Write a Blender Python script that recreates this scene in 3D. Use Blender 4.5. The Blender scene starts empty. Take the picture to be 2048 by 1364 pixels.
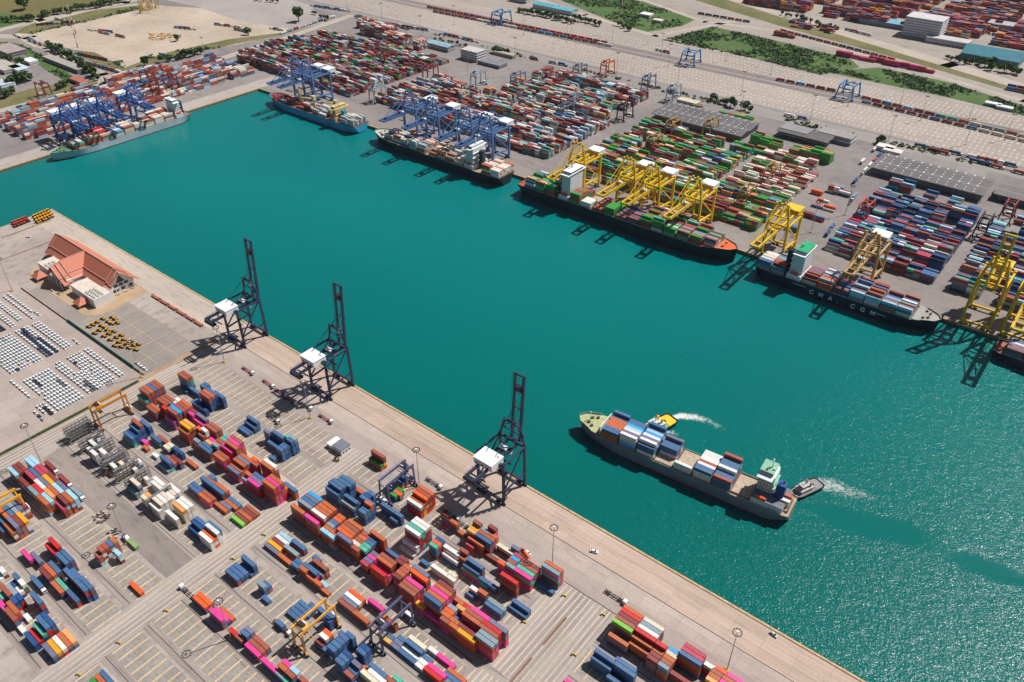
import bpy, bmesh, math, random, json
from mathutils import Vector, Matrix
R = math.radians
random.seed(11)
sc = bpy.context.scene
col = sc.collection
# ------------------------------------------------------------------ camera, sky, sun, exposure
CH, CF, CTH, CYAW = 390.0, 1604.0, R(36.0), R(128.73)
fw = Vector((math.cos(CTH)*math.cos(CYAW), math.cos(CTH)*math.sin(CYAW), -math.sin(CTH)))
rt = fw.cross(Vector((0, 0, 1))).normalized()
up = rt.cross(fw)
cam = bpy.data.objects.new('camera', bpy.data.cameras.new('camera'))
col.objects.link(cam)
cam.location = (0, 0, CH)
cam.rotation_euler = fw.to_track_quat('-Z', 'Y').to_euler()
cam.data.sensor_width = 36.0
cam.data.lens = CF/2048*36
cam.data.clip_start = 1.0
cam.data.clip_end = 20000
sc.camera = cam
SUNDIR = Vector((11.0, 20.4, 33.0)).normalized()
w = bpy.data.worlds.new('World'); sc.world = w; w.use_nodes = True
nt = w.node_tree; bg = nt.nodes['Background']
sky = nt.nodes.new('ShaderNodeTexSky'); sky.sky_type = 'NISHITA'; sky.sun_disc = False
sky.sun_elevation = math.asin(SUNDIR.z)
sky.sun_rotation = math.atan2(SUNDIR.x, SUNDIR.y)
sky.air_density = 1.0; sky.dust_density = 1.2; sky.altitude = 100
nt.links.new(sky.outputs[0], bg.inputs[0]); bg.inputs[1].default_value = 0.05
sl = bpy.data.lights.new('sun', 'SUN'); sl.energy = 5.0; sl.angle = R(0.5); sl.color = (1, 0.96, 0.92)
so = bpy.data.objects.new('sun', sl); col.objects.link(so)
so.rotation_euler = SUNDIR.to_track_quat('Z', 'Y').to_euler()
sc.view_settings.view_transform = 'Standard'; sc.view_settings.look = 'None'
sc.view_settings.exposure = 0.08; sc.view_settings.gamma = 1.0; sc.view_settings.use_curve_mapping = False
sc.cycles.use_denoising = True
sc.cycles.max_bounces = 6; sc.cycles.diffuse_bounces = 3; sc.cycles.glossy_bounces = 3
sc.cycles.transparent_max_bounces = 8; sc.cycles.volume_bounces = 0
sc.cycles.sample_clamp_indirect = 4

def G(px, py, z=0.0):
    """A pixel of the photograph back onto the level z of the harbour plan."""
    d = fw + rt*((px-1024)/CF) - up*((py-682)/CF)
    t = (CH-z)/-d.z
    return (d.x*t, d.y*t)

# ------------------------------------------------------------------ materials
def nodes(name):
    m = bpy.data.materials.new(name); m.use_nodes = True
    return m, m.node_tree, m.node_tree.nodes['Principled BSDF']
MATS = {}
def mat(name, c, rough=.6, metal=0.0, var=.12, scale=.25, spec=.3, c2=None, streak=None):
    if name in MATS: return MATS[name]
    m, nt, p = nodes(name)
    p.inputs['Roughness'].default_value = rough; p.inputs['Metallic'].default_value = metal
    p.inputs['Specular IOR Level'].default_value = spec
    tc = nt.nodes.new('ShaderNodeTexCoord')
    mp = nt.nodes.new('ShaderNodeMapping'); nt.links.new(tc.outputs['Object'], mp.inputs[0])
    if streak: mp.inputs['Scale'].default_value = streak
    n = nt.nodes.new('ShaderNodeTexNoise'); n.inputs['Scale'].default_value = scale; n.inputs['Detail'].default_value = 5
    n.inputs['Roughness'].default_value = .65
    nt.links.new(mp.outputs[0], n.inputs[0])
    r = nt.nodes.new('ShaderNodeValToRGB')
    r.color_ramp.elements[0].position = .32; r.color_ramp.elements[1].position = .68
    a = [max(0, v*(1-var)) for v in c]; b = list(c2) if c2 else [min(1, v*(1+var)) for v in c]
    r.color_ramp.elements[0].color = (*a, 1); r.color_ramp.elements[1].color = (*b, 1)
    nt.links.new(n.outputs['Fac'], r.inputs[0]); nt.links.new(r.outputs[0], p.inputs['Base Color'])
    MATS[name] = m
    return m

def ground_mat(name, c, c2, big=.012, fine=.5, streak=(1, 1, 1), stain=.35, joints=None):
    """Worn paving: large patches, streaks along one axis, fine grit, dark stains, slab joints."""
    if name in MATS: return MATS[name]
    m, nt, p = nodes(name); L = nt.links.new; N = nt.nodes.new
    p.inputs['Roughness'].default_value = .85; p.inputs['Specular IOR Level'].default_value = .2
    tc = N('ShaderNodeTexCoord')
    def noise(sc_, det, st=(1, 1, 1)):
        mp = N('ShaderNodeMapping'); mp.inputs['Scale'].default_value = st; L(tc.outputs['Object'], mp.inputs[0])
        n = N('ShaderNodeTexNoise'); n.inputs['Scale'].default_value = sc_; n.inputs['Detail'].default_value = det
        L(mp.outputs[0], n.inputs[0]); return n
    def ramp(src, lo, hi, v0, v1):
        r = N('ShaderNodeMapRange'); r.inputs[1].default_value = lo; r.inputs[2].default_value = hi
        r.inputs[3].default_value = v0; r.inputs[4].default_value = v1; L(src, r.inputs[0]); return r
    nb = noise(big, 6, streak)
    mix = N('ShaderNodeMix'); mix.data_type = 'RGBA'
    rb = ramp(nb.outputs['Fac'], .35, .65, 0, 1); L(rb.outputs[0], mix.inputs[0])
    mix.inputs[6].default_value = (*c, 1); mix.inputs[7].default_value = (*c2, 1)
    ns = noise(big*9, 4, streak); nf = noise(fine, 3)
    rs = ramp(ns.outputs['Fac'], .5, .8, 1, 1-stain); rf = ramp(nf.outputs['Fac'], .3, .7, .93, 1.07)
    mul = N('ShaderNodeMath'); mul.operation = 'MULTIPLY'; L(rs.outputs[0], mul.inputs[0]); L(rf.outputs[0], mul.inputs[1])
    last = mul.outputs[0]
    if joints:
        br = N('ShaderNodeTexBrick'); br.offset = 0; br.inputs['Scale'].default_value = 1
        br.inputs['Mortar Size'].default_value = .12; br.inputs['Brick Width'].default_value = joints[0]; br.inputs['Row Height'].default_value = joints[1]
        br.inputs['Color1'].default_value = (1, 1, 1, 1); br.inputs['Color2'].default_value = (.88, .88, .88, 1); br.inputs['Mortar'].default_value = (.72, .7, .68, 1)
        L(tc.outputs['Object'], br.inputs[0])
        m2 = N('ShaderNodeMath'); m2.operation = 'MULTIPLY'; L(last, m2.inputs[0]); L(br.outputs[0], m2.inputs[1]); last = m2.outputs[0]
    vm = N('ShaderNodeVectorMath'); vm.operation = 'SCALE'; L(mix.outputs[2], vm.inputs[0]); L(last, vm.inputs['Scale'])
    L(vm.outputs[0], p.inputs['Base Color'])
    MATS[name] = m
    return m

def container_mat(name, attr):
    m, nt, p = nodes(name); L = nt.links.new; N = nt.nodes.new
    if attr:
        a = N('ShaderNodeAttribute'); a.attribute_name = 'Col'; src = a.outputs['Color']
    else:
        a = N('ShaderNodeObjectInfo'); src = a.outputs['Color']
    tc = N('ShaderNodeTexCoord'); g = N('ShaderNodeNewGeometry')
    n = N('ShaderNodeTexNoise'); n.inputs['Scale'].default_value = .9; n.inputs['Detail'].default_value = 4
    L(g.outputs['Position'], n.inputs[0])
    r = N('ShaderNodeMapRange'); r.inputs[1].default_value = .35; r.inputs[2].default_value = .7; r.inputs[3].default_value = 1.06; r.inputs[4].default_value = .8
    L(n.outputs['Fac'], r.inputs[0])
    vm = N('ShaderNodeVectorMath'); vm.operation = 'SCALE'; L(src, vm.inputs[0]); L(r.outputs[0], vm.inputs['Scale'])
    # rust bleeding through the paint in places
    n2 = N('ShaderNodeTexNoise'); n2.inputs['Scale'].default_value = .35; n2.inputs['Detail'].default_value = 6; L(g.outputs['Position'], n2.inputs[0])
    r2 = N('ShaderNodeMapRange'); r2.inputs[1].default_value = .62; r2.inputs[2].default_value = .75; r2.inputs[3].default_value = 0; r2.inputs[4].default_value = .35
    L(n2.outputs['Fac'], r2.inputs[0])
    mx = N('ShaderNodeMix'); mx.data_type = 'RGBA'; L(r2.outputs[0], mx.inputs[0]); L(vm.outputs[0], mx.inputs[6]); mx.inputs[7].default_value = (.16, .08, .05, 1)
    L(mx.outputs[2], p.inputs['Base Color'])
    p.inputs['Roughness'].default_value = .5; p.inputs['Specular IOR Level'].default_value = .35
    # corrugation of the walls and roof
    wv = N('ShaderNodeTexWave'); wv.bands_direction = 'X'; wv.inputs['Scale'].default_value = 1.15; L(tc.outputs['Object'], wv.inputs[0])
    bp = N('ShaderNodeBump'); bp.inputs['Strength'].default_value = .25; bp.inputs['Distance'].default_value = .05
    L(wv.outputs['Fac'], bp.inputs['Height'])
    if not attr: L(bp.outputs[0], p.inputs['Normal'])
    MATS[name] = m
    return m
CM_OBJ = container_mat('container_paint', False)
CM_ATT = container_mat('stacked_container_paint', True)

# ------------------------------------------------------------------ mesh builder
class MB:
    K = 1.0     # girder thickness
    def __init__(s): s.v = []; s.f = []; s.m = []; s.mats = []; s.c = []
    def mi(s, m):
        if m is None: return 0
        if m not in s.mats: s.mats.append(m)
        return s.mats.index(m)
    def add(s, vs, fs, m, c=None):
        b = len(s.v); s.v += [tuple(x) for x in vs]; k = s.mi(m)
        for f in fs:
            s.f.append(tuple(b+i for i in f)); s.m.append(k); s.c.append(c)
    def box(s, x0, x1, y0, y1, z0, z1, m=None, c=None):
        s.add([(x0,y0,z0),(x1,y0,z0),(x1,y1,z0),(x0,y1,z0),(x0,y0,z1),(x1,y0,z1),(x1,y1,z1),(x0,y1,z1)],
              [(3,2,1,0),(4,5,6,7),(0,1,5,4),(1,2,6,5),(2,3,7,6),(3,0,4,7)], m, c)
    def obox(s, cx, cy, z0, z1, lx, ly, a, m=None, c=None):
        ca, sa = math.cos(a), math.sin(a); P = []
        for z in (z0, z1):
            for x, y in ((-lx/2,-ly/2),(lx/2,-ly/2),(lx/2,ly/2),(-lx/2,ly/2)):
                P.append((cx+x*ca-y*sa, cy+x*sa+y*ca, z))
        s.add(P, [(3,2,1,0),(4,5,6,7),(0,1,5,4),(1,2,6,5),(2,3,7,6),(3,0,4,7)], m, c)
    def bar(s, p, q, w, h=None, m=None, c=None):
        h = (h or w)*MB.K; w = w*MB.K; p = Vector(p); q = Vector(q); d = (q-p)
        if d.length < 1e-6: return
        d.normalize(); a = d.cross(Vector((0,0,1)))
        if a.length < 1e-3: a = Vector((1,0,0))
        a.normalize(); b = a.cross(d)
        P = [e + a*(sx*w/2) + b*(sy*h/2) for e in (p, q) for sx, sy in ((-1,-1),(1,-1),(1,1),(-1,1))]
        s.add(P, [(3,2,1,0),(4,5,6,7),(0,1,5,4),(1,2,6,5),(2,3,7,6),(3,0,4,7)], m, c)
    def cyl(s, p, q, r, m=None, n=8, r2=None, c=None):
        p = Vector(p); q = Vector(q); r2 = r if r2 is None else r2
        d = (q-p).normalized(); a = d.orthogonal().normalized(); b = d.cross(a)
        P = [e + (a*math.cos(2*math.pi*i/n)+b*math.sin(2*math.pi*i/n))*rr for e, rr in ((p, r), (q, r2)) for i in range(n)]
        F = [(i, (i+1) % n, n+(i+1) % n, n+i) for i in range(n)] + [tuple(range(n-1, -1, -1)), tuple(range(n, 2*n))]
        s.add(P, F, m, c)
    def prism(s, poly, z0, z1, m=None, c=None):
        n = len(poly)
        a = sum(poly[i][0]*poly[(i+1) % n][1]-poly[(i+1) % n][0]*poly[i][1] for i in range(n))
        if a < 0: poly = poly[::-1]
        s.add([(x, y, z0) for x, y in poly]+[(x, y, z1) for x, y in poly],
              [tuple(range(n-1, -1, -1)), tuple(range(n, 2*n))]+[(i, (i+1) % n, n+(i+1) % n, n+i) for i in range(n)], m, c)
    def poly(s, pts, m=None, c=None): s.add(pts, [tuple(range(len(pts)))], m, c)
    def mesh(s, name):
        me = bpy.data.meshes.new(name); me.from_pydata(s.v, [], s.f)
        for m in s.mats: me.materials.append(m)
        if len(s.mats) > 1: me.polygons.foreach_set('material_index', s.m)
        if any(c is not None for c in s.c):
            at = me.color_attributes.new('Col', 'FLOAT_COLOR', 'CORNER'); buf = []
            for f, c in zip(s.f, s.c): buf += list((*(c or (.5, .5, .5)), 1.0))*len(f)
            at.data.foreach_set('color', buf)
        me.update()
        return me
def obj(name, mb, parent=None, loc=None):
    me = mb.mesh(name) if isinstance(mb, MB) else mb
    o = bpy.data.objects.new(name, me); col.objects.link(o)
    if parent: o.parent = parent
    if loc: o.location = loc
    return o
def tag(o, label=None, cat=None, group=None, kind=None):
    if label: o['label'] = label
    if cat: o['category'] = cat
    if group: o['group'] = group
    if kind: o['kind'] = kind
    return o
def thing(name, label, cat, loc=(0,0,0), rz=0, group=None):
    o = bpy.data.objects.new(name, None); col.objects.link(o); o.empty_display_size = .5
    o.location = loc; o.rotation_euler = (0, 0, rz)
    return tag(o, label, cat, group)
KIDS = {}
def tree_copy(o, loc, rz, label, parent=None, scale=None):
    c = o.copy(); col.objects.link(c); c.parent = parent
    if parent is None:
        c.location = loc; c.rotation_euler = (0, 0, rz)
        if scale: c.scale = scale
        if label: c['label'] = label
    kids = KIDS.get(o.name)
    if kids is None: kids = KIDS[o.name] = list(o.children)
    KIDS[c.name] = []
    new = [tree_copy(k, None, None, None, c) for k in kids]
    KIDS[c.name] = new
    return c
def struct(name, mb, loc=None):
    o = obj(name, mb, None, loc); o['kind'] = 'structure'; return o
ORD = ['first','second','third','fourth','fifth','sixth','seventh','eighth','ninth','tenth','eleventh','twelfth','thirteenth','fourteenth','fifteenth','sixteenth','seventeenth','eighteenth','nineteenth','twentieth']
for t in ('twenty', 'thirty', 'forty'):
    ORD += [t+'-'+o for o in ORD[:9]] + [{'twenty': 'thirtieth', 'thirty': 'fortieth', 'forty': 'fiftieth'}[t]]

# paint colours (real-world base colours)
CC = dict(r=(.36,.1,.065), o=(.50,.13,.05), R=(.6,.03,.03), b=(.07,.15,.29), B=(.025,.085,.24), p=(.72,.06,.28), l=(.33,.56,.66), w=(.72,.7,.66),
          c=(.68,.58,.44), g=(.17,.17,.26), y=(.82,.37,.02), G=(.05,.27,.05), t=(.1,.42,.30), s=(.24,.31,.35), m=(.24,.055,.05), a=(.74,.36,.12),
          k=(.48,.06,.10), L=(.05,.33,.66), O=(.8,.12,.03), V=(.2,.5,.07), T=(.75,.73,.7), n=(.02,.035,.09), q=(.1,.45,.42), e=(.45,.45,.44))
CN = dict(r='brick red', o='rust orange', R='bright red', b='dusty blue', B='deep blue', p='pink', l='pale blue', w='white', c='cream', g='slate purple',
          y='yellow', G='green', t='mint green', s='grey', m='maroon', a='amber', k='crimson', L='sky blue', O='vermilion', V='lime green', T='white')
def jit(c, a=.12):
    k = 1+random.uniform(-a, a); return tuple(min(1, max(0, v*k*(1+random.uniform(-.05, .05)))) for v in c)
NEAR = [["G",-503.67,182.95,3,"t",40,"rrmRb",1],
["G",-503.44,185.7,5,"r",40,"rrmRb",2],
["G",-503.44,188.45,5,"o",40,"rrmRb",3],
["G",-503.44,191.2,5,"b",40,"rrmRb",4],
["G",-503.44,193.95,5,"r",40,"rrmRb",5],
["G",-503.44,196.7,5,"r",40,"rrmRb",6],
["A",-498.19,87.3,4,"l",40,"lrmo",0],
["A",-498.19,90.05,4,"m",40,"lrmo",1],
["A",-498.19,92.8,4,"m",40,"lrmo",2],
["A",-497.93,98.3,4,"l",40,"lrmo",4],
["A",-497.93,101.05,4,"l",40,"lrmo",5],
["H",-496.65,213.55,5,"r",40,"bBBt",3],
["H",-496.65,216.3,5,"r",40,"bBBt",4],
["L",-490.43,140.6,2,"w",20,"wwb",4],
["H",-490.37,210.8,1,"b",20,"bBBt",2],
["L",-487.51,135.1,3,"w",40,"wwb",2],
["G",-486.82,180.2,3,"r",40,"rrmRb",0],
["G",-486.82,182.95,3,"o",40,"rrmRb",1],
["A",-485.75,92.8,4,"k",40,"lrmo",2],
["A",-486.32,95.55,4,"b",40,"lrmo",3],
["A",-485.49,98.3,4,"k",40,"lrmo",4],
["A",-485.49,101.05,4,"k",40,"lrmo",5],
["G",-485.15,188.45,4,"r",40,"rrmRb",3],
["G",-485.15,191.2,4,"r",40,"rrmRb",4],
["G",-485.15,193.95,4,"r",40,"rrmRb",5],
["H",-484.21,213.55,2,"b",40,"bBBt",3],
["A",-482.62,87.3,4,"m",40,"lrmo",0],
["A",-482.62,90.05,2,"m",40,"lrmo",1],
["H",-477.77,219.05,3,"b",20,"bBBt",5],
["H",-477.77,221.8,3,"b",20,"bBBt",6],
["I",-476.23,168.65,3,"b",40,"bBt",5],
["L",-475.07,135.1,3,"w",40,"wwb",2],
["L",-475.47,129.6,4,"w",40,"wwb",0],
["I",-475.45,163.15,5,"r",40,"bBt",3],
["I",-475.02,160.4,4,"b",40,"bBt",2],
["G",-472.71,191.2,4,"b",20,"rrmRb",4],
["G",-472.71,193.95,4,"c",20,"rrmRb",5],
["G",-474.89,196.7,4,"w",20,"rrmRb",6],
["G",-474.76,185.7,4,"R",20,"rrmRb",2],
["I",-474.22,154.9,3,"b",40,"bBt",0],
["I",-474.22,157.65,3,"B",40,"bBt",1],
["A",-470.18,87.3,4,"s",40,"lrmo",0],
["A",-470.18,90.05,4,"R",40,"lrmo",1],
["A",-473.31,92.8,4,"w",40,"lrmo",2],
["A",-473.75,95.55,4,"g",40,"lrmo",3],
["A",-473.05,98.3,4,"y",40,"lrmo",4],
["A",-473.05,101.05,4,"m",40,"lrmo",5],
["H",-469.13,205.3,2,"b",20,"bBBt",0],
["H",-469.13,208.05,2,"b",20,"bBBt",1],
["G",-467.64,182.95,3,"p",40,"rrmRb",1],
["G",-467.02,185.7,5,"r",40,"rrmRb",2],
["G",-467.02,188.45,5,"L",40,"rrmRb",3],
["G",-466.4,191.2,5,"r",40,"rrmRb",4],
["G",-466.4,193.95,5,"r",40,"rrmRb",5],
["G",-467.02,196.7,5,"o",40,"rrmRb",6],
["B",-466.14,64.05,3,"b",40,"gombw",1],
["B",-466.14,66.8,4,"o",40,"gombw",2],
["B",-466.14,69.55,4,"b",40,"gombw",3],
["B",-466.14,72.3,4,"s",40,"gombw",4],
["B",-466.14,75.05,4,"g",40,"gombw",5],
["B",-466.14,77.8,4,"m",40,"gombw",6],
["L",-465.88,140.6,2,"w",20,"wwb",4],
["H",-462.82,205.3,2,"B",40,"bBBt",0],
["H",-464.35,210.8,5,"r",40,"bBBt",2],
["H",-464.35,213.55,5,"o",40,"bBBt",3],
["H",-464.35,216.3,5,"b",40,"bBBt",4],
["I",-462.58,160.4,1,"p",20,"bBt",2],
["B",-462.59,61.3,2,"b",40,"gombw",0],
["A",-457.74,87.3,4,"o",40,"lrmo",0],
["A",-457.74,90.05,4,"l",40,"lrmo",1],
["A",-460.87,92.8,4,"a",40,"lrmo",2],
["A",-461.31,95.55,4,"o",40,"lrmo",3],
["A",-460.61,98.3,4,"l",40,"lrmo",4],
["A",-460.61,101.05,4,"g",40,"lrmo",5],
["L",-460.22,129.6,1,"a",40,"wwb",0],
["H",-460.01,219.05,4,"b",40,"bBBt",5],
["I",-459.57,165.9,2,"b",40,"bBt",4],
["B",-453.7,64.05,3,"o",40,"gombw",1],
["L",-457.54,132.35,3,"w",40,"wwb",1],
["G",-453.96,193.95,4,"p",20,"rrmRb",5],
["G",-454.58,196.7,4,"m",20,"rrmRb",6],
["I",-456.72,157.65,1,"o",20,"bBt",1],
["I",-455.32,168.65,2,"r",40,"bBt",5],
["B",-453.7,66.8,4,"g",40,"gombw",2],
["B",-453.7,69.55,4,"m",40,"gombw",3],
["B",-453.7,72.3,4,"y",40,"gombw",4],
["L",-453.37,137.85,2,"c",20,"wwb",3],
["A",-448.87,95.55,4,"m",40,"lrmo",3],
["A",-448.17,98.3,4,"o",40,"lrmo",4],
["A",-448.17,101.05,4,"l",40,"lrmo",5],
["A",-448.43,92.8,3,"k",40,"lrmo",2],
["G",-448.18,196.7,4,"g",40,"rrmRb",6],
["G",-447.57,193.95,3,"p",40,"rrmRb",5],
["G",-446.4,182.95,5,"y",40,"rrmRb",1],
["G",-446.4,185.7,5,"a",40,"rrmRb",2],
["L",-446.2,146.1,2,"w",20,"wwb",6],
["G",-445.52,180.2,4,"o",40,"rrmRb",0],
["I",-444.74,157.65,1,"w",20,"bBt",1],
["I",-442.79,165.9,2,"c",20,"bBt",4],
["I",-442.79,168.65,2,"c",20,"bBt",5],
["L",-442.33,140.6,2,"w",20,"wwb",4],
["I",-436.48,168.65,2,"B",40,"bBt",5],
["G",-435.68,188.45,4,"O",20,"rrmRb",3],
["I",-432.78,157.65,3,"b",40,"bBt",1],
["I",-432.78,160.4,2,"r",40,"bBt",2],
["I",-432.64,154.9,1,"s",40,"bBt",0],
["G",-432.23,193.95,4,"r",40,"rrmRb",5],
["G",-432.23,196.7,4,"r",40,"rrmRb",6],
["I",-429.64,163.15,2,"m",40,"bBt",3],
["G",-429.08,188.45,5,"w",20,"rrmRb",3],
["G",-428.76,185.7,4,"r",20,"rrmRb",2],
["C",-427.73,61.3,2,"p",40,"bBmR",0],
["L",-427.69,132.35,4,"c",40,"wwb",1],
["L",-427.6,129.6,2,"s",40,"wwb",0],
["L",-427.51,140.6,2,"w",20,"wwb",4],
["J",-426.68,180.2,4,"s",20,"rmoRp",0],
["E",-424.86,47.0,2,"T",20,"bBGm",4],
["E",-424.41,44.25,1,"T",20,"bBGm",3],
["J",-420.37,180.2,3,"b",40,"rmoRp",0],
["J",-421.96,182.95,3,"b",40,"rmoRp",1],
["C",-421.62,64.05,2,"g",40,"bBmR",1],
["J",-421.49,185.7,3,"a",20,"rmoRp",2],
["J",-421.49,188.45,3,"p",20,"rmoRp",3],
["I",-421.3,168.65,1,"o",40,"bBt",5],
["2",-421.05,210.8,1,"b",40,"bBb",2],
["2",-421.05,213.55,1,"b",40,"bBb",3],
["2",-420.38,216.3,2,"b",40,"bBb",4],
["2",-420.38,219.05,3,"b",40,"bBb",5],
["C",-418.61,72.3,3,"R",40,"bBmR",4],
["C",-418.61,75.05,4,"R",40,"bBmR",5],
["L",-418.04,143.35,3,"w",40,"wwb",5],
["J",-416.73,191.2,3,"r",40,"rmoRp",4],
["J",-415.18,188.45,3,"r",20,"rmoRp",3],
["G",-415.97,193.95,3,"t",20,"rrmRb",5],
["G",-415.97,196.7,3,"t",20,"rrmRb",6],
["L",-415.43,140.6,3,"w",40,"wwb",4],
["J",-412.76,185.7,4,"s",20,"rmoRp",2],
["E",-411.39,49.75,3,"b",20,"bBGm",5],
["E",-409.63,41.5,3,"r",40,"bBGm",2],
["E",-409.56,44.25,2,"s",20,"bBGm",3],
["E",-409.56,47.0,2,"B",20,"bBGm",4],
["L",-409.16,129.6,3,"c",20,"cwcw",0],
["L",-409.16,132.35,3,"a",20,"cwcw",1],
["E",-406.9,38.75,2,"t",20,"bBGm",1],
["E",-403.25,44.25,2,"s",20,"bBGm",3],
["J",-406.39,188.45,4,"p",40,"rmoRp",3],
["J",-404.29,191.2,5,"o",40,"rmoRp",4],
["J",-406.39,193.95,5,"p",40,"rmoRp",5],
["J",-406.39,196.7,5,"r",40,"rmoRp",6],
["L",-402.99,140.6,3,"w",40,"wwb",4],
["L",-404.97,143.35,3,"c",40,"wwb",5],
["L",-404.97,146.1,3,"w",40,"wwb",6],
["E",-403.25,47.0,2,"T",20,"bBGm",4],
["E",-404.53,49.75,3,"T",20,"bBGm",5],
["J",-403.62,180.2,4,"o",40,"rmoRp",0],
["J",-403.62,182.95,4,"r",40,"rmoRp",1],
["C",-403.49,61.3,3,"m",40,"bBmR",0],
["C",-403.49,64.05,3,"o",40,"bBmR",1],
["C",-403.49,66.8,3,"b",40,"bBmR",2],
["F",-403.45,36.0,2,"p",40,"bBmR",0],
["C",-403.38,72.3,4,"b",40,"bBmR",4],
["C",-403.38,75.05,4,"b",40,"bBmR",5],
["L",-401.0,132.35,4,"c",40,"cwcw",1],
["L",-401.0,135.1,4,"w",40,"cwcw",2],
["L",-401.0,137.85,4,"c",40,"cwcw",3],
["L",-400.33,129.6,3,"w",40,"cwcw",0],
["K",-396.94,154.9,2,"b",40,"bmp",0],
["K",-396.94,157.65,2,"b",40,"bmp",1],
["2",-396.44,216.3,4,"g",20,"bBb",4],
["F",-395.89,41.5,3,"B",20,"bBmR",2],
["F",-395.89,44.25,3,"B",20,"bBmR",3],
["F",-391.01,36.0,3,"r",40,"bBmR",0],
["F",-394.49,38.75,3,"o",40,"bBmR",1],
["K",-393.93,163.15,3,"b",40,"bmr",3],
["K",-393.93,165.9,2,"r",40,"bmr",4],
["K",-393.93,168.65,2,"b",20,"bmr",5],
["C",-391.05,61.3,2,"o",40,"bBmR",0],
["C",-391.05,64.05,2,"t",40,"bBmR",1],
["2",-390.98,219.05,4,"b",40,"bBb",5],
["2",-390.2,213.55,2,"b",40,"bBb",3],
["D",-389.57,90.05,4,"r",20,"rwlmo",1],
["D",-389.57,92.8,4,"r",20,"rwlmo",2],
["D",-389.57,95.55,4,"b",20,"rwlmo",3],
["D",-389.57,98.3,4,"o",20,"rwlmo",4],
["D",-389.07,87.3,3,"r",20,"rwlmo",0],
["C",-389.06,69.55,4,"b",40,"bBmR",3],
["J",-388.82,185.7,4,"o",40,"rmoRp",2],
["J",-388.82,188.45,4,"g",40,"rmoRp",3],
["J",-388.82,191.2,4,"o",40,"rmoRp",4],
["J",-388.61,180.2,3,"g",40,"rmoRp",0],
["J",-388.61,182.95,3,"o",40,"rmoRp",1],
["C",-388.28,72.3,3,"b",40,"bBmR",4],
["F",-388.24,49.75,4,"b",40,"bBmR",5],
["L",-385.66,137.85,4,"a",40,"cwcw",3],
["L",-385.66,140.6,4,"w",40,"cwcw",4],
["L",-385.66,143.35,4,"w",40,"cwcw",5],
["L",-385.44,132.35,3,"w",40,"cwcw",1],
["K",-381.49,163.15,3,"b",40,"bmr",3],
["K",-381.49,165.9,3,"o",40,"bmr",4],
["K",-384.5,154.9,2,"o",40,"bmp",0],
["K",-384.5,157.65,2,"r",40,"bmp",1],
["F",-383.57,41.5,1,"T",20,"bBmR",2],
["F",-378.57,36.0,1,"T",20,"bBmR",0],
["C",-378.61,64.05,2,"b",40,"bBmR",1],
["D",-381.68,95.55,3,"l",20,"rwlmo",3],
["2",-380.64,221.8,4,"t",20,"bBb",6],
["J",-376.38,191.2,4,"r",20,"rmoRp",4],
["J",-380.56,193.95,4,"O",20,"rmoRp",5],
["C",-376.62,69.55,4,"b",40,"bBmR",3],
["C",-375.84,72.3,4,"b",40,"bBmR",4],
["2",-377.7,205.3,2,"b",20,"bBb",0],
["2",-375.36,210.8,4,"b",20,"bBb",2],
["2",-375.36,213.55,4,"b",20,"bBb",3],
["2",-375.36,216.3,4,"b",20,"bBb",4],
["2",-374.5,219.05,5,"b",20,"bBb",5],
["2",-374.33,221.8,5,"s",20,"bBb",6],
["J",-372.53,180.2,3,"s",20,"rmoRp",0],
["J",-372.43,182.95,4,"o",20,"rmoRp",1],
["K",-372.06,157.65,1,"o",40,"bmp",1],
["K",-372.41,160.4,1,"g",40,"bmp",2],
["K",-369.05,163.15,1,"o",40,"bmp",3],
["K",-369.05,165.9,1,"b",40,"bmp",4],
["J",-369.83,193.95,5,"o",40,"rmoRp",5],
["J",-369.83,196.7,5,"w",40,"rmoRp",6],
["F",-369.59,38.75,2,"R",40,"bBmR",1],
["F",-369.59,41.5,3,"t",40,"bBmR",2],
["F",-369.59,44.25,4,"b",40,"bBmR",3],
["F",-369.59,47.0,4,"B",40,"bBmR",4],
["F",-369.28,36.0,2,"B",40,"bBmR",0],
["J",-366.22,180.2,4,"p",40,"rmoRp",0],
["J",-366.12,182.95,4,"g",40,"rmoRp",1],
["J",-367.24,185.7,4,"b",40,"rmoRp",2],
["L",-366.28,137.85,3,"B",40,"cwcw",3],
["L",-366.28,140.6,3,"b",40,"cwcw",4],
["L",-366.22,135.1,2,"B",40,"cwcw",2],
["S",-357.67,90.05,1,"O",40,"O",1],
["L",-353.84,140.6,4,"w",40,"cwcw",4],
["L",-357.25,143.35,3,"b",40,"cwcw",5],
["F",-354.78,38.75,2,"g",40,"bBmR",1],
["F",-354.78,41.5,2,"y",40,"bBmR",2],
["F",-354.78,44.25,2,"w",40,"bBmR",3],
["F",-354.78,47.0,2,"o",40,"bBmR",4],
["F",-354.78,49.75,2,"a",40,"bBmR",5],
["L",-353.78,135.1,3,"w",40,"cwcw",2],
["L",-353.84,137.85,3,"O",40,"cwcw",3],
["K",-354.51,157.65,1,"V",40,"bmp",1],
["K",-354.51,160.4,1,"m",40,"bmp",2],
["K",-354.51,163.15,1,"o",40,"bmp",3],
["K",-354.51,165.9,1,"m",40,"bmp",4],
["K",-354.51,168.65,1,"r",40,"bmp",5],
["J",-352.43,182.95,6,"o",40,"rmoRp",1],
["J",-352.43,185.7,6,"p",40,"rmoRp",2],
["J",-352.43,188.45,6,"o",40,"rmoRp",3],
["J",-347.23,191.2,3,"O",20,"rmoRp",4],
["J",-347.23,193.95,3,"b",40,"rmoRp",5],
["M",-325.01,185.05,2,"m",40,"mmroo",1],
["M",-323.79,182.3,5,"o",40,"mmroo",0],
["M",-323.79,187.8,5,"s",40,"mmroo",2],
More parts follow.
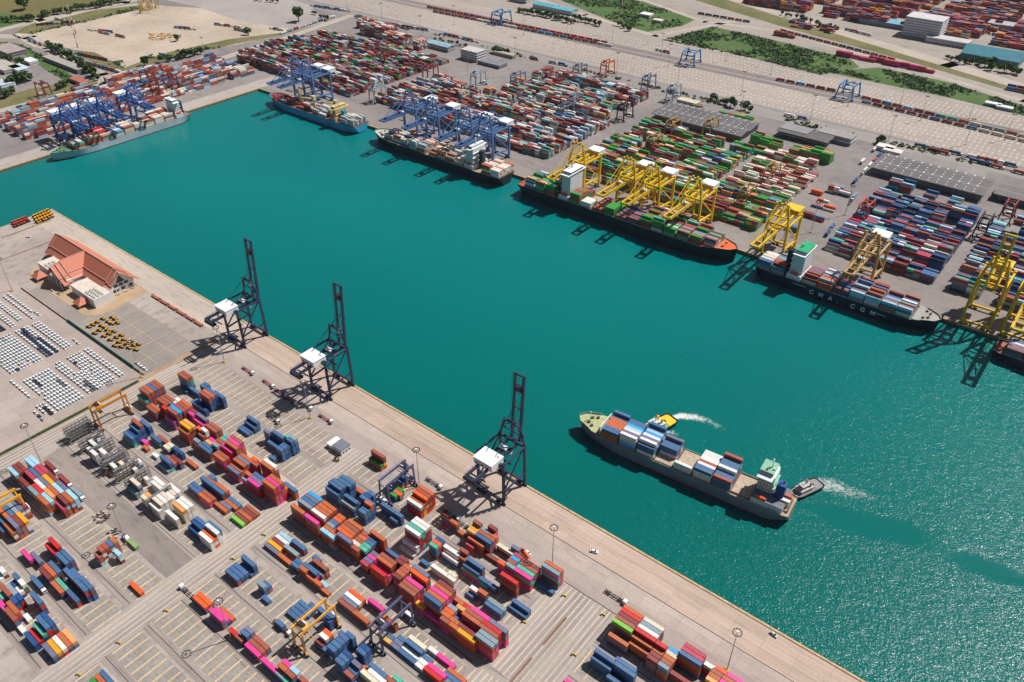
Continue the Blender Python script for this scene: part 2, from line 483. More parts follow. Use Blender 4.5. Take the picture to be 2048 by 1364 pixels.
["M",-323.79,190.55,5,"b",40,"mmroo",3],
["M",-323.79,193.3,5,"g",40,"mmroo",4],
["M",-323.79,196.05,5,"L",40,"mmroo",5],
["O",-322.88,246.55,2,"G",40,"omyR",5],
["O",-322.88,249.3,4,"r",40,"omyR",6],
["N",-320.83,207.5,4,"b",40,"BbB",0],
["N",-320.83,210.25,5,"b",40,"BbB",1],
["N",-320.83,213.0,5,"b",40,"BbB",2],
["S",-319.88,129.6,2,"b",40,"Bbr",0],
["S",-319.88,132.35,2,"b",40,"Bbr",1],
["S",-319.88,135.1,2,"b",40,"Bbr",2],
["R",-319.78,157.0,1,"g",40,"omp",0],
["R",-319.78,159.75,1,"y",40,"omp",1],
["R",-319.78,162.5,1,"m",40,"omp",2],
["R",-319.78,165.25,1,"w",40,"omp",3],
["R",-319.78,168.0,1,"l",40,"omp",4],
["S",-318.87,137.85,1,"b",40,"Bbr",3],
["S",-318.87,140.6,3,"b",40,"Bbr",4],
["N",-318.55,215.75,5,"b",40,"BbB",3],
["N",-318.55,218.5,5,"b",40,"BbB",4],
["S",-318.15,107.0,2,"O",40,"Bbr",0],
["S",-318.15,109.75,2,"O",40,"Bbr",1],
["F",-315.72,44.25,2,"G",40,"bBmR",3],
["F",-315.72,47.0,2,"o",40,"bBmR",4],
["F",-315.72,49.75,2,"b",40,"bBmR",5],
["M",-312.57,185.05,2,"m",40,"mmroo",1],
["M",-310.59,182.3,5,"p",40,"mmroo",0],
["M",-310.59,187.8,5,"w",40,"mmroo",2],
["M",-310.59,190.55,5,"o",40,"mmroo",3],
["M",-310.59,193.3,5,"o",40,"mmroo",4],
["M",-310.59,196.05,5,"o",40,"mmroo",5],
["R",-307.34,162.5,2,"s",40,"omp",2],
["N",-309.13,221.25,2,"o",40,"BbB",5],
["R",-307.34,157.0,1,"o",40,"omp",0],
["R",-307.34,168.0,2,"b",40,"omp",4],
["N",-306.4,207.5,3,"s",40,"BbB",0],
["N",-306.4,210.25,4,"b",40,"BbB",1],
["S",-302.07,107.0,3,"p",40,"Bbr",0],
["S",-302.07,109.75,2,"p",40,"Bbr",1],
["S",-302.07,112.5,1,"o",40,"Bbr",2],
["N",-297.63,215.75,4,"b",20,"BbB",3],
["N",-297.63,218.5,4,"B",20,"BbB",4],
["N",-296.69,221.25,4,"b",20,"BbB",5],
["M",-296.84,187.8,4,"s",20,"mmroo",2],
["M",-296.84,190.55,4,"b",20,"mmroo",3],
["M",-296.84,193.3,4,"O",20,"mmroo",4],
["M",-296.84,196.05,4,"o",20,"mmroo",5],
["M",-296.3,182.3,4,"l",20,"mmroo",0],
["M",-296.3,185.05,4,"o",40,"mmroo",1],
["S",-295.88,135.1,3,"s",20,"Bbr",2],
["R",-295.81,137.85,2,"b",20,"omp",3],
["N",-293.88,235.55,2,"b",20,"BbB",1],
["R",-293.82,157.0,2,"b",20,"omp",0],
["R",-293.82,159.75,2,"b",20,"omp",1],
["O",-293.76,243.8,2,"b",20,"omyR",4],
["O",-293.76,246.55,3,"b",20,"omyR",5],
["N",-291.32,215.75,4,"b",20,"BbB",3],
["M",-289.99,182.3,4,"l",20,"mmroo",0],
["S",-289.83,132.35,1,"b",20,"Bbr",1],
["N",-289.74,213.0,5,"o",20,"BbB",2],
["N",-289.71,207.5,4,"b",20,"BbB",0],
["N",-289.71,210.25,4,"b",20,"BbB",1],
["N",-289.09,232.8,2,"G",20,"BbB",0],
["N",-287.57,235.55,2,"O",20,"BbB",1],
["N",-289.09,238.3,2,"G",20,"BbB",2],
["R",-287.59,168.0,2,"b",20,"omp",4],
["M",-283.86,185.05,5,"g",40,"mmroo",1],
["M",-286.64,187.8,5,"O",40,"mmroo",2],
["M",-286.64,190.55,5,"o",40,"mmroo",3],
["M",-286.64,193.3,5,"r",40,"mmroo",4],
["M",-286.64,196.05,5,"o",40,"mmroo",5],
["R",-285.86,159.75,3,"b",40,"omp",1],
["R",-285.84,157.0,3,"o",20,"omp",0],
["S",-284.91,107.0,2,"R",20,"Bbr",0],
["N",-284.6,221.25,3,"b",40,"BbB",5],
["R",-284.16,162.5,2,"g",40,"omp",2],
["R",-279.53,157.0,2,"o",40,"omp",0],
["R",-283.7,165.25,3,"r",40,"omp",3],
["S",-278.6,107.0,2,"r",20,"Bbr",0],
["S",-276.83,109.75,3,"b",20,"Bbr",1],
["S",-276.83,112.5,3,"g",20,"Bbr",2],
["M",-271.42,185.05,4,"r",20,"mmroo",1],
["M",-274.2,187.8,4,"c",20,"mmroo",2],
["M",-274.2,190.55,4,"r",20,"mmroo",3],
["M",-274.2,193.3,4,"o",20,"mmroo",4],
["M",-274.2,196.05,4,"r",20,"mmroo",5],
["N",-272.16,221.25,3,"b",20,"BbB",5],
["N",-273.66,218.5,2,"b",20,"BbB",4],
["O",-272.4,232.8,4,"w",40,"omyR",0],
["O",-272.4,235.55,4,"o",40,"omyR",1],
["O",-272.4,238.3,5,"O",40,"omyR",2],
["O",-272.4,241.05,5,"r",40,"omyR",3],
["O",-272.4,243.8,5,"o",40,"omyR",4],
["R",-267.09,157.0,1,"o",20,"omp",0],
["R",-271.74,159.75,1,"l",20,"omp",1],
["T",-271.46,137.85,1,"b",40,"BbB",3],
["S",-271.04,135.1,1,"b",40,"Bbr",2],
["S",-271.03,143.35,1,"b",40,"Bbr",5],
["T",-270.73,140.6,1,"b",40,"BbB",4],
["S",-270.25,107.0,2,"p",40,"Bbr",0],
["S",-270.25,109.75,2,"r",40,"Bbr",1],
["S",-270.25,112.5,2,"r",40,"Bbr",2],
["M",-267.89,187.8,4,"t",20,"mmroo",2],
["M",-267.89,190.55,4,"t",20,"mmroo",3],
["M",-267.89,193.3,4,"b",20,"mmroo",4],
["M",-267.89,196.05,4,"b",20,"mmroo",5],
["M",-269.46,198.8,5,"o",40,"mmroo",6],
["T",-265.24,146.1,1,"b",20,"BbB",6],
["W",-260.96,182.3,3,"k",20,"rrmop",0],
["W",-260.96,185.05,3,"g",20,"rrmop",1],
["W",-260.96,187.8,3,"p",20,"rrmop",2],
["W",-260.96,190.55,3,"g",20,"rrmop",3],
["P",-257.02,198.8,2,"b",40,"mbmR",6],
["T",-257.16,146.1,2,"b",20,"BbB",6],
["T",-256.16,107.0,2,"p",40,"BbB",0],
["P",-254.06,207.5,1,"w",40,"mbmR",0],
["P",-254.06,210.25,3,"w",40,"mbmR",1],
["P",-254.06,213.0,6,"w",40,"mbmR",2],
["P",-254.06,215.75,6,"t",40,"mbmR",3],
["P",-254.06,218.5,6,"w",40,"mbmR",4],
["P",-254.06,221.25,6,"w",40,"mbmR",5],
["V",-252.75,157.0,2,"r",40,"rob",0],
["V",-252.75,159.75,2,"g",40,"rob",1],
["V",-252.75,162.5,2,"w",40,"rob",2],
["V",-252.75,165.25,2,"O",40,"rob",3],
["W",-252.2,182.3,4,"R",40,"rrmop",0],
["W",-252.2,185.05,3,"p",40,"rrmop",1],
["W",-252.2,187.8,5,"o",40,"rrmop",2],
["W",-252.2,190.55,5,"r",40,"rrmop",3],
["T",-248.88,143.35,3,"B",20,"BbB",5],
["T",-248.88,146.1,3,"b",20,"BbB",6],
["P",-248.01,238.3,3,"m",20,"mbmR",2],
["T",-244.91,109.75,3,"o",20,"BbB",1],
["T",-244.91,112.5,3,"p",20,"BbB",2],
["T",-243.72,107.0,2,"s",20,"BbB",0],
["T",-242.46,132.35,2,"m",20,"BbB",1],
["T",-242.23,135.1,3,"w",20,"BbB",2],
["T",-242.23,137.85,3,"O",20,"BbB",3],
["W",-242.17,193.3,5,"m",20,"rrmop",4],
["W",-242.17,196.05,5,"m",20,"rrmop",5],
["V",-240.31,157.0,2,"o",40,"rob",0],
["P",-240.95,238.3,3,"o",20,"mbmR",2],
["V",-239.58,168.0,2,"p",40,"rob",4],
["T",-237.41,107.0,2,"t",40,"BbB",0],
["T",-238.6,109.75,3,"r",20,"BbB",1],
["T",-238.6,112.5,3,"l",20,"BbB",2],
["P",-237.03,207.5,1,"b",20,"mbmR",0],
["P",-236.9,215.75,4,"t",20,"mbmR",3],
["P",-236.9,218.5,4,"O",20,"mbmR",4],
["P",-236.9,221.25,4,"B",20,"mbmR",5],
["T",-236.4,143.35,2,"b",20,"BbB",5],
["W",-236.05,185.05,5,"m",20,"rrmop",1],
["W",-236.05,187.8,5,"o",20,"rrmop",2],
["W",-236.05,190.55,5,"r",20,"rrmop",3],
["W",-235.86,193.3,5,"o",20,"rrmop",4],
["P",-234.64,238.3,1,"o",20,"mbmR",2],
["T",-232.29,112.5,2,"r",40,"BbB",2],
["T",-231.78,132.35,4,"b",20,"BbB",1],
["T",-231.78,135.1,4,"b",20,"BbB",2],
["T",-231.78,137.85,4,"b",20,"BbB",3],
["T",-231.78,140.6,4,"b",20,"BbB",4],
["T",-230.09,143.35,4,"b",20,"BbB",5],
["P",-230.59,221.25,3,"w",40,"mbmR",5],
["W",-229.74,190.55,3,"s",40,"rmopR",3],
["W",-229.55,193.3,5,"O",40,"rmopR",4],
["W",-231.39,196.05,5,"g",40,"rmopR",5],
["P",-229.0,218.5,2,"w",40,"mbmR",4],
["W",-228.4,182.3,5,"r",40,"rmopR",0],
["W",-228.4,185.05,5,"r",40,"rmopR",1],
["W",-228.4,187.8,5,"p",40,"rmopR",2],
["P",-227.91,207.5,2,"w",40,"mbmR",0],
["U",-227.35,165.25,2,"o",20,"bwr",3],
["Q",-226.41,243.8,5,"r",20,"mropt",4],
["Q",-226.38,238.3,4,"a",20,"mropt",2],
["Q",-226.38,241.05,4,"y",20,"mropt",3],
["Q",-223.45,235.55,3,"o",40,"mropt",1],
["Q",-220.07,238.3,4,"b",40,"mropt",2],
["Q",-220.07,241.05,4,"r",40,"mropt",3],
["Q",-222.92,232.8,2,"k",20,"mropt",0],
["T",-222.57,129.6,4,"b",20,"BbB",0],
["T",-222.57,132.35,4,"b",20,"BbB",1],
["T",-222.57,135.1,4,"B",20,"BbB",2],
["U",-220.55,165.25,2,"r",20,"bwr",3],
["Q",-220.1,243.8,4,"s",20,"mropt",4],
["Q",-218.15,221.25,3,"r",20,"mropt",5],
["Q",-219.79,224.0,4,"r",20,"mropt",6],
["T",-218.25,140.6,4,"b",20,"BbB",4],
["T",-218.25,143.35,4,"B",20,"BbB",5],
["T",-216.26,135.1,3,"g",20,"BbB",2],
["U",-217.09,157.0,1,"a",20,"bwr",0],
["U",-217.09,159.75,1,"b",20,"bwr",1],
["P",-215.47,207.5,2,"w",20,"mbmR",0],
["P",-216.94,210.25,2,"c",20,"mbmR",1],
["T",-216.26,129.6,2,"r",20,"BbB",0],
["T",-216.26,132.35,2,"b",20,"BbB",1],
["Q",-213.79,243.8,4,"o",20,"mropt",4],
["Q",-216.7,246.55,5,"m",20,"mropt",5],
["W",-215.67,182.3,3,"y",20,"rmopR",0],
["T",-213.69,137.85,1,"o",20,"BbB",3],
["Q",-212.44,218.5,3,"b",40,"mropt",4],
["Q",-211.84,221.25,4,"b",40,"mropt",5],
["Q",-211.01,235.55,1,"m",40,"mropt",1],
["W",-211.26,185.05,6,"b",40,"rmopR",1],
["W",-211.26,187.8,6,"o",40,"rmopR",2],
["W",-211.26,190.55,6,"p",40,"rmopR",3],
["W",-211.26,193.3,6,"o",40,"rmopR",4],
["W",-211.26,196.05,6,"m",40,"rmopR",5],
["U",-210.78,157.0,1,"g",20,"bwr",0],
["U",-210.78,159.75,1,"g",20,"bwr",1],
["U",-210.83,162.5,1,"b",20,"bwr",2],
["T",-209.95,135.1,2,"c",40,"BbB",2],
["T",-207.38,137.85,2,"w",40,"BbB",3],
["W",-209.36,182.3,2,"p",40,"rmopR",0],
["Q",-207.48,243.8,2,"c",40,"mropt",4],
["T",-209.54,140.6,2,"b",40,"BbB",4],
["U",-204.47,157.0,1,"b",40,"bwr",0],
["U",-204.47,159.75,1,"w",40,"bwr",1],
["U",-204.52,162.5,2,"b",40,"bwr",2],
["U",-204.73,165.25,2,"c",40,"bwr",3],
["Q",-200.0,218.5,2,"b",20,"mropt",4],
["X",-200.15,207.5,1,"b",20,"bb",0],
["X",-200.14,210.25,2,"w",20,"bb",1],
["W",-198.82,196.05,4,"o",20,"rmopR",5],
["W",-198.82,185.05,4,"o",20,"rmopR",1],
["W",-198.82,187.8,4,"O",20,"rmopR",2],
["W",-198.82,190.55,4,"s",20,"rmopR",3],
["Q",-198.69,246.55,3,"g",20,"mropt",5],
["W",-196.92,182.3,4,"r",20,"rmopR",0],
["Q",-197.94,232.8,3,"O",20,"mropt",0],
["U",-197.1,140.6,2,"r",20,"bwr",4],
["Q",-193.69,218.5,2,"b",20,"mropt",4],
["W",-195.07,193.3,4,"a",20,"rmopR",4],
["W",-192.51,196.05,4,"R",20,"rmopR",5],
["U",-194.87,143.35,2,"t",20,"bwr",5],
["W",-192.51,187.8,3,"b",20,"rmopR",2],
["X",-193.83,210.25,3,"o",20,"bb",1],
["U",-192.03,157.0,1,"w",20,"bwr",0],
["U",-192.03,159.75,1,"w",20,"bwr",1],
["U",-192.08,162.5,1,"b",20,"bwr",2],
["U",-192.95,168.0,1,"w",20,"bwr",4],
["Q",-191.63,232.8,4,"s",20,"mropt",0],
["Q",-192.72,235.55,4,"r",20,"mropt",1],
["Q",-192.72,238.3,4,"L",20,"mropt",2],
["Q",-192.72,241.05,4,"k",20,"mropt",3],
["W",-190.61,182.3,4,"o",20,"rmopR",0],
["W",-192.51,185.05,4,"o",20,"rmopR",1],
["Q",-188.67,224.0,5,"R",40,"mropt",6],
["W",-188.23,190.55,5,"o",40,"rmopR",3],
["W",-188.23,193.3,5,"r",40,"rmopR",4],
["W",-186.2,196.05,5,"p",40,"rmopR",5],
["U",-186.64,168.0,1,"p",40,"bwr",4],
["W",-184.3,182.3,4,"y",40,"rmopR",0],
["W",-186.2,185.05,4,"m",40,"rmopR",1],
["W",-186.2,187.8,2,"m",40,"rmopR",2],
["X",-186.66,207.5,2,"b",40,"bb",0],
["X",-186.66,210.25,2,"s",40,"bb",1],
["U",-185.72,157.0,2,"R",40,"bwr",0],
["Q",-185.32,232.8,4,"p",40,"mropt",0],
["Q",-185.85,235.55,4,"t",40,"mropt",1],
["Q",-185.85,238.3,4,"r",40,"mropt",2],
["Q",-185.85,241.05,4,"m",40,"mropt",3],
["U",-185.49,159.75,2,"p",40,"bwr",1],
["U",-173.05,159.75,1,"g",40,"bwr",1],
["U",-176.62,162.5,1,"b",40,"bwr",2],
["U",-176.62,165.25,1,"o",40,"bwr",3],
["W",-175.79,190.55,5,"r",40,"rmopR",3],
["W",-175.79,193.3,5,"R",40,"rmopR",4],
["W",-173.76,196.05,5,"g",40,"rmopR",5],
["X",-175.69,215.75,1,"b",40,"bb",3],
["X",-175.69,218.5,2,"b",40,"bb",4],
["Q",-173.41,238.3,1,"b",40,"mropt",2],
["W",-173.76,185.05,5,"s",40,"rmopR",1],
["W",-173.76,187.8,5,"s",40,"rmopR",2],
["Q",-173.71,243.8,5,"s",40,"mropt",4],
["Q",-173.71,246.55,5,"o",40,"mropt",5],
["U",-125.08,198.8,1,"p",40,"p",6],
["Y",-121.74,238.3,5,"V",40,"mromg",2],
["Y",-121.74,241.05,5,"r",40,"mromg",3],
["Y",-121.74,243.8,5,"m",40,"mromg",4],
["Y",-121.74,246.55,5,"R",40,"mromg",5],
["Y",-121.74,249.3,5,"o",40,"mromg",6],
["Y",-120.54,232.8,3,"o",40,"mromg",0],
["Z",-120.02,215.75,3,"b",40,"bB",3],
["Z",-120.02,218.5,4,"b",40,"bB",4],
["Y",-109.12,235.55,3,"o",40,"mromg",1],
["Y",-109.12,238.3,4,"o",40,"mromg",2],
["Y",-109.12,241.05,5,"R",40,"mromg",3],
["Y",-109.12,243.8,5,"w",40,"mromg",4],
["Y",-109.12,246.55,5,"s",40,"mromg",5],
["Y",-109.12,249.3,5,"c",40,"mromg",6],
["Z",-107.58,218.5,4,"b",40,"bB",4],
["Z",-108.69,221.25,4,"b",40,"bB",5],
["Z",-108.47,213.0,2,"b",40,"bB",2],
["Y",-96.63,241.05,5,"R",20,"mromg",3],
["Y",-96.54,232.8,4,"m",20,"mromg",0],
["Y",-96.54,235.55,4,"m",20,"mromg",1],
["Y",-96.54,238.3,4,"o",20,"mromg",2],
["Y",-90.02,232.8,4,"s",20,"mromg",0],
["Y",-90.02,235.55,4,"r",20,"mromg",1],
["Y",-90.02,238.3,4,"o",20,"mromg",2],
["Y",-90.02,241.05,4,"c",20,"mromg",3],
["Y",-90.02,243.8,4,"L",20,"mromg",4],
["Y",-83.71,235.55,2,"m",40,"mromg",1],
["Y",-83.71,243.8,5,"b",40,"mromg",4],
["Y",-84.24,246.55,5,"k",40,"mromg",5],
["Y",-84.24,249.3,5,"k",40,"mromg",6],
["Y",-71.8,249.3,3,"w",20,"rop",6],
["Y",-66.79,241.05,4,"a",20,"rop",3],
["Y",-66.79,243.8,4,"o",20,"rop",4],
["Y",-66.79,246.55,4,"r",20,"rop",5],
["Y",-65.49,249.3,4,"O",20,"rop",6],
["Y",-60.48,246.55,4,"o",40,"rop",5],
["Y",-59.18,249.3,4,"p",40,"rop",6],
["Y",-60.48,243.8,4,"p",20,"rop",4]]
HAZE_D = 0.000015
# ------------------------------------------------------------------ water, land, paving
XE, XW = 700, -870            # the near pier, its seaward corner at x = XW
YN, YF = 298.0, 677.0         # near and far quay edges
XL = -1017.0                  # edge of the left quay
WZ = -3.4
def water_mat():
    m, nt, p = nodes('harbour_water'); L = nt.links.new; N = nt.nodes.new
    tc = N('ShaderNodeTexCoord')
    def noise(s_, d, st=(1, 1, 1), rot=0, dist=0):
        mp = N('ShaderNodeMapping'); mp.inputs['Scale'].default_value = st; mp.inputs['Rotation'].default_value = (0, 0, rot); L(tc.outputs['Object'], mp.inputs[0])
        n = N('ShaderNodeTexNoise'); n.inputs['Scale'].default_value = s_; n.inputs['Detail'].default_value = d; n.inputs['Distortion'].default_value = dist
        L(mp.outputs[0], n.inputs[0]); return n
    def rng(src, a, b, c, d):
        r = N('ShaderNodeMapRange'); r.inputs[1].default_value = a; r.inputs[2].default_value = b; r.inputs[3].default_value = c; r.inputs[4].default_value = d
        L(src, r.inputs[0]); return r.outputs[0]
    def math_(op, a, b):
        n = N('ShaderNodeMath'); n.operation = op
        for i, v in enumerate((a, b)):
            if isinstance(v, (int, float)): n.inputs[i].default_value = v
            else: L(v, n.inputs[i])
        return n.outputs[0]
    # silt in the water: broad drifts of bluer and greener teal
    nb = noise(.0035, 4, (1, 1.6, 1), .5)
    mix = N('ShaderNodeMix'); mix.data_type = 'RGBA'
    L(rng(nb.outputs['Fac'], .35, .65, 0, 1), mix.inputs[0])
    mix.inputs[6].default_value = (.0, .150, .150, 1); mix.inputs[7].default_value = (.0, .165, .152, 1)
    # sky reflection painted into the colour: deep green nearby, lighter toward the inner end
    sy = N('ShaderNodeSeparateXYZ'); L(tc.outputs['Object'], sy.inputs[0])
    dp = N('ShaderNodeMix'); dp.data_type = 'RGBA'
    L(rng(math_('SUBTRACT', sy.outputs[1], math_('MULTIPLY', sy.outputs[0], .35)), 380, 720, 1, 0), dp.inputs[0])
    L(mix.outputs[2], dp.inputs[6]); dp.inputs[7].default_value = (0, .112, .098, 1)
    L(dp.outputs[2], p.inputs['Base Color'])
    p.inputs['IOR'].default_value = 1.33
    # slick, smoothed water churned up by the tug: the waves die out inside two ellipses
    def ell(cx, cy, rx, ry, ang):
        mp = N('ShaderNodeMapping'); mp.vector_type = 'TEXTURE'
        mp.inputs['Location'].default_value = (cx, cy, 0); mp.inputs['Rotation'].default_value = (0, 0, ang); mp.inputs['Scale'].default_value = (rx, ry, 1)
        L(tc.outputs['Object'], mp.inputs[0])
        nn = noise(.05, 4); wv = N('ShaderNodeVectorMath'); wv.operation = 'SCALE'; L(nn.outputs['Color'], wv.inputs[0]); wv.inputs['Scale'].default_value = .9
        ad = N('ShaderNodeVectorMath'); ad.operation = 'ADD'; L(mp.outputs[0], ad.inputs[0]); L(wv.outputs[0], ad.inputs[1])
        sx = N('ShaderNodeSeparateXYZ'); L(ad.outputs[0], sx.inputs[0])
        x = math_('SUBTRACT', sx.outputs[0], .45); y = math_('SUBTRACT', sx.outputs[1], .45)
        r2 = math_('ADD', math_('MULTIPLY', x, x), math_('MULTIPLY', y, y))
        return rng(r2, .25, 1.3, 0, 1)
    def gp(px, py): return G(px, py, WZ)
    a = gp(1600, 1012); b = gp(1890, 1085)
    e1 = ell((a[0]+b[0])/2, (a[1]+b[1])/2, math.dist(a, b)/2, 12, math.atan2(b[1]-a[1], b[0]-a[0]))
    a = gp(1880, 1100); b = gp(2080, 1170)
    e2 = ell((a[0]+b[0])/2, (a[1]+b[1])/2, math.dist(a, b)/2, 9, math.atan2(b[1]-a[1], b[0]-a[0]))
    calm = math_('MULTIPLY', e1, e2)
    # wind: the open end of the basin is ruffled, the inner end nearly calm; gusts in patches
    gust = noise(.012, 3, (1, 1, 1))
    sx = N('ShaderNodeSeparateXYZ'); L(tc.outputs['Object'], sx.inputs[0])
    wind = rng(math_('ADD', sx.outputs[0], math_('MULTIPLY', gust.outputs['Fac'], 160)), -330, 60, .3, 1)
    h1 = noise(.7, 2.5, (1, 1.5, 1), .9, .4); h2 = noise(.16, 2, (1, 1.6, 1), .7)
    hh = math_('ADD', math_('MULTIPLY', h1.outputs['Fac'], .40), math_('MULTIPLY', h2.outputs['Fac'], .6))
    hh = math_('MULTIPLY', hh, math_('MULTIPLY', wind, math_('ADD', math_('MULTIPLY', calm, .85), .15)))
    bp = N('ShaderNodeBump'); bp.inputs['Strength'].default_value = 1; bp.inputs['Distance'].default_value = 1.0
    L(hh, bp.inputs['Height']); L(bp.outputs[0], p.inputs['Normal'])
    p.inputs['Roughness'].default_value = .2
    p.inputs['Specular IOR Level'].default_value = .4
    return m
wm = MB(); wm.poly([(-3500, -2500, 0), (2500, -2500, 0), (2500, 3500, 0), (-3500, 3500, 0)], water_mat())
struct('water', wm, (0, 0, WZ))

M_near = ground_mat('yard_concrete', (.33,.28,.245), (.42,.36,.31), .02, .7, (1, .5, 1), .4)
M_far = ground_mat('far_yard_asphalt', (.20,.178,.172), (.27,.24,.225), .008, .2, (1, 1, 1), .25)
M_quay = mat('quay_wall_concrete', (.19,.165,.14), .9, var=.3)
def slab(name, rects, m, z=0.0, wall=True):
    b = MB()
    for x0, x1, y0, y1 in rects:
        b.poly([(x0,y0,z),(x1,y0,z),(x1,y1,z),(x0,y1,z)], m)
    return struct(name, b)
# the land: one sheet to the horizon, cut out by the basin
g = MB()
g.poly([(XW,-2500,0),(3000,-2500,0),(3000,YN,0),(XW,YN,0)], M_near)
g.poly([(-9000,-2500,0),(XL,-2500,0),(XL,YF,0),(-9000,YF,0)], M_far)
g.poly([(-9000,YF,0),(3000,YF,0),(3000,9000,0),(-9000,9000,0)], M_far)
for p, q in (((XW,YN),(3000,YN)), ((XW,-2500),(XW,YN)), ((XL,YF),(3000,YF)), ((XL,-2500),(XL,YF))):
    dx, dy = q[0]-p[0], q[1]-p[1]; l = math.hypot(dx, dy)
    g.poly([(p[0],p[1],-8),(q[0],q[1],-8),(q[0],q[1],0),(p[0],p[1],0)], M_quay)
struct('ground', g)

M_apron = ground_mat('quay_apron_concrete', (.42,.315,.25), (.54,.41,.33), .035, .8, (.12, 2.2, 1), .3, joints=(18, 6))
M_lane = ground_mat('quay_lane_asphalt', (.33,.27,.24), (.38,.32,.28), .03, .8, (.3, 1, 1), .2)
M_pale = ground_mat('pale_concrete', (.43,.35,.30), (.49,.40,.345), .03, .8, (.4, 1, 1), .2, joints=(12, 5.5))
M_kerb = mat('cope_concrete', (.50,.34,.17), .8, var=.25, scale=.3)
M_dark = mat('rail_slot', (.05,.04,.04), .7)
M_rust = mat('rusty_rail', (.2,.11,.07), .7)
slab('quay_apron', [(-526, XE, 274.9, 296.4)], M_apron, .012)
slab('quay_path', [(-526, XE, 263.2, 274.4)], M_pale, .008)
slab('quay_road', [(-526, XE, 251.4, 263.2)], M_lane, .008)
slab('pier_apron', [(XW, -526, 272, 296.4)], ground_mat('old_apron', (.42,.36,.30), (.50,.42,.345), .03, .8, (.25,1.5,1), .35), .012)
k = MB(); k.box(XW, XE, 296.9, YN+.25, -1.2, .22, M_kerb); k.box(XW-.25, XW+.9, -400, 296.9, -1.2, .22, M_kerb)
struct('quay_kerb', k)
k = MB(); k.box(-540, XE, 274.42, 274.88, -.1, .05, M_dark); k.box(-540, XE, 296.42, 296.7, -.1, .06, M_dark); struct('crane_rails', k)
# slot beams of the container yard
M_beam = ground_mat('slot_beam_concrete', (.58,.40,.22), (.66,.5,.32), .1, 1.2, (1, 1, 1), .35)
M_bay = ground_mat('slot_bay_paving', (.30,.265,.235), (.36,.325,.29), .06, 1.0, (1, 1, 1), .3, joints=(6.32, 2.75))
M_road = ground_mat('yard_road_paving', (.27,.23,.205), (.38,.325,.285), .05, .8, (.12, 1.8, 1), .45)
M_road2 = ground_mat('cross_road_paving', (.29,.25,.225), (.39,.34,.30), .05, .8, (1.8, .12, 1), .35)
M_tan = ground_mat('dusty_concrete', (.45,.37,.295), (.53,.44,.36), .04, .8, (1, 1, 1), .25)
bays = MB(); beams = MB(); roads = MB(); strips = MB(); edges = MB()
LANESL = [36, 61.3, 87.3, 129.6, 154.9, 180.2, 205.3]; LANESR = [11, 36, 61, 86, 107, 129.6, 157, 182.3, 207.5, 232.8]
for lanes, x0, x1 in ((LANESL, -512, -346), (LANESR, -326, -170), (LANESR, -126, 330)):
    for y0 in lanes:
        if x0 == -512 and y0 > 220: continue
        bays.poly([(x0,y0-.6,.014),(x1,y0-.6,.014),(x1,y0+16.8,.014),(x0,y0+16.8,.014)], M_bay)
        x = x0+1.2
        while x < x1:
            beams.poly([(x,y0-.4,.026),(x+.85,y0-.4,.026),(x+.85,y0+16.6,.026),(x,y0+16.6,.026)], M_beam); x += 6.33
        roads.poly([(x0,y0-6.6,.02),(x1,y0-6.6,.02),(x1,y0-.9,.02),(x0,y0-.9,.02)], M_road)
        edges.poly([(x0,y0-3.9,.03),(x1,y0-3.9,.03),(x1,y0-3.4,.03),(x0,y0-3.4,.03)], mat('drain', (.1,.085,.075), .9))
struct('yard_paving', bays); struct('yard_markings', beams); struct('yard_roads', roads); struct('yard_drains', edges)
# more slot strips between the quay lane and the boxes, and the cross roads with their runways
for xa, xb in ((-344, -328), (-168, -128), (-526, -513)):
    strips.poly([(xa,-200,.03),(xb,-200,.03),(xb,251,.03),(xa,251,.03)], M_road2)
    x = xa+1.5
    while x < xb-1:
        strips.poly([(x,-200,.042),(x+1.1,-200,.042),(x+1.1,250.5,.042),(x,250.5,.042)], M_tan); x += 3.3
struct('cross_roads', strips)
k = MB()
for y0 in (104, 127, 179):
    k.poly([(-168,y0,.05),(-128,y0,.05),(-128,y0+4,.05),(-168,y0+4,.05)], M_road)
k.poly([(-170,250.8,.055),(340,250.8,.055),(340,251.3,.055),(-170,251.3,.055)], M_dark)
for ya in (120, 150, 178, 210): k.poly([(-147.6,ya,.056),(-146.2,ya,.056),(-146.2,ya+22,.056),(-147.6,ya+22,.056)], M_rust)
struct('yard_lines', k)
slab('asphalt_patch', [(-502, -346, 106.5, 124.5)], ground_mat('dark_asphalt', (.20,.175,.165), (.30,.25,.22), .03, .8, (.3,1,1), .35), .034)
slab('stack_walkway', [(-503, -346, 197.6, 202.2), (-325, -215, 199.8, 203)], M_tan, .036)
# left of the fence: vehicle lots and the building's forecourt
slab('parking_paving', [(XW, -527, -300, 203)], ground_mat('lot_concrete', (.36,.295,.255), (.43,.355,.31), .012, .5, (1,1,1), .15, joints=(15, 15)), .006)
slab('forecourt_asphalt', [(-725, -527, 204, 252)], ground_mat('forecourt_asphalt', (.25,.22,.20), (.31,.27,.24), .02, .6, (1,.6,1), .2), .012)
slab('verge_earth', [(-531, -524, -200, 268)], ground_mat('dry_earth', (.36,.22,.13), (.42,.29,.19), .06, 1, (1,1,1), .4), .02)
slab('service_road', [(-528, -345, 222.5, 251.2)], M_road, .006)
k = MB()
x = -525
while x < -345:
    k.poly([(x,227,.03),(x+.8,227,.03),(x+.8,249.5,.03),(x,249.5,.03)], M_beam); x += 6.33
struct('truck_bay_markings', k)
k = MB()
for i in range(6): k.poly([(-640+i*18,209,.03),(-639.6+i*18,209,.03),(-639.6+i*18,250,.03),(-640+i*18,250,.03)], mat('yellow_line', (.5,.38,.16), .8))
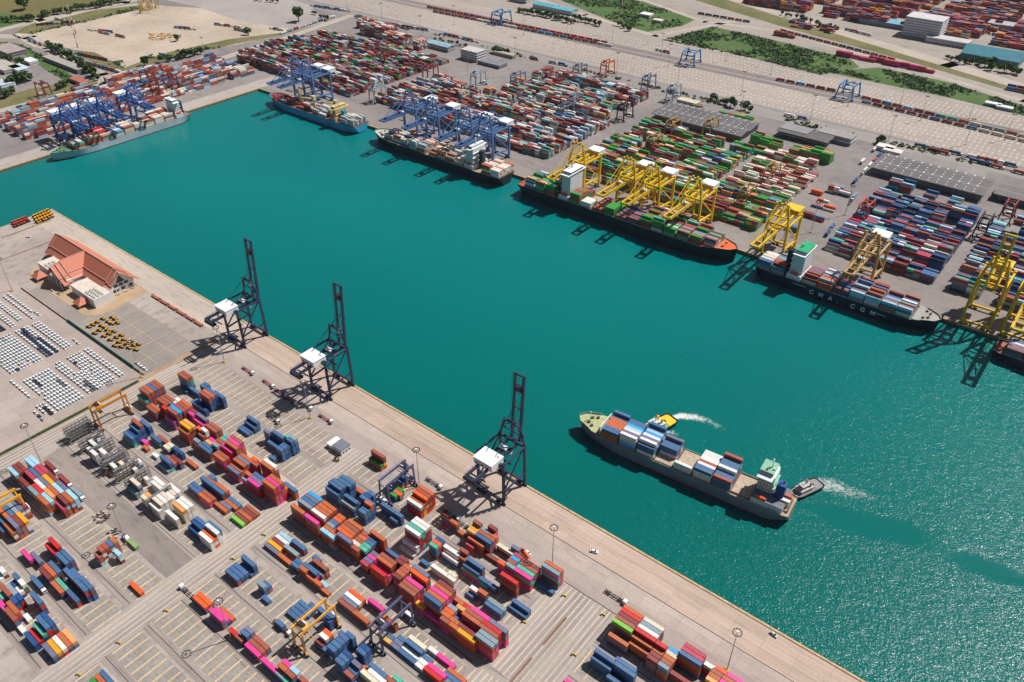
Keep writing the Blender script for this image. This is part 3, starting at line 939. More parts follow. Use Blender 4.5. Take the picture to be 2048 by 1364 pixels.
for yy in (218, 234): k.poly([(-650,yy,.034),(-535,yy,.034),(-535,yy+.4,.034),(-650,yy+.4,.034)], MATS['yellow_line'])
struct('forecourt_lines', k)
# black rubber fenders are things; one prototype
def fenders():
    b = MB(); m = mat('fender_rubber', (.03,.03,.03), .8)
    b.cyl((-1.1,0,-.6),(1.1,0,-.6), .55, m, 10); b.cyl((-.35,0,-.6),(.35,0,-.6), .62, m, 10)
    me = b.mesh('quay_fender'); i = 0
    x = -860
    while x < 5:
        o = obj('quay_fender', me, None, (x, YN+.85, 0))
        tag(o, 'black rubber fender hanging on the near quay wall', 'fender', 'black fenders along the near quay'); x += 11.7; i += 1
fenders()

# ------------------------------------------------------------------ far shore surfaces
def patch(name, pts, m, z=.03, zz=0):
    b = MB(); b.poly([(*G(px, py), z) for px, py in pts][::-1], m); return struct(name, b)
def band(b, pts, w, m, z):
    P = [Vector((*G(*p), z)) if not isinstance(p, Vector) else p for p in pts]
    for i in range(len(P)-1):
        d = (P[i+1]-P[i]); n = Vector((-d.y, d.x, 0)).normalized()*w/2; e = d.normalized()*w*.3
        b.poly([P[i]-n-e, P[i+1]-n+e, P[i+1]+n+e, P[i]+n-e], m)
slab('far_quay_apron', [(XL+.1, 1200, YF, 724)], ground_mat('far_apron', (.23,.20,.185), (.28,.245,.225), .02, .3, (.3,1,1), .3), .03)
slab('left_quay_apron', [(-1048, XL, -600, 724)], ground_mat('left_apron', (.36,.31,.275), (.41,.36,.32), .02, .3, (1,.3,1), .3), .03)
k = MB(); k.box(XL, 1200, YF-.3, YF+1.0, -1.2, .25, M_kerb); k.box(XL-1, XL+.3, -600, YF, -1.2, .25, M_kerb)
struct('far_quay_kerb', k)
# rail yard: pale slabs with rows of short concrete pads
M_ry = ground_mat('rail_yard_slab', (.30,.265,.238), (.37,.325,.29), .012, .2, (.3,1,1), .15)
M_pad = mat('concrete_pad', (.47,.39,.29), .85, var=.25, scale=.1)
slab('rail_yard', [(-1500, 900, 1068, 1252)], M_ry, .05)
k = MB()
for yy, h in ((1074,8),(1088,8),(1100,8),(1113,8),(1126,8),(1139,8),(1150,6),(1198,8),(1210,8),(1222,8),(1235,8)):
    x = -1400+random.uniform(0, 5)
    while x < 400:
        if random.random() < .93: k.poly([(x,yy,.09),(x+2.4,yy,.09),(x+2.4,yy+h*random.uniform(.8,1),.09),(x,yy+h,.09)], M_pad)
        x += 6.6
struct('yard_pads', k)
k = MB()
M_ball = ground_mat('track_ballast', (.27,.235,.22), (.33,.29,.27), .02, .4, (.1,1,1), .3)
k.poly([(-1500,1158,.07),(900,1158,.07),(900,1195,.07),(-1500,1195,.07)], M_ball)
struct('rail_ballast', k)
k = MB()
for yy in (1161, 1167, 1179, 1184, 1189):
    for dy in (0, 1.5): k.box(-1500, 900, yy+dy-.1, yy+dy+.1, .08, .25, M_rust)
struct('rail_tracks', k)
slab('port_road', [(-1500, 900, 1030, 1062)], ground_mat('port_road', (.24,.215,.205), (.30,.27,.25), .02, .4, (.1,1,1), .15), .05)
M_veg = ground_mat('scrub', (.06,.12,.03), (.10,.15,.05), .02, .3, (1,1,1), .5)
M_veg2 = ground_mat('dry_scrub', (.12,.13,.05), (.2,.17,.08), .02, .3, (1,1,1), .4)
M_sand = ground_mat('sandy_ground', (.40,.325,.25), (.52,.43,.34), .008, .2, (1,1,1), .15)
M_grd = ground_mat('pale_road', (.38,.33,.275), (.44,.385,.32), .02, .4, (1,1,1), .1)
slab('hinterland', [(-4000, 3000, 1252, 8500)], ground_mat('hinterland', (.29,.25,.215), (.37,.325,.28), .004, .1, (1,1,1), .2), .06)
patch('scrub_field', [(1060,-30),(1290,4),(1392,38),(1365,52),(1296,64),(1235,48),(1120,0),(1000,-45)], M_veg, .12)
patch('meadow', [(1322,80),(1425,53),(1556,82),(1700,118),(1720,135),(1640,150),(1460,105)], M_veg, .12)
patch('verge', [(1640,142),(1760,135),(1900,165),(2048,212),(2300,290),(2300,330),(2048,232),(1900,196)], M_veg, .125)
patch('railway_verge', [(1290,-30),(1560,52),(1800,118),(2048,190),(2400,290),(2400,270),(2048,172),(1800,98),(1560,34),(1330,-40)], M_veg2, .13)
patch('dirt_lot', [(28,72),(60,40),(290,5),(330,12),(470,20),(640,48),(470,90),(350,105),(245,140),(215,128),(180,108),(130,95),(70,95)], M_sand, .12)
patch('far_lot', [(330,0),(480,-30),(620,10),(650,46),(590,60),(470,40),(400,15)], ground_mat('far_lot', (.33,.29,.27), (.38,.34,.31), .01, .2, (1,1,1), .15), .125)
patch('grass_field', [(-60,-40),(240,-60),(250,0),(80,35),(0,50),(-60,55)], ground_mat('field_grass', (.17,.14,.05), (.14,.13,.05), .01, .2, (1,1,1), .3), .12)
patch('dark_grass', [(-60,25),(0,25),(60,35),(75,48),(0,55),(-60,66)], M_veg, .13)
patch('roadside_grass', [(60,68),(230,30),(290,18),(280,10),(190,20),(100,42),(50,52),(30,66)], M_veg2, .14)
patch('ditch_grass', [(0,83),(40,88),(100,118),(130,140),(160,165),(150,172),(100,145),(40,104),(0,92)], M_veg, .14)
patch('lot_verge', [(200,128),(250,142),(340,118),(470,88),(560,70),(560,66),(460,78),(330,106),(250,135),(190,105),(150,100),(150,108)], M_veg2, .145)
patch('left_field', [(-60,205),(0,195),(60,178),(150,162),(240,160),(200,182),(120,190),(60,200),(0,225),(-60,240)], M_veg2, .14)
k = MB()
for pts, w_ in (([(-60,75),(80,40),(250,5),(340,-20)], 22), ([(-60,70),(60,75),(140,120),(200,150),(215,165)], 24), ([(0,222),(130,190),(240,160),(440,118),(560,80),(700,32)], 18),
               ([(1020,-20),(1170,30),(1310,72),(1480,40)], 13), ([(1230,-20),(1410,44),(1560,62),(2048,202),(2300,275)], 13), ([(1310,72),(1500,118)], 6),
               ([(1380,-30),(1600,40),(1900,130),(2100,190)], 30)):
    band(k, pts, w_, M_grd, .16)
struct('far_roads', k)
# ------------------------------------------------------------------ containers: everything is collected, the 300 that show largest become things
CONT = []     # dict(x,y,z centre of base, L, a, c(code or rgb), score, label)
NUMW = ['lowest', 'second', 'third', 'fourth', 'fifth', 'sixth', 'seventh']
def cont(cx, cy, z, L, a, code, vis, label=None, W=2.44, H=2.59, meta=None):
    d2 = cx*cx+cy*cy+(CH-z)**2
    cz = (CH-z)/math.sqrt(d2)
    sc_ = (vis[0]*L*W*cz + vis[1]*L*H*.45 + vis[2]*W*H*.45)/d2
    px = fw.dot(Vector((cx, cy, z-CH)))
    u = 1024+CF*rt.dot(Vector((cx, cy, z-CH)))/px; v = 682-CF*up.dot(Vector((cx, cy, z-CH)))/px
    if not (-15 < u < 2063 and -15 < v < 1380): sc_ = 0
    CONT.append(dict(x=cx, y=cy, z=z, L=L, W=W, H=H, a=a, c=code, s=sc_, label=label, meta=meta, uv=(u, v)))
def near_stacks(data):
    by = {}
    for i, s in enumerate(data):
        by.setdefault(round(s[2]), []).append(s)
    def height_at(x0, x1, y):
        best = 0
        for s in data:
            if abs(s[2]-y) < 1.3 and s[1] < x1-1 and s[1]+(12.19 if s[5] == 40 else 6.06) > x0+1: best = max(best, s[3])
        return best
    for s in data:
        b, x, y, n, c, L, pal, row = s; Lm = 12.19 if L == 40 else 6.06
        hy = height_at(x, x+Lm, y-2.75); hx = height_at(x+Lm, x+Lm+2.2, y)
        hb = min(height_at(x, x+Lm, y+2.75), height_at(x-2.2, x, y))
        for k in range(n):
            vis = (1 if k == n-1 else 0, 1 if k >= hy else 0, 1 if k >= hx else 0)
            if not any(vis) and k < hb: continue
            cc = c if k == n-1 or random.random() < .1 else random.choice(pal)
            cont(x+Lm/2+random.uniform(-.06, .06), y+1.22+random.uniform(-.05, .05), k*2.6+.02, Lm, 0, cc, vis, W=2.44, meta=('near', b, x, row, k, n, L))
near_stacks(NEAR)

def bay_block(x0, x1, y0, y1, pal, hmin, hmax, along='x', fill=.93, zb=0.0, gap=8.6, rows=6, meta=None, rp=2.75, seed=None, top=None, twenty=.25):
    """A yard block field: bays of six rows with a truck lane between blocks, heights drifting bay to bay."""
    rr = random.Random(seed or int(x0*7+y0*13))
    A0, A1, B0, B1 = (x0, x1, y0, y1) if along == 'x' else (y0, y1, x0, x1)
    b = B0
    while b+rows*rp <= B1+1:
        a = A0; base = rr.uniform(hmin, hmax)
        while a+12.3 <= A1:
            base += rr.uniform(-1.2, 1.2); base = min(hmax, max(hmin, base))
            if rr.random() < fill:
                hs = []
                for r in range(rows):
                    h = int(round(base+rr.uniform(-.75, .75)));
                    if rr.random() < .12: h = int(rr.uniform(0, hmin))
                    hs.append(max(0, min(int(hmax+.7), h)))
                dom = rr.choice(pal)
                for r in range(rows):
                    n = hs[r]
                    tw = rr.random() < twenty
                    for k in range(n):
                        for h2 in ((0, 1) if tw else (0,)):
                            cc = dom if rr.random() < .25 else rr.choice(pal)
                            if k == n-1 and top and rr.random() < .6: cc = rr.choice(top)
                            Lm = 6.06 if tw else 12.19
                            aa = a + (h2*6.25 if tw else 0) + Lm/2; bb = b+r*rp+1.22
                            if along == 'x': cont(aa, bb, zb+k*2.6, Lm, 0, jit(CC[cc]), (k == n-1, r == 0 or k >= hs[r-1], 0))
                            else: cont(bb, aa, zb+k*2.6, Lm, math.pi/2, jit(CC[cc]), (k == n-1, 0, 0))
            a += 12.75
        b += rows*rp+gap
# yard behind the dark blue-hulled ship (right)
P1 = 'bbbnBBmmmrklsbwtgn'
for x0, x1 in ((-192, -90), (-76, 40)):
    bay_block(x0, x1, 729, 905, P1, 3.2, 5.4, fill=.95, gap=7.0)
bay_block(-190, -95, 908, 930, 'bBmrtl', 1, 4, fill=.6, gap=6)
bay_block(-60, 10, 905, 960, 'mbrBl', 1, 3, fill=.5, gap=9)
bay_block(-252, -212, 745, 800, 'rObwms', .6, 2.2, fill=.35, rows=2, gap=14)
bay_block(-252, -212, 812, 890, 'rObwms', .6, 2.4, fill=.6, rows=2, gap=10)
# green yard
P2 = 'GGGGmmrrrwastbm'
bay_block(-500, -340, 722, 905, P2, 3.0, 5.0, fill=.94, gap=6.8)
bay_block(-337, -258, 722, 800, P2, 3.4, 5.2, fill=.96, gap=6.8)
bay_block(-337, -258, 802, 905, 'wwccGrmr', 2.2, 4.4, fill=.92, gap=6.8)
bay_block(-392, -262, 930, 962, 'GGGGrm', 3.2, 4.6, fill=.85, gap=5, top='GGGGra')
bay_block(-350, -265, 905, 925, 'wcrmG', 1, 3, fill=.7)
bay_block(-485, -395, 1000, 1012, 'GrGGy', 1, 1.6, fill=.7, rows=4)
# yard behind the blue cranes
P3 = 'mmmmrrssewwclbtanr'
bay_block(-846, -740, 745, 862, P3, 2.6, 5, fill=.9, gap=7.5)
bay_block(-738, -534, 734, 882, P3, 3, 5.3, fill=.95, gap=7.5)
bay_block(-728, -540, 882, 1000, P3, 2.8, 5, fill=.92, gap=7.5)
bay_block(-845, -800, 868, 890, 'mrw', 1, 2.5, fill=.6)
# upper yard
P4 = 'mmmmmrrsweebtnmG'
bay_block(-1150, -874, 736, 920, P4, 3, 5.2, fill=.95, gap=7.0)
bay_block(-1060, -880, 925, 960, P4, 2, 4, fill=.85, gap=7)
bay_block(-1180, -1150, 760, 900, P4, 2, 3.5, fill=.8)
for x0, x1, y0, rw, hh in ((-1118, -1050, 968, 12, 7), (-1042, -980, 950, 9, 7), (-1150, -1125, 990, 10, 6), (-975, -950, 955, 8, 6)):
    bay_block(x0, x1, y0, y0+rw*2.62, 'rmmwesrr', hh-.4, hh, rows=rw, rp=2.6, fill=1, gap=2, top='owrwc', twenty=0)
bay_block(-950, -930, 905, 930, 'wwwc', 1, 2, fill=.9)
# left quay yard, boxes parallel to the left quay
P5 = 'rrmmmswelbbcro'
bay_block(-1190, -1066, 372, 725, P5, 2.0, 4.6, along='y', fill=.93, gap=7.5)
bay_block(-1220, -1196, 500, 640, P5, 1.5, 3, along='y', fill=.7)
# far terminal in the top corner
P6 = 'mrrmkkmmggnbarysm'
for bx in range(5):
    for by in range(6):
        x0 = -690+bx*150+by*14
        bay_block(x0, x0+132, 1585+by*88, 1660+by*88, P6, 3, 6, fill=.92, gap=9)
bay_block(-560, -470, 1480, 1540, 'rmogb', 1, 4, fill=.7, gap=9)
bay_block(-130, 0, 1430, 1560, P6, 2, 5, fill=.8, gap=10)
bay_block(-420, -255, 1362, 1375, 'kkkp', 2, 3, fill=1, rows=3)
bay_block(-548, -500, 1410, 1420, 'rm', 2, 3, fill=1, rows=3)
bay_block(-165, 40, 1352, 1362, 'kmsb', 1.6, 2.6, fill=1, rows=3)

# ------------------------------------------------------------------ quay cranes
def crane_mats(kind):
    if kind == 'navy': return mat('crane_navy', (.035,.05,.10), .45, var=.2), mat('crane_house_white', (.8,.8,.8), .5, var=.06), mat('crane_dark', (.02,.025,.04), .5)
    if kind == 'blue': return mat('crane_blue', (.10,.19,.38), .45, var=.15), mat('crane_house_white', (.8,.8,.8), .5, var=.06), mat('crane_dark_blue', (.03,.07,.17), .5)
    if kind == 'deep': return mat('crane_deep_blue', (.03,.10,.32), .45, var=.15), mat('crane_house_white', (.8,.8,.8), .5, var=.06), mat('crane_dark_blue', (.03,.07,.17), .5)
    if kind == 'tan': return mat('crane_tan', (.48,.31,.11), .5, var=.15), mat('crane_house_white', (.8,.8,.8), .5, var=.06), mat('crane_brown', (.20,.12,.05), .6)
    return mat('crane_yellow', (.72,.46,.02), .45, var=.15), mat('crane_house_white', (.8,.8,.8), .5, var=.06), mat('crane_ochre', (.38,.24,.05), .6)
def quay_crane(kind, label, group, gauge=22.0, span=21.0, ht=36.0, apex=51.0, boomlen=51.0, up_=True, back=20.0, loc=(0,0,0), rz=0, house_col=None):
    M, H_, D_ = crane_mats(kind)
    if house_col: H_ = house_col
    t = thing('quay_crane', label, 'quay crane', loc, rz, group)
    hs = span/2
    zp = ht*.9
    # travelling gear
    for y in (0, -gauge):
        for sx in (-1, 1):
            b = MB()
            for k_ in (-1, 1):
                b.box(sx*(hs-2.2)+k_*2.1-1.6, sx*(hs-2.2)+k_*2.1+1.6, y-.55, y+.55, .25, 1.5, D_)
                for wx in (-.9, .9): b.cyl((sx*(hs-2.2)+k_*2.1+wx, y-.3, .45), (sx*(hs-2.2)+k_*2.1+wx, y+.3, .45), .42, D_, 8)
            b.box(sx*(hs-2.2)-2.6, sx*(hs-2.2)+2.6, y-.5, y+.5, 1.5, 2.5, M)
            obj('bogie', b, t)
        b = MB(); b.box(-hs, hs, y-.75, y+.75, 2.5, 4.1, M); obj('sill_beam', b, t)
    # legs: landside vertical, waterside narrowing to the head
    topw = 7.6
    for sx in (-1, 1):
        b = MB(); b.bar((sx*hs, -gauge, 4), (sx*hs, -gauge, ht+1), 1.5, 1.5, M); obj('leg', b, t)
        b = MB(); b.bar((sx*hs, 0, 4), (sx*(hs-.6), 0, ht), 1.7, 1.5, M); b.bar((sx*(hs-.6), 0, ht), (sx*topw*.75, -1.0, apex), 1.15, 1.15, M); obj('leg', b, t)
        b = MB()
        b.bar((sx*hs, 0, 13), (sx*hs, -gauge, 11), 1.0, 1.1, M)
        b.bar((sx*hs, -gauge, 11.5), (sx*(hs-.6), -1, ht-1.5), .85, .85, M)
        b.bar((sx*(hs-.3), 0, ht-1), (sx*hs, -gauge, ht-1), 1.0, 1.2, M)
        obj('side_brace', b, t)
    for y in (0, -gauge): b = MB(); b.box(-hs, hs, y-.7, y+.7, ht-2.2, ht-.4, M); obj('portal_beam', b, t)
    b = MB(); b.box(-topw*.85, topw*.85, -1.8, -.2, apex-1.2, apex, M)
    for sx in (-1, 1):
        b.cyl((sx*2.5, -1.6, apex+.6), (sx*2.5, -.2, apex+.6), 1.0, D_, 10); b.box(sx*2.5-.6, sx*2.5+.6, -2, 0, apex, apex+1.7, M)
        b.bar((sx*topw*.8, -1, apex-.6), (sx*(hs-1), 0, ht+6), .5, .5, M)
    b.bar((-hs+1.4, -.2, ht+7), (hs-1.4, -.2, ht+7), .8, .8, M)
    for sx in (-1, 1): b.bar((sx*(hs-1.3), -.2, ht+7), (0, -.8, apex-1), .45, .45, M)
    obj('head_frame', b, t)
    # main girders from the hinge back over the yard
    gx = 3.6; zg = ht-3.2
    b = MB()
    for sx in (-1, 1):
        b.bar((sx*gx, 3.4, zg), (sx*gx, -gauge-back, zg), 1.2, 2.2, M)
        b.bar((sx*(gx+.9), 3, zg+1.7), (sx*(gx+.9), -gauge-back, zg+1.7), .12, .12, D_)
        for q in range(0, int((gauge+back)/3)): b.bar((sx*(gx+.9), 2-q*3, zg+.7), (sx*(gx+.9), 2-q*3, zg+1.75), .09, .09, D_)
    for y in (2.5, -gauge*.5, -gauge, -gauge-back*.55, -gauge-back): b.bar((-gx, y, zg+.6), (gx, y, zg+.6), .8, .8, M)
    obj('girder', b, t)
    b = MB()
    for y in (-gauge-back+.5, -gauge-back+3): b.box(-gx-2.2, gx+2.2, y-.35, y+.35, zg-2.8, zg-1.4, D_)
    for q in range(9): b.box(-gx-2+q*1.3, -gx-1.3+q*1.3, -gauge-back-.2, -gauge-back+3.4, zg-3.6, zg-2.9, D_)
    b.bar((-gx-1, -gauge-back+2, zg-1), (-gx-1, -gauge-back+8, zg-4.5), .3, .3, D_); b.bar((gx+1, -gauge-back+2, zg-1), (gx+1, -gauge-back+8, zg-4.5), .3, .3, D_)
    b.box(-gx-2.6, gx+2.6, -gauge-back+7.2, -gauge-back+8, zg-5, zg-4.4, D_)
    obj('service_platform', b, t)
    # stays
    b = MB()
    for sx in (-1, 1): b.bar((sx*4, -1.4, apex-.4), (sx*gx, -gauge-back*.35, zg+1.3), .32, .32, M)
    obj('back_stay', b, t)
    # boom
    b = MB()
    c0 = Vector((0, 3.8, zg))
    ang = R(86) if up_ else 0.0
    d = Vector((0, math.cos(ang), math.sin(ang))); n = Vector((0, -math.sin(ang), math.cos(ang)))
    for sx in (-1, 1):
        s0 = Vector((sx*gx, 0, 0))
        b.bar(c0+s0, c0+s0+d*boomlen, 1.05, 1.7, M)
        b.bar(c0+Vector((sx*(gx-1.3), 0, 0))+n*.3, c0+Vector((sx*(gx-1.3), 0, 0))+n*.3+d*(boomlen*.97), .3, .3, D_)
        b.bar(c0+Vector((sx*(gx+.9), 0, 0))+n*1.5, c0+Vector((sx*(gx+.9), 0, 0))+n*1.5+d*boomlen, .13, .13, D_)
    k_ = 0
    while k_ <= boomlen+.1:
        b.bar(c0+Vector((-gx, 0, 0))+d*k_, c0+Vector((gx, 0, 0))+d*k_, .7, .8, M); k_ += boomlen/4
    for q in range(12):
        a0 = d*(boomlen*(q/12)); a1 = d*(boomlen*((q+1)/12))
        b.bar(c0+Vector((-1.6 if q % 2 else 1.6, 0, 0))+a0, c0+Vector((1.6 if q % 2 else -1.6, 0, 0))+a1, .18, .18, D_)
    b.bar(c0+Vector((-gx-1, 0, 0))+d*(boomlen-.3), c0+Vector((gx+1, 0, 0))+d*(boomlen-.3), 1.0, 1.2, M)
    for f_ in (.8,): b.box(-2.6, 2.6, (c0+d*boomlen*f_).y-1.6, (c0+d*boomlen*f_).y+1.6, (c0+d*boomlen*f_).z-1.6, (c0+d*boomlen*f_).z+1.6, D_)
    bo = obj('boom', b, t)
    b = MB()
    if up_:
        for sx in (-1, 1):
            b.bar((sx*4, -1, apex), c0+Vector((sx*gx, 0, 0))+d*boomlen*.42, .3, .3, M)
            b.bar((sx*2.5, -1, apex+1), c0+Vector((sx*2.0, 0, 0))+d*boomlen*.62, .14, .14, D_)
    else:
        for sx in (-1, 1):
            for f_ in (.42, .86): b.bar((sx*4, -1, apex), c0+Vector((sx*gx, 0, 0))+d*boomlen*f_, .38, .38, M)
            b.bar((sx*2.5, -1, apex+1), c0+Vector((sx*2.0, 0, 0))+d*boomlen*.6, .14, .14, D_)
    obj('fore_stay', b, t)
    # machinery house, cab, trolley, stairs
    b = MB(); hy0, hy1 = (-gauge-7.5, -gauge+3.8) if gauge < 25 else (-gauge-14, -gauge-1)
    zb = ht-3.6
    b.box(-7.4, 7.4, hy0, hy1, zb+.6, zb+5.6, H_)
    hm = obj('machinery_house', b, t)
    b = MB(); b.box(-7.7, 7.7, hy0-.3, hy1+.3, zb+5.6, zb+5.85, H_)
    for q in range(3): b.box(-5+q*4.4, -4.4+q*4.4, hy0+2, hy0+2.6, zb+5.85, zb+6.3, H_)
    b.box(4.5, 6, hy1-2.5, hy1-1, zb+5.85, zb+6.6, H_)
    obj('roof', b, hm)
    for q in range(3):
        b = MB(); b.box(-5.8+q*4.6, -4.6+q*4.6, hy0-.06, hy0+.0, zb+1.2, zb+2.6, D_); obj('louvre', b, hm)
    b = MB(); ty = 14 if not up_ else -9
    b.box(-3.4, 3.4, ty-2.6, ty+2.6, zg+1.1, zg+1.9, D_); b.box(-3, 3, ty-1.6, ty+1.6, zg+1.9, zg+3.0, H_); obj('trolley', b, t)
    b = MB(); b.box(1.4, 3.6, ty+2.8, ty+5.4, zg-4.2, zg-1.5, H_); b.box(1.5, 3.5, ty+5.4, ty+5.46, zg-3.9, zg-2.3, D_); obj('operator_cab', b, t)
    b = MB()
    for sx in (-1, 1): b.bar((sx*1.8, ty, zg+1), (sx*1.8, ty, zg-9), .08, .08, D_)
    b.box(-6.1, 6.1, ty-.5, ty+.5, zg-9.7, zg-9, D_); obj('spreader', b, t)
    b = MB(); z = 4; s = 1
    while z < ht-4:
        b.bar((hs+1.2, -gauge-1.4*s, z), (hs+1.2, -gauge+1.4*s, z+2.8), .6, .14, D_); z += 2.8; s = -s
    b.bar((hs+1.2, -gauge-1.8, 2), (hs+1.2, -gauge-1.8, ht-2), .16, .16, D_); b.bar((hs+1.2, -gauge+1.8, 2), (hs+1.2, -gauge+1.8, ht-2), .16, .16, D_)
    obj('stairs', b, t)
    return t
gN = 'navy quay cranes with raised booms on the near quay'
qc = quay_crane('navy', 'navy quay crane with raised boom, the one beside the moving ship', gN, loc=(-237.9, 297.0, 0))
tree_copy(qc, (-405.2, 297, 0), 0, 'navy quay crane with raised boom, the middle one of the near quay')
tree_copy(qc, (-510.5, 297, 0), 0, 'navy quay crane with raised boom, the one nearest the red-roofed building')
PI = math.pi
MB.K = 1.4
gB = 'blue quay cranes beyond the basin'
qb = quay_crane('blue', 'pale blue quay crane at the bow end of the grey-decked ship beside the yellow cranes', gB, gauge=30, span=22, ht=40, apex=60, boomlen=44, up_=False, back=14, loc=(-670, 680, 0), rz=PI)
for x, l in ((-616, 'pale blue quay crane, second of the row over the dark-hulled ship'), (-585, 'pale blue quay crane closest to the white superstructure of the dark-hulled ship')):
    tree_copy(qb, (x, 680, 0), PI, l)
qb['label'] = 'pale blue quay crane nearest the bow of the dark-hulled ship'
tree_copy(qb, (-708, 680, 0), PI, 'pale blue quay crane standing past the bow of the dark-hulled ship')
for x, l in ((-925, 'blue quay crane over the bow of the sky blue ship'), (-903, 'blue quay crane, middle one of the pair behind the sky blue ship')):
    tree_copy(qb, (x, 680, 0), PI, l)
qd = quay_crane('deep', 'dark blue quay crane closest to the open corner of the left quay', 'dark blue quay cranes on the left quay', gauge=26, span=20, ht=34, apex=52, boomlen=36, up_=False, back=10, loc=(-1020, 405, 0), rz=-PI/2)
tree_copy(qd, (-1020, 452, 0), -PI/2, 'dark blue quay crane amidships of the pale grey ship')
tree_copy(qd, (-1020, 492, 0), -PI/2, 'dark blue quay crane nearest the white bridge of the pale grey ship')
tree_copy(qd, (-1020, 428, 0), -PI/2, 'dark blue quay crane, second along the left quay from open water')
gY = 'yellow quay cranes on the far quay'
qy = quay_crane('yellow', 'yellow quay crane beside the stern of the green-laden ship', gY, gauge=30, span=21, ht=38, apex=58, boomlen=46, up_=False, back=14, loc=(-455, 680, 0), rz=PI)
for x, l in ((-392, 'yellow quay crane, left one of the pair over the green-laden ship'), (-363, 'yellow quay crane, right one of the pair over the green-laden ship'),
             (-316, 'yellow quay crane nearest the orange bow of the green-laden ship')):
    tree_copy(qy, (x, 680, 0), PI, l)
M_yh = mat('crane_house_yellow', (.75,.5,.04), .5)
qz = quay_crane('yellow', 'yellow quay crane with yellow-roofed house at the stern of the lettered ship', gY, gauge=30, span=21, ht=38, apex=58, boomlen=46, up_=False, back=14, loc=(-226, 680, 0), rz=PI, house_col=M_yh)
qt = quay_crane('tan', 'tan quay crane over the middle of the lettered ship', 'tan quay cranes on the far quay', gauge=30, span=21, ht=38, apex=56, boomlen=40, up_=False, back=10, loc=(-143, 680, 0), rz=PI)
qr = quay_crane('yellow', 'yellow quay crane with raised boom by the bow of the lettered ship', gY, gauge=30, span=22, ht=44, apex=66, boomlen=50, up_=True, back=12, loc=(-43, 680, 0), rz=PI, house_col=M_yh)
tree_copy(qy, (-12, 680, 0), PI, 'yellow quay crane at the right edge beyond the lettered ship', None, (1.1, 1.1, 1.15))

MB.K = 1.0
# ------------------------------------------------------------------ rubber-tyred gantry cranes
def rtg(cname, c, label, group, loc, span=23.0, W=9.0, H=17.0, rz=0, rail=False):
    M = mat('gantry_'+cname, c, .5, var=.18); D_ = mat('gantry_dark', (.035,.033,.035), .6); Wm = mat('gantry_white', (.72,.72,.7), .5); Tm = mat('tyre', (.02,.02,.02), .9)
    t = thing('yard_gantry_crane', label, 'gantry crane', loc, rz, group)
    for sy in (-1, 1):
        y = sy*span/2
        for sx in (-1, 1):
            b = MB(); b.bar((sx*W/2, y, 2), (sx*W/2*.78, y, H), .95, .8, M); obj('leg', b, t)
            b = MB()
            for wx in (-1.2, 1.2): b.cyl((sx*W/2+wx, y-.45, .8), (sx*W/2+wx, y+.45, .8), .8, Tm, 10)
            b.box(sx*W/2-2, sx*W/2+2, y-.4, y+.4, 1.3, 1.9, D_); obj('wheel_set', b, t)
        b = MB(); b.box(-W/2-1.5, W/2+1.5, y-.5, y+.5, 1.9, 2.9, M); b.bar((-W/2*.78, y, H-2.6), (W/2*.78, y, H-2.6), .5, .6, M); obj('sill_beam', b, t)
    for sx in (-1, 1):
        b = MB(); b.box(sx*W/2*.78-.5, sx*W/2*.78+.5, -span/2-.8, span/2+.8, H-.1, H+1.3, M); obj('girder', b, t)
        b = MB()
        for q in range(int(span/2)): b.bar((sx*(W/2*.78+.7), -span/2+q*2, H+1.3), (sx*(W/2*.78+.7), -span/2+q*2, H+2.2), .07, .07, D_)
        b.bar((sx*(W/2*.78+.7), -span/2, H+2.2), (sx*(W/2*.78+.7), span/2, H+2.2), .09, .09, M); obj('handrail', b, t)
    b = MB(); ty = -span/2+4.5
    b.box(-W/2*.8, W/2*.8, ty-2.2, ty+2.2, H+1.4, H+1.9, M); b.box(-2.2, 2.0, ty-1.6, ty+.6, H+1.9, H+3.4, D_); b.box(-3.2, -2.4, ty-1, ty+1.4, H+1.9, H+3, M)
    b.cyl((-1.2, ty+1, H+2.4), (1.6, ty+1, H+2.4), .6, Wm, 8); b.cyl((-.6, ty-1.9, H+2.2), (2.2, ty-1.9, H+2.2), .45, M, 8)
    tr = obj('trolley', b, t)
    b = MB(); b.box(-W/2*.5-.9, -W/2*.5+.9, ty-1.2, ty+1.2, H-2.6, H-.3, Wm); b.box(-W/2*.5-.95, -W/2*.5-.9, ty-1, ty+1, H-2.3, H-1, D_); obj('operator_cab', b, t)
    b = MB()
    for sx in (-1, 1): b.bar((sx*1.4, ty, H+1.4), (sx*1.4, ty, H-4.6), .07, .07, D_)
    b.box(-6.1, 6.1, ty-1.1, ty-.8, H-5.2, H-4.7, M); b.box(-6.1, 6.1, ty+.8, ty+1.1, H-5.2, H-4.7, M); b.box(-1.6, 1.6, ty-1.1, ty+1.1, H-4.9, H-4.3, D_); obj('spreader', b, t)
    b = MB(); b.box(-2.6, 2.6, span/2+.5, span/2+2.4, 2.2, 4.7, Wm); b.box(-2.7, -2.65, span/2+.9, span/2+2, 2.6, 4, D_); obj('engine_house', b, t)
    b = MB(); b.box(-1.6, 1.6, -span/2-2.2, -span/2-.5, 2.2, 4, D_); z = 3
    while z < H-1: b.bar((W/2*.85+.9, -span/2-.8, z), (W/2*.85+.9, -span/2+.8, z+1.6), .5, .1, D_); z += 1.8
    obj('ladder', b, t)
    return t
gR = 'yard gantry cranes of the near terminal'
r_or = rtg('orange', (.55,.22,.03), 'orange gantry crane crossing the tracks by the green fence', gR, (-501, 161.5, 0))
rtg('bright_orange', (.80,.40,.02), 'orange gantry crane over small mixed boxes at the left edge', gR, (-462, 68, 0), W=10)
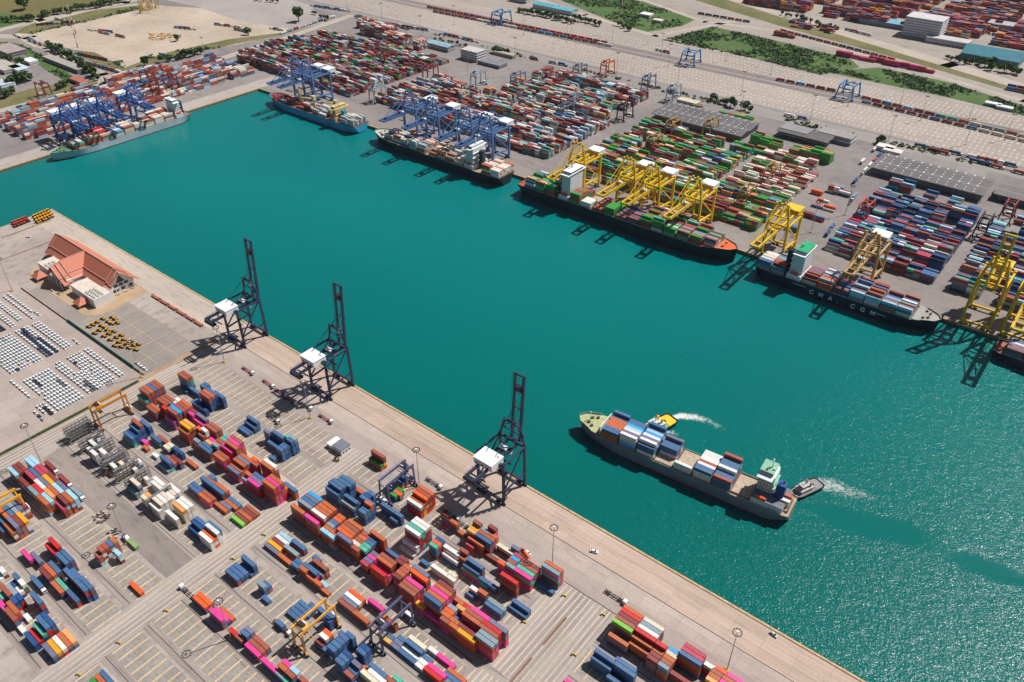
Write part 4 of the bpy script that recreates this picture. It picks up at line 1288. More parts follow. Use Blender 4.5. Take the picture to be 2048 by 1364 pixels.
rtg('pale_orange', (.72,.36,.07), 'pale orange gantry crane over the blue boxes at the bottom', gR, (-246.5, 136.8, 0))
r_pu = rtg('violet', (.11,.10,.19), 'dark violet gantry crane beside the pale orange gantry crane', gR, (-215, 163.5, 0))
tree_copy(r_pu, (-288.5, 240.3, 0), PI, 'dark violet gantry crane next to the quay road')
MB.K = 1.5
gF = 'yard gantry cranes of the far yards'
protos = {}
FC = dict(maroon=(.28,.05,.05), steel=(.16,.2,.3), paleblue=(.33,.42,.5), ochre=(.45,.28,.08), orangered=(.6,.1,.03), dark=(.10,.10,.14), teal=(.1,.3,.35))
far_rtg = [(1036,175,'steel','by the grey blocks behind the blue cranes'),(1159,158,'steel','behind the row nearest the port road'),(1214,150,'orangered','at the road end of the grey blocks'),
 (1296,180,'steel','at the corner of the grey blocks by the port road'),(1149,222,'steel','in the middle of the grey blocks'),(1249,238,'dark','on the open lane between grey and green blocks'),
 (1346,200,'paleblue','alone by the long shed roof'),(1131,240,'steel','nearer the basin in the grey blocks'),(1344,272,'ochre','over green boxes below the long shed'),(1419,272,'ochre','over green boxes at the shed end'),
 (1306,305,'ochre','among green boxes behind the yellow cranes'),(757,202,'paleblue','alone behind the sky blue ship'),(862,160,'maroon','on the open square behind the sky blue ship'),(777,132,'maroon','at the edge of the upper yard'),
 (957,172,'paleblue','near the grey office block'),(1490,410,'ochre','near the apron end of the green yard'),(1725,440,'orangered','over blue boxes behind the lettered ship'),(2010,440,'maroon','at the right edge over blue boxes'),
 (345,178,'maroon','in the left yard nearest the corner'),(320,188,'maroon','in the left yard beside another'),(300,172,'maroon','in the left yard, furthest of three'),(92,195,'maroon','behind the pale grey ship at the left'),
 (500,128,'maroon','at the top corner of the basin'),(640,108,'maroon','in the middle of the upper yard'),(1960,470,'dark','behind the yellow crane with raised boom'),(1540,365,'ochre','in the middle of the green yard')]
for px, py, c, ph in far_rtg:
    x, y = G(px, py)
    lab = 'distant %s gantry crane %s' % (dict(orangered='orange-red', paleblue='pale blue', steel='slate blue').get(c, c), ph)
    rz = PI/2 if x < -1045 else 0
    if c not in protos: protos[c] = rtg(c, FC[c], lab, gF, (x, y, 0), W=11, H=20, rz=rz)
    else: tree_copy(protos[c], (x, y, 0), rz, lab)
MB.K = 2.0
r_bl = rtg('rail_blue', (.02,.20,.48), 'blue rail gantry crane straddling the waiting wagons', 'blue rail cranes of the rail yard', (-333, 1176, 0), span=30, W=24, H=19)
tree_copy(r_bl, (-583, 1176, 0), PI/2*.1, 'blue rail gantry crane standing alone on the empty tracks')
tree_copy(r_bl, (-968, 1176, 0), 0, 'blue rail gantry crane over the long red train')

MB.K = 1.0
# ------------------------------------------------------------------ ships
def hull_w(s, lvl, full_stern=.86):
    """half breadth (0..1) at s (0 stern, 1 bow) at height level 0 (keel line) .. 1 (deck)"""
    bow0 = .70+.10*lvl
    w_ = 1.0
    if s > bow0: u_ = (s-bow0)/(1-bow0); w_ = max(0.0, (1-u_**(1.6+.9*lvl)))**(.75-.15*lvl)
    st = .12-.06*lvl
    if s < st: w_ = min(w_, (full_stern*lvl+.25*(1-lvl)) + (1-(full_stern*lvl+.25*(1-lvl)))*math.sin(s/st*PI/2))
    return w_
def ship(nm, label, loc, a, L, B, D, hullc, bootc, deckc, foc, ss, ssc, ssh, deckhouse_c=None, funnelc=(.05,.06,.09), cranes=None, foc_h=2.6, decks_c=None, rail=(.7,.7,.66), wings=True, tower=None):
    """local x from stern to bow, y across, z=0 at the water"""
    t = thing('container_ship', label, 'container ship', (*loc, WZ), a)
    Hm = mat(nm+'_hull', hullc, .45, var=.12, scale=.1); Bm = mat(nm+'_boot', bootc, .5, var=.2, scale=.3); Dm = mat(nm+'_deck', deckc, .7, var=.25, scale=.2)
    Fm = mat(nm+'_forecastle', foc, .6, var=.2, scale=.3); Sm = mat(nm+'_house', ssc, .5, var=.08, scale=.3)
    Gm = mat('ship_glass', (.10,.12,.14), .15); Wm = mat('ship_fitting', rail, .6, var=.2); DK = mat('ship_dark_gear', (.06,.06,.065), .7)  # dark gear colour for winches and funnel pipes
    N = 44; S = [i/N for i in range(N+1)]
    def zt(s): return D + (foc_h*min(1, max(0, (s-.9)/.03)) if s > .9 else 0)
    rings = []
    for lvl, z in ((0, -1.5), (.22, 1.1), (1, None)):
        rings.append([(s*L + (2.6*(lvl-.3) if s > .97 else 0), hull_w(s, lvl)*B/2, zt(s) if z is None else z) for s in S])
    b = MB()
    def side(r0, r1, m):
        for sg in (1, -1):
            for i in range(N):
                q = [(r0[i][0], sg*r0[i][1], r0[i][2]), (r0[i+1][0], sg*r0[i+1][1], r0[i+1][2]), (r1[i+1][0], sg*r1[i+1][1], r1[i+1][2]), (r1[i][0], sg*r1[i][1], r1[i][2])]
                b.poly(q if sg < 0 else q[::-1], m)
    side(rings[1], rings[2], Hm)
    tr = rings[1][0], rings[2][0]
    b.poly([(0,tr[0][1],tr[0][2]),(0,tr[1][1],tr[1][2]),(0,-tr[1][1],tr[1][2]),(0,-tr[0][1],tr[0][2])], Hm)
    hull = obj('hull', b, t)
    b = MB(); side(rings[0], rings[1], Bm)
    b.poly([(0,rings[0][0][1],-1.5),(0,tr[0][1],tr[0][2]),(0,-tr[0][1],tr[0][2]),(0,-rings[0][0][1],-1.5)], Bm)
    b.cyl((L*.965, 0, -.9), (L*1.012, 0, -.6), 1.9, Bm, 8, r2=.7)
    obj('boot_topping', b, t)
    b = MB(); r = rings[2]; k = int(.9*N)
    top = [(p[0], p[1]-.25, D-.9) for p in r[:k+1]]
    for i in range(k): b.poly([(top[i][0], -top[i][1], D-.9), (top[i+1][0], -top[i+1][1], D-.9), (top[i+1][0], top[i+1][1], D-.9), (top[i][0], top[i][1], D-.9)], Dm)
    obj('deck', b, t)
    b = MB(); zf = D+foc_h-1.0
    for i in range(k, N): b.poly([(r[i][0], -max(0,r[i][1]-.2), zf), (r[i+1][0], -max(0,r[i+1][1]-.2), zf), (r[i+1][0], max(0,r[i+1][1]-.2), zf), (r[i][0], max(0,r[i][1]-.2), zf)], Fm)
    x = r[k][0]; b.box(x-.3, x+.3, -r[k][1]+.3, r[k][1]-.3, D-.9, zf+.02, Fm)
    fc = obj('forecastle', b, t)
    b = MB()
    for sx, sy in ((.3,.35),(.3,-.35),(.52,.2),(.52,-.2)):
        x = L*(.9+.1*sx); y = B*sy*.6; b.cyl((x, y-1, zf+.6), (x, y+1, zf+.6), .8, DK, 8); b.box(x-1.2, x+1.2, y-.5, y+.5, zf, zf+.5, DK)
    b.cyl((L*.955, 0, zf), (L*.955, 0, zf+8), .35, Wm, 6); b.bar((L*.955, -1.6, zf+5.5), (L*.955, 1.6, zf+5.5), .2, .2, Wm)
    obj('windlass', b, fc)
    b = MB()
    for i in range(N):
        for sg in (1, -1):
            p = r[i]; q = r[i+1]
            b.bar((p[0], sg*max(0,p[1]-.12), p[2]+.55), (q[0], sg*max(0,q[1]-.12), q[2]+.55), .1, .1, Wm)
            b.bar((p[0], sg*max(0,p[1]-.12), p[2]), (p[0], sg*max(0,p[1]-.12), p[2]+.55), .12, .12, Wm)
    obj('rail', b, t)
    # deck house
    x0, x1 = ss; bw = B*.46
    b = MB(); zz = D-.9; nd = int(ssh/2.7)
    b.box(x0, x1, -bw*.96, bw*.96, zz, zz+5.2, Sm)
    ya, yb = tower or (-bw*.74, bw*.74); yc = (ya+yb)/2; yh = (yb-ya)/2
    b.box(x0+1.5, x1-.5, ya, yb, zz+5.2, zz+ssh, Sm)
    for i in range(2, nd): b.box(x0+(.2 if i % 2 else 1.2), x1 if tower else x0+3, yc-yh*1.08, yc+yh*1.08, zz+i*2.7-.12, zz+i*2.7+.08, decks_c if tower else Sm)
    if tower: b.box(x0-9, x1+.1, -bw*.9, bw*.97, zz+5.2, zz+5.3, mat('grey_upper_deck', (.16,.17,.21), .7)); b.box(x0-8.9, x0, -bw*.88, bw*.9, zz, zz+5.2, Sm)
    h = obj('superstructure', b, t)
    b = MB(); zt_ = zz+ssh
    b.box(x0+2, x1+.4, (-bw*1.08 if not tower else ya-1.5), (bw*1.08 if not tower else bw*.55), zt_-.2, zt_+.2, Sm); b.box(x0+3, x1-.2, ya, yb, zt_+.2, zt_+2.9, Sm); b.box(x0+2.6, x1+.2, yc-yh*1.06, yc+yh*1.06, zt_+2.9, zt_+3.2, decks_c or Sm)
    br = obj('bridge', b, t)
    b = MB()
    b.box(x1-.2, x1-.14, ya+.4, yb-.4, zt_+1.1, zt_+2.2, Gm); b.box(x0+3.2, x1-.4, yb, yb+.06, zt_+1.1, zt_+2.2, Gm); b.box(x0+3.2, x1-.4, ya-.06, ya, zt_+1.1, zt_+2.2, Gm)
    obj('window', b, br)
    b = MB()
    for i in range(2, nd):
        for q in range(7):
            y = yc-yh*.84+q*yh*.277; b.box(x1-.5, x1-.44, y, y+.75, zz+i*2.7+.9, zz+i*2.7+1.7, Gm); b.box(x0+1.44, x0+1.5, y, y+.75, zz+i*2.7+.9, zz+i*2.7+1.7, Gm)
        q = x0+2.6
        while q < x1-1.5:
            for sg in (1, -1): b.box(q, q+.8, yc+sg*yh-.04, yc+sg*yh+.04, zz+i*2.7+.9, zz+i*2.7+1.7, Gm)
            q += 2.1
    obj('window', b, h)
    b = MB(); xm = (x0+x1)/2; zb = zt_+3.2
    b.bar((xm, yc, zb), (xm, yc, zb+7), .7, .7, Wm); b.bar((xm, yc-2.6, zb+4.2), (xm, yc+2.6, zb+4.2), .25, .25, Wm); b.bar((xm, yc-1.6, zb+5.6), (xm, yc+1.6, zb+5.6), .25, .25, Wm)
    b.box(xm-.2, xm+.2, yc-1.5, yc+1.5, zb+6, zb+6.3, Wm); b.cyl((xm-2, yc+1.5, zb), (xm-2, yc+1.5, zb+1.3), .7, Wm, 8)
    obj('radar_mast', b, br)
    b = MB(); fx = x0-3.2
    b.box(fx-3, fx+2.6, -2.6, 2.6, zz, zz+ssh*.86, mat(nm+'_funnel', funnelc, .5)); b.cyl((fx-1, -1, zz+ssh*.86), (fx-1, -1, zz+ssh*.86+1.6), .5, DK, 8); b.cyl((fx+.6, 1, zz+ssh*.86), (fx+.6, 1, zz+ssh*.86+1.4), .4, DK, 8)
    obj('funnel', b, t)
    Or = mat('lifeboat_orange', (.8,.10,.02), .4)
    for sg in (1, -1):
        b = MB(); b.cyl((xm-3.6, sg*bw*.9, zz+6.6), (xm-1.8, sg*bw*.9, zz+6.6), .7, Or, 8, r2=1.25); b.cyl((xm-1.8, sg*bw*.9, zz+6.6), (xm+1.8, sg*bw*.9, zz+6.6), 1.25, Or, 8); b.cyl((xm+1.8, sg*bw*.9, zz+6.6), (xm+3.6, sg*bw*.9, zz+6.6), 1.25, Or, 8, r2=.6)
        obj('lifeboat', b, t)
        b = MB()
        for q in (-2.6, 2.6): b.bar((xm+q, sg*bw*.72, zz+5.2), (xm+q, sg*bw*.98, zz+8.6), .25, .25, Wm)
        obj('davit', b, t)
    return t
def deck_stacks(t, loc, a, B, D, bays, seed, lash=True, cov=None, base=0.0):
    """bays: list of (x0, hs string or list, colours string or list, 40/20). hs/cols run from the far rail to the near rail."""
    rr = random.Random(seed); ca, sa = math.cos(a), math.sin(a)
    Cm = cov or mat('hatch_cover', (.42,.33,.24), .75, var=.25, scale=.4); Lm = mat('lashing_bridge', (.28,.17,.11), .8, var=.3)
    bi = 0
    for bay in bays:
        x0, hs, pal, L = bay[:4]; n = len(hs); wtot = n*2.5; bi += 1
        b = MB(); ll = 12.4 if L == 40 else 6.2
        b.box(x0, x0+ll, -wtot/2, wtot/2, D-.9, D+.6+base, Cm); obj('hatch_cover', b, t)
        if lash:
            b = MB(); b.box(x0-.75, x0-.25, -wtot/2, wtot/2, D-.9, D+1.2+base, Lm)
            for q in range(n+1): b.bar((x0-.5, -wtot/2+q*2.5, D), (x0-.5, -wtot/2+q*2.5, D+2.9+base), .22, .22, Lm)
            obj('lashing_frame', b, t)
        hsn = [int(h) for h in hs]
        for r in range(n):
            y = wtot/2-1.25-r*2.5
            for k in range(hsn[r]):
                c = pal[r] if len(pal) == n and k == hsn[r]-1 else rr.choice(pal)
                lx = x0+ll/2; wx = loc[0]+lx*ca-y*sa; wy = loc[1]+lx*sa+y*ca
                # which long side faces the camera: the one toward -y in the world
                near = (r == n-1 or k >= hsn[r+1]) if ca > 0 else (r == 0 or k >= hsn[r-1])
                lab = None
                cont(wx, wy, WZ+D+.62+base+k*2.6, 12.19 if L == 40 else 6.06, a, c if len(bay) > 4 else jit(CC[c]), (k == hsn[r]-1, near, 1 if k >= 1 else .3), meta=(bay[4], bi, r, k, hsn[r], L) if len(bay) > 4 else None)
# 1. the ship under way with two tugs; bow to the left
A1 = math.atan2(372.0-386.0, -234+79.5)
L1 = (-79.5, 384.5); 
s1 = ship('feeder', 'grey-hulled container ship under way between two tugs', L1, A1, 154, 23, 9.0, (.20,.23,.27), (.30,.02,.04), (.40,.30,.20), (.40,.42,.20), (13.5, 25), (.62,.68,.64), 19, funnelc=(.02,.07,.25), wings=True, decks_c=mat('green_deck', (.22,.44,.30), .7, var=.25, scale=1), tower=(-9.4, 1.2))
gS = 'boxes on the deck of the moving ship'
deck_stacks(s1, L1, A1, 23, 9.0, [(120.3,'33333334','bboooobb',40,'shipA'),(106.6,'44444443','wgwlLbbb',40,'shipA'),(93.0,'34444445','bwgwLlbb',40,'shipA'),(79.4,'00033343','wwwbbbgg',40,'shipA'),
    (65.8,'20000000','wwwwwwww',40,'shipA'),(52.0,'33333333','bbwrwwww',40,'shipA'),(38.8,'33344445','rbbwbbbr',40,'shipA'),(26.1,'0000000','wwwwwww',40,'shipA'),(2.5,'02020','wwwoo',20,'shipA')], 4)
b = MB(); Wt = mat('feeder_breakwater', (.78,.78,.76), .5)
b.box(134.6, 135.1, -8.5, 8.5, 8.5, 16.5, Wt)
for q in range(9): b.bar((135.2, -8+q*2, 8.5), (137.8, -8+q*2, 8.6), .25, .25, Wt); b.bar((137.8, -8+q*2, 8.6), (135.2, -8+q*2, 16), .25, .25, Wt)
obj('breakwater', b, s1)
# 2. green-laden black ship
def rnd_bays(seed, xs, rows, pal, lo, hi, holes=.0):
    rr = random.Random(seed); out = []
    for x in xs:
        base = rr.uniform(lo, hi)
        hs = [0 if rr.random() < holes else max(0, int(round(base+rr.uniform(-.6, .6)))) for _ in range(rows)]
        out.append((x, hs, pal, 40))
    return out
L2 = (-509, 657.5)
s2 = ship('green_laden', 'long black container ship with orange forecastle, laden with green boxes', L2, 0, 256, 33, 13, (.018,.03,.045), (.12,.035,.035), (.36,.09,.04), (.72,.14,.04), (57, 70), (.74,.76,.77), 29, funnelc=(.04,.04,.05), foc_h=2.4)
deck_stacks(s2, L2, 0, 33, 13, rnd_bays(3, (12, 26, 40), 12, 'GmrbGartw', 3, 4.2)+[(72,'222334444444','mmGrbrGrmrGG',40)]+[(86,'000000022222','wwwwwwwwwwww',40)]+[(101,'111111111111','rrrrrrroooor',40)]+[(115,[1]*6+[3]*6,'GGGGGGGGGGGG',40)]
  +rnd_bays(8, (129, 143), 12, 'bmrbg', 1, 2)+rnd_bays(12, (157, 171, 185), 12, 'GGrmwGrt', 3.2, 4.2)+rnd_bays(9, (199, 213), 11, 'rGmtsrm', 2.6, 3.8)+rnd_bays(10, (226.5,), 8, 'tsrmw', 2, 3.4), 5)
# 3. ship with lettering
L3 = (-227, 657.5)
s3 = ship('lettered', 'dark blue container ship with white lettering on its side', L3, 0, 159, 29, 11, (.012,.022,.045), (.1,.03,.03), (.10,.17,.16), (.33,.31,.29), (30, 43), (.72,.76,.76), 26, funnelc=(.03,.03,.05), decks_c=mat('green_roof_deck', (.02,.35,.16), .7), foc_h=2.2)
deck_stacks(s3, L3, 0, 29, 11, [(1.5,'2033333333','sswwccswbb',40),(15,'3233333332','sbbssrrmmb',40)]+rnd_bays(31, (45, 58.5), 10, 'rbwmrbsO', 2.6, 3.3)+rnd_bays(32, (73,), 10, 'bgBm', 1.4, 2.4)+rnd_bays(33, (87, 100.5, 114, 127), 10, 'rmbbwosbrl', 2.6, 3.8), 6)
def lettering(txt, parent, x, z, size, y, colr=(.8,.8,.8), flip=False, name='lettering', ext=.05):
    cu = bpy.data.curves.new(name, 'FONT'); cu.body = txt; cu.size = size; cu.extrude = ext; cu.offset = size*.028; cu.space_character = 2.6
    cu.materials.append(mat('letter_white', colr, .5))
    o = bpy.data.objects.new(name, cu); col.objects.link(o); o.parent = parent
    o.location = (x, y, z); o.rotation_euler = (PI/2, 0, 0 if not flip else PI)
    bpy.context.view_layer.update(); dg = bpy.context.evaluated_depsgraph_get(); me = bpy.data.meshes.new_from_object(o.evaluated_get(dg))
    n = bpy.data.objects.new(name, me); col.objects.link(n); n.parent = parent; n.location = o.location; n.rotation_euler = o.rotation_euler; bpy.data.objects.remove(o)
    return n
lettering('CMA. CGM', s3, 54, 4.0, 5.6, -14.75)
b = MB(); lw = mat('letter_white', (.8,.8,.8), .5); b.box(38, 50, -14.72, -14.6, 8.3, 8.75, lw); b.box(109, 121, -14.72, -14.6, 6.6, 7.05, lw); obj('hull_stripe', b, s3)
# 4. dark ship with white bridge aft, bow to the left
L4 = (-534, 657)
s4 = ship('dark_hulled', 'dark-hulled container ship with white bridge near its stern, laden with pale boxes', L4, PI, 212, 31, 11, (.02,.03,.04), (.05,.04,.04), (.34,.28,.20), (.50,.47,.42), (40, 53), (.72,.74,.73), 24, foc_h=2.2)
deck_stacks(s4, L4, PI, 31, 11, [(1,[3]*11,'wcwocwwcwoo',40),(14.5,[4,4,4,3,3,3,3,3,3,3,3],'oowwccwrowc',40)]+rnd_bays(41, (56,), 10, 'wcws', 1, 2.4)+rnd_bays(42, (70, 84, 98), 10, 'cwcsooc', 1.6, 3.2)+rnd_bays(43, (116, 130, 144), 11, 'ccsrobeew', 2.8, 4)+rnd_bays(44, (160, 174), 8, 'rroesbw', 2, 3), 7)
# 5. sky blue ship with cream deck cranes, bow to the left
L5 = (-779, 661)
s5 = ship('sky_blue', 'sky blue feeder ship with cream deck cranes', L5, PI, 184, 29, 10, (.03,.36,.60), (.05,.05,.06), (.25,.05,.05), (.27,.05,.05), (36, 46), (.62,.47,.22), 15, funnelc=(.02,.35,.50), foc_h=2.0)
deck_stacks(s5, L5, PI, 29, 10, [(2,'3002023030','eeseeeweee',40),(16,'2303032022','eesewweewe',40)]+rnd_bays(51, (58, 72), 9, 'ewce', 1, 2.6, .2)+rnd_bays(52, (92, 106), 9, 'meer', .4, 1.6, .3)+rnd_bays(53, (128, 142), 8, 'semr', .6, 2, .2), 8, cov=mat('red_hatch', (.25,.05,.045), .7, var=.3))
Cr = mat('deck_crane_cream', (.66,.50,.25), .5, var=.1)
for x, yo, reach in ((52, -4, 24), (88, 3, 26), (124, -2, 30)):
    b = MB(); b.cyl((x, yo, 9), (x, yo, 26), 1.8, Cr, 10); b.box(x-2.4, x+2.4, yo-2.4, yo+2.4, 24, 30, Cr)
    b.bar((x+1, yo-1.4, 25), (x+reach, yo-.6, 22), 1.1, 1.1, Cr); b.bar((x+1, yo+1.4, 25), (x+reach, yo+.6, 22), 1.1, 1.1, Cr); b.bar((x, yo, 30), (x+reach*.95, yo, 22.6), .2, .2, Cr)
    obj('deck_crane', b, s5)
# 6. pale grey ship on the left quay, bow toward the open corner
L6 = (-1001.5, 549)
s6 = ship('pale_grey', 'pale grey container ship moored along the left quay', L6, -PI/2, 184, 26, 9, (.40,.47,.52), (.16,.03,.03), (.25,.16,.12), (.10,.22,.10), (12, 22), (.70,.74,.73), 20, foc_h=2.0)
deck_stacks(s6, L6, -PI/2, 26, 9, [(26,'333334444','wccwrrRcw',40),(40,'333333444','cwwcrcrww',40)]+rnd_bays(61, (54, 68), 9, 'rcwwb', 2, 3)+rnd_bays(62, (82, 96), 9, 'wcsLr', 2, 3)+rnd_bays(63, (112, 126), 9, 'rRwcms', 2.4, 3.6)+rnd_bays(64, (146,), 7, 'wcrt', 1.6, 2.6), 9)
# 7. stern of another ship at the right edge
L7 = (-22, 656)
s7 = ship('edge', 'moored ship cut off by the right edge of the photo', L7, 0, 150, 22, 8, (.03,.03,.06), (.1,.02,.02), (.3,.12,.08), (.3,.3,.3), (100, 110), (.7,.7,.7), 14)
deck_stacks(s7, L7, 0, 22, 8, [(8,'2222222','bbwgrbm',40),(22,'3333333','bbbgrbm',40),(36,'3333333','bbbgrbm',40)], 10)

# ------------------------------------------------------------------ tugs and wakes
def tug(nm, label, loc, a, hullc, deckc, aft, housec):
    t = thing('tug_boat', label, 'tug boat', (*loc, WZ), a)
    Hm = mat(nm+'_tug_hull', hullc, .6); Dm = mat(nm+'_tug_deck', deckc, .7, var=.2, scale=.6); Am = mat(nm+'_tug_aft', aft, .6, var=.1); Sm = mat(nm+'_tug_house', housec, .5, var=.15, scale=.8); Tm = mat('tyre', (.02,.02,.02), .9); Gm = mat('ship_glass', (.03,.04,.05), .15); Wm = mat('ship_fitting', (.7,.7,.66), .6)
    L, B = 28.0, 10.0
    prof = [(-L/2, 3.6), (-L/2+1.5, 4.6), (-L/4, 5), (L/4, 4.8), (L/2-3, 3.2), (L/2-.8, 1.4), (L/2, 0)]
    pts = prof + [(x, -y) for x, y in prof[::-1][1:]]
    b = MB(); b.prism([(x*.96, y*.9) for x, y in pts], -1.5, 1.6, Hm); b.prism(pts, 1.2, 2.0, Hm); obj('hull', b, t)
    b = MB(); b.prism([(x*.96, y*.9) for x, y in pts], 2.0, 2.12, Dm); obj('deck', b, t)
    b = MB(); b.prism([(-L/2+.8, 3), (-L/2+2, 4.1), (-L/2+7, 4.4), (-L/2+7, -4.4), (-L/2+2, -4.1), (-L/2+.8, -3)], 2.12, 2.3, Am); obj('aft_deck', b, t)
    b = MB()
    for i in range(len(pts)):
        p, q = pts[i], pts[(i+1) % len(pts)]; b.bar((p[0], p[1], 2.1), (q[0], q[1], 2.1), .6, .9, Tm)
    obj('fender', b, t)
    b = MB(); b.box(-4.5, 6, -2.9, 2.9, 2.12, 4.7, Sm); b.box(-4.9, 6.3, -3.2, 3.2, 4.7, 4.9, Sm); h = obj('deckhouse', b, t)
    b = MB(); b.box(0, 4.6, -1.9, 1.9, 4.9, 7.3, Sm); b.box(-.3, 4.9, -2.2, 2.2, 7.3, 7.5, Sm); wh = obj('wheelhouse', b, t)
    b = MB(); b.box(4.6, 4.66, -1.7, 1.7, 5.9, 7.0, Gm); b.box(.2, 4.4, -1.96, -1.9, 5.9, 7.0, Gm); b.box(.2, 4.4, 1.9, 1.96, 5.9, 7.0, Gm); obj('window', b, wh)
    b = MB(); b.cyl((-2.6, 1.6, 4.9), (-2.6, 1.6, 8), .7, Am, 8); b.cyl((-2.6, -1.6, 4.9), (-2.6, -1.6, 8), .7, Am, 8); obj('funnel', b, t)
    b = MB(); b.bar((1, 0, 7.5), (1, 0, 12), .35, .35, mat('mast_red', (.5,.05,.04), .6)); b.bar((1, -1.2, 10), (1, 1.2, 10), .15, .15, Wm); b.bar((-1, 0, 7.4), (1, 0, 10.5), .2, .2, Wm); obj('mast', b, t)
    b = MB(); b.cyl((8.5, -1.1, 2.9), (8.5, 1.1, 2.9), .7, Tm, 8); b.cyl((-7, -.9, 2.9), (-7, .9, 2.9), .6, Tm, 8); obj('winch', b, t)
    return t
p = G(1290, 862, 1); q = G(1334, 838, 1)
tg = tug('green', 'green-decked tug with yellow stern pushing on the far side of the moving ship', ((p[0]+q[0])/2, (p[1]+q[1])/2), math.atan2(p[1]-q[1], p[0]-q[0]), (.03,.04,.03), (.18,.36,.16), (.85,.50,.02), (.55,.62,.52))
tg.scale = (1.25,)*3
p = G(1592, 984, 0); q = G(1628, 967, 0)
tug('grey', 'grey-decked tug with tan rubbing strip at the stern of the moving ship', ((p[0]+q[0])/2, (p[1]+q[1])/2), math.atan2(p[1]-q[1], p[0]-q[0]), (.12,.08,.06), (.20,.20,.20), (.24,.24,.23), (.45,.42,.40))
def foam_mat(dens, name):
    m, nt, p = nodes(name); L = nt.links.new; N = nt.nodes.new
    p.inputs['Base Color'].default_value = (.80,.84,.80,1); p.inputs['Roughness'].default_value = .7
    uv = N('ShaderNodeAttribute'); uv.attribute_name = 'Col'
    g = N('ShaderNodeNewGeometry'); n = N('ShaderNodeTexNoise'); n.inputs['Scale'].default_value = .35; n.inputs['Detail'].default_value = 8; n.inputs['Roughness'].default_value = .75; n.inputs['Distortion'].default_value = 1.2
    L(g.outputs['Position'], n.inputs[0])
    s = N('ShaderNodeSeparateColor'); L(uv.outputs['Color'], s.inputs[0])
    a = N('ShaderNodeMath'); a.operation = 'SUBTRACT'; L(n.outputs['Fac'], a.inputs[0]); 
    th = N('ShaderNodeMath'); th.operation = 'MULTIPLY_ADD'; L(s.outputs[0], th.inputs[0]); th.inputs[1].default_value = -dens; th.inputs[2].default_value = .78; L(th.outputs[0], a.inputs[1])
    r = N('ShaderNodeMapRange'); r.inputs[1].default_value = 0; r.inputs[2].default_value = .28; r.inputs[3].default_value = 0; r.inputs[4].default_value = .8; L(a.outputs[0], r.inputs[0])
    L(r.outputs[0], p.inputs['Alpha']); return m
def wake(name, pts, widths, dens, label):
    dens *= 1.2
    P = []
    for i in range(len(pts)-1):
        for q in range(6):
            f = q/6; P.append((pts[i][0]*(1-f)+pts[i+1][0]*f, pts[i][1]*(1-f)+pts[i+1][1]*f, widths[i]*(1-f)+widths[i+1]*f))
    P.append((*pts[-1], widths[-1]))
    V = []; b = MB(); n = 8
    for i, (px, py, w_) in enumerate(P):
        j = min(i+1, len(P)-1); k0 = max(i-1, 0)
        a = Vector(G(P[k0][0], P[k0][1], WZ)); c = Vector(G(P[j][0], P[j][1], WZ)); d = (c-a).normalized(); nn = Vector((-d.y, d.x)); o = Vector(G(px, py, WZ))
        s = (1-(i/len(P))**1.5)*.9+.1
        V.append([(o+nn*w_*(k_/n-.5), max(0, s)*math.sin(PI*k_/n)) for k_ in range(n+1)])
    vs = [(p.x, p.y, WZ+.03) for row in V for p, _ in row]
    fs = []; cols = []
    for i in range(len(V)-1):
        for k_ in range(n): a = i*(n+1)+k_; fs.append((a, a+1, a+n+2, a+n+1))
    me = bpy.data.meshes.new(name); me.from_pydata(vs, [], fs); me.materials.append(foam_mat(dens, name+'_mat'))
    at = me.color_attributes.new('Col', 'FLOAT_COLOR', 'POINT'); buf = []
    for row in V:
        for _, s in row: buf += [s, s, s, 1]
    at.data.foreach_set('color', buf)
    o = bpy.data.objects.new('foam', me); col.objects.link(o); tag(o, label, 'foam', kind='stuff')
wake('wake_one', [(1340,835),(1362,832),(1390,834),(1420,843),(1446,858),(1462,880)], [5, 12, 13, 12, 12, 8], .52, 'white propeller wash curling away from the yellow-sterned tug')
wake('wake_two', [(1632,962),(1660,970),(1700,984),(1740,994),(1800,1020),(1860,1050)], [12, 26, 24, 18, 16, 10], .38, 'thin foam streaks trailing from the grey tug')
wake('wake_three', [(1330,862),(1350,866),(1365,880)], [6, 8, 5], .4, 'faint wash beside the moving ship')
wake('wake_four', [(1590,1020),(1640,1035),(1650,1090),(1640,1130)], [10, 20, 26, 10], .22, 'pale churned streaks behind the stern of the moving ship')
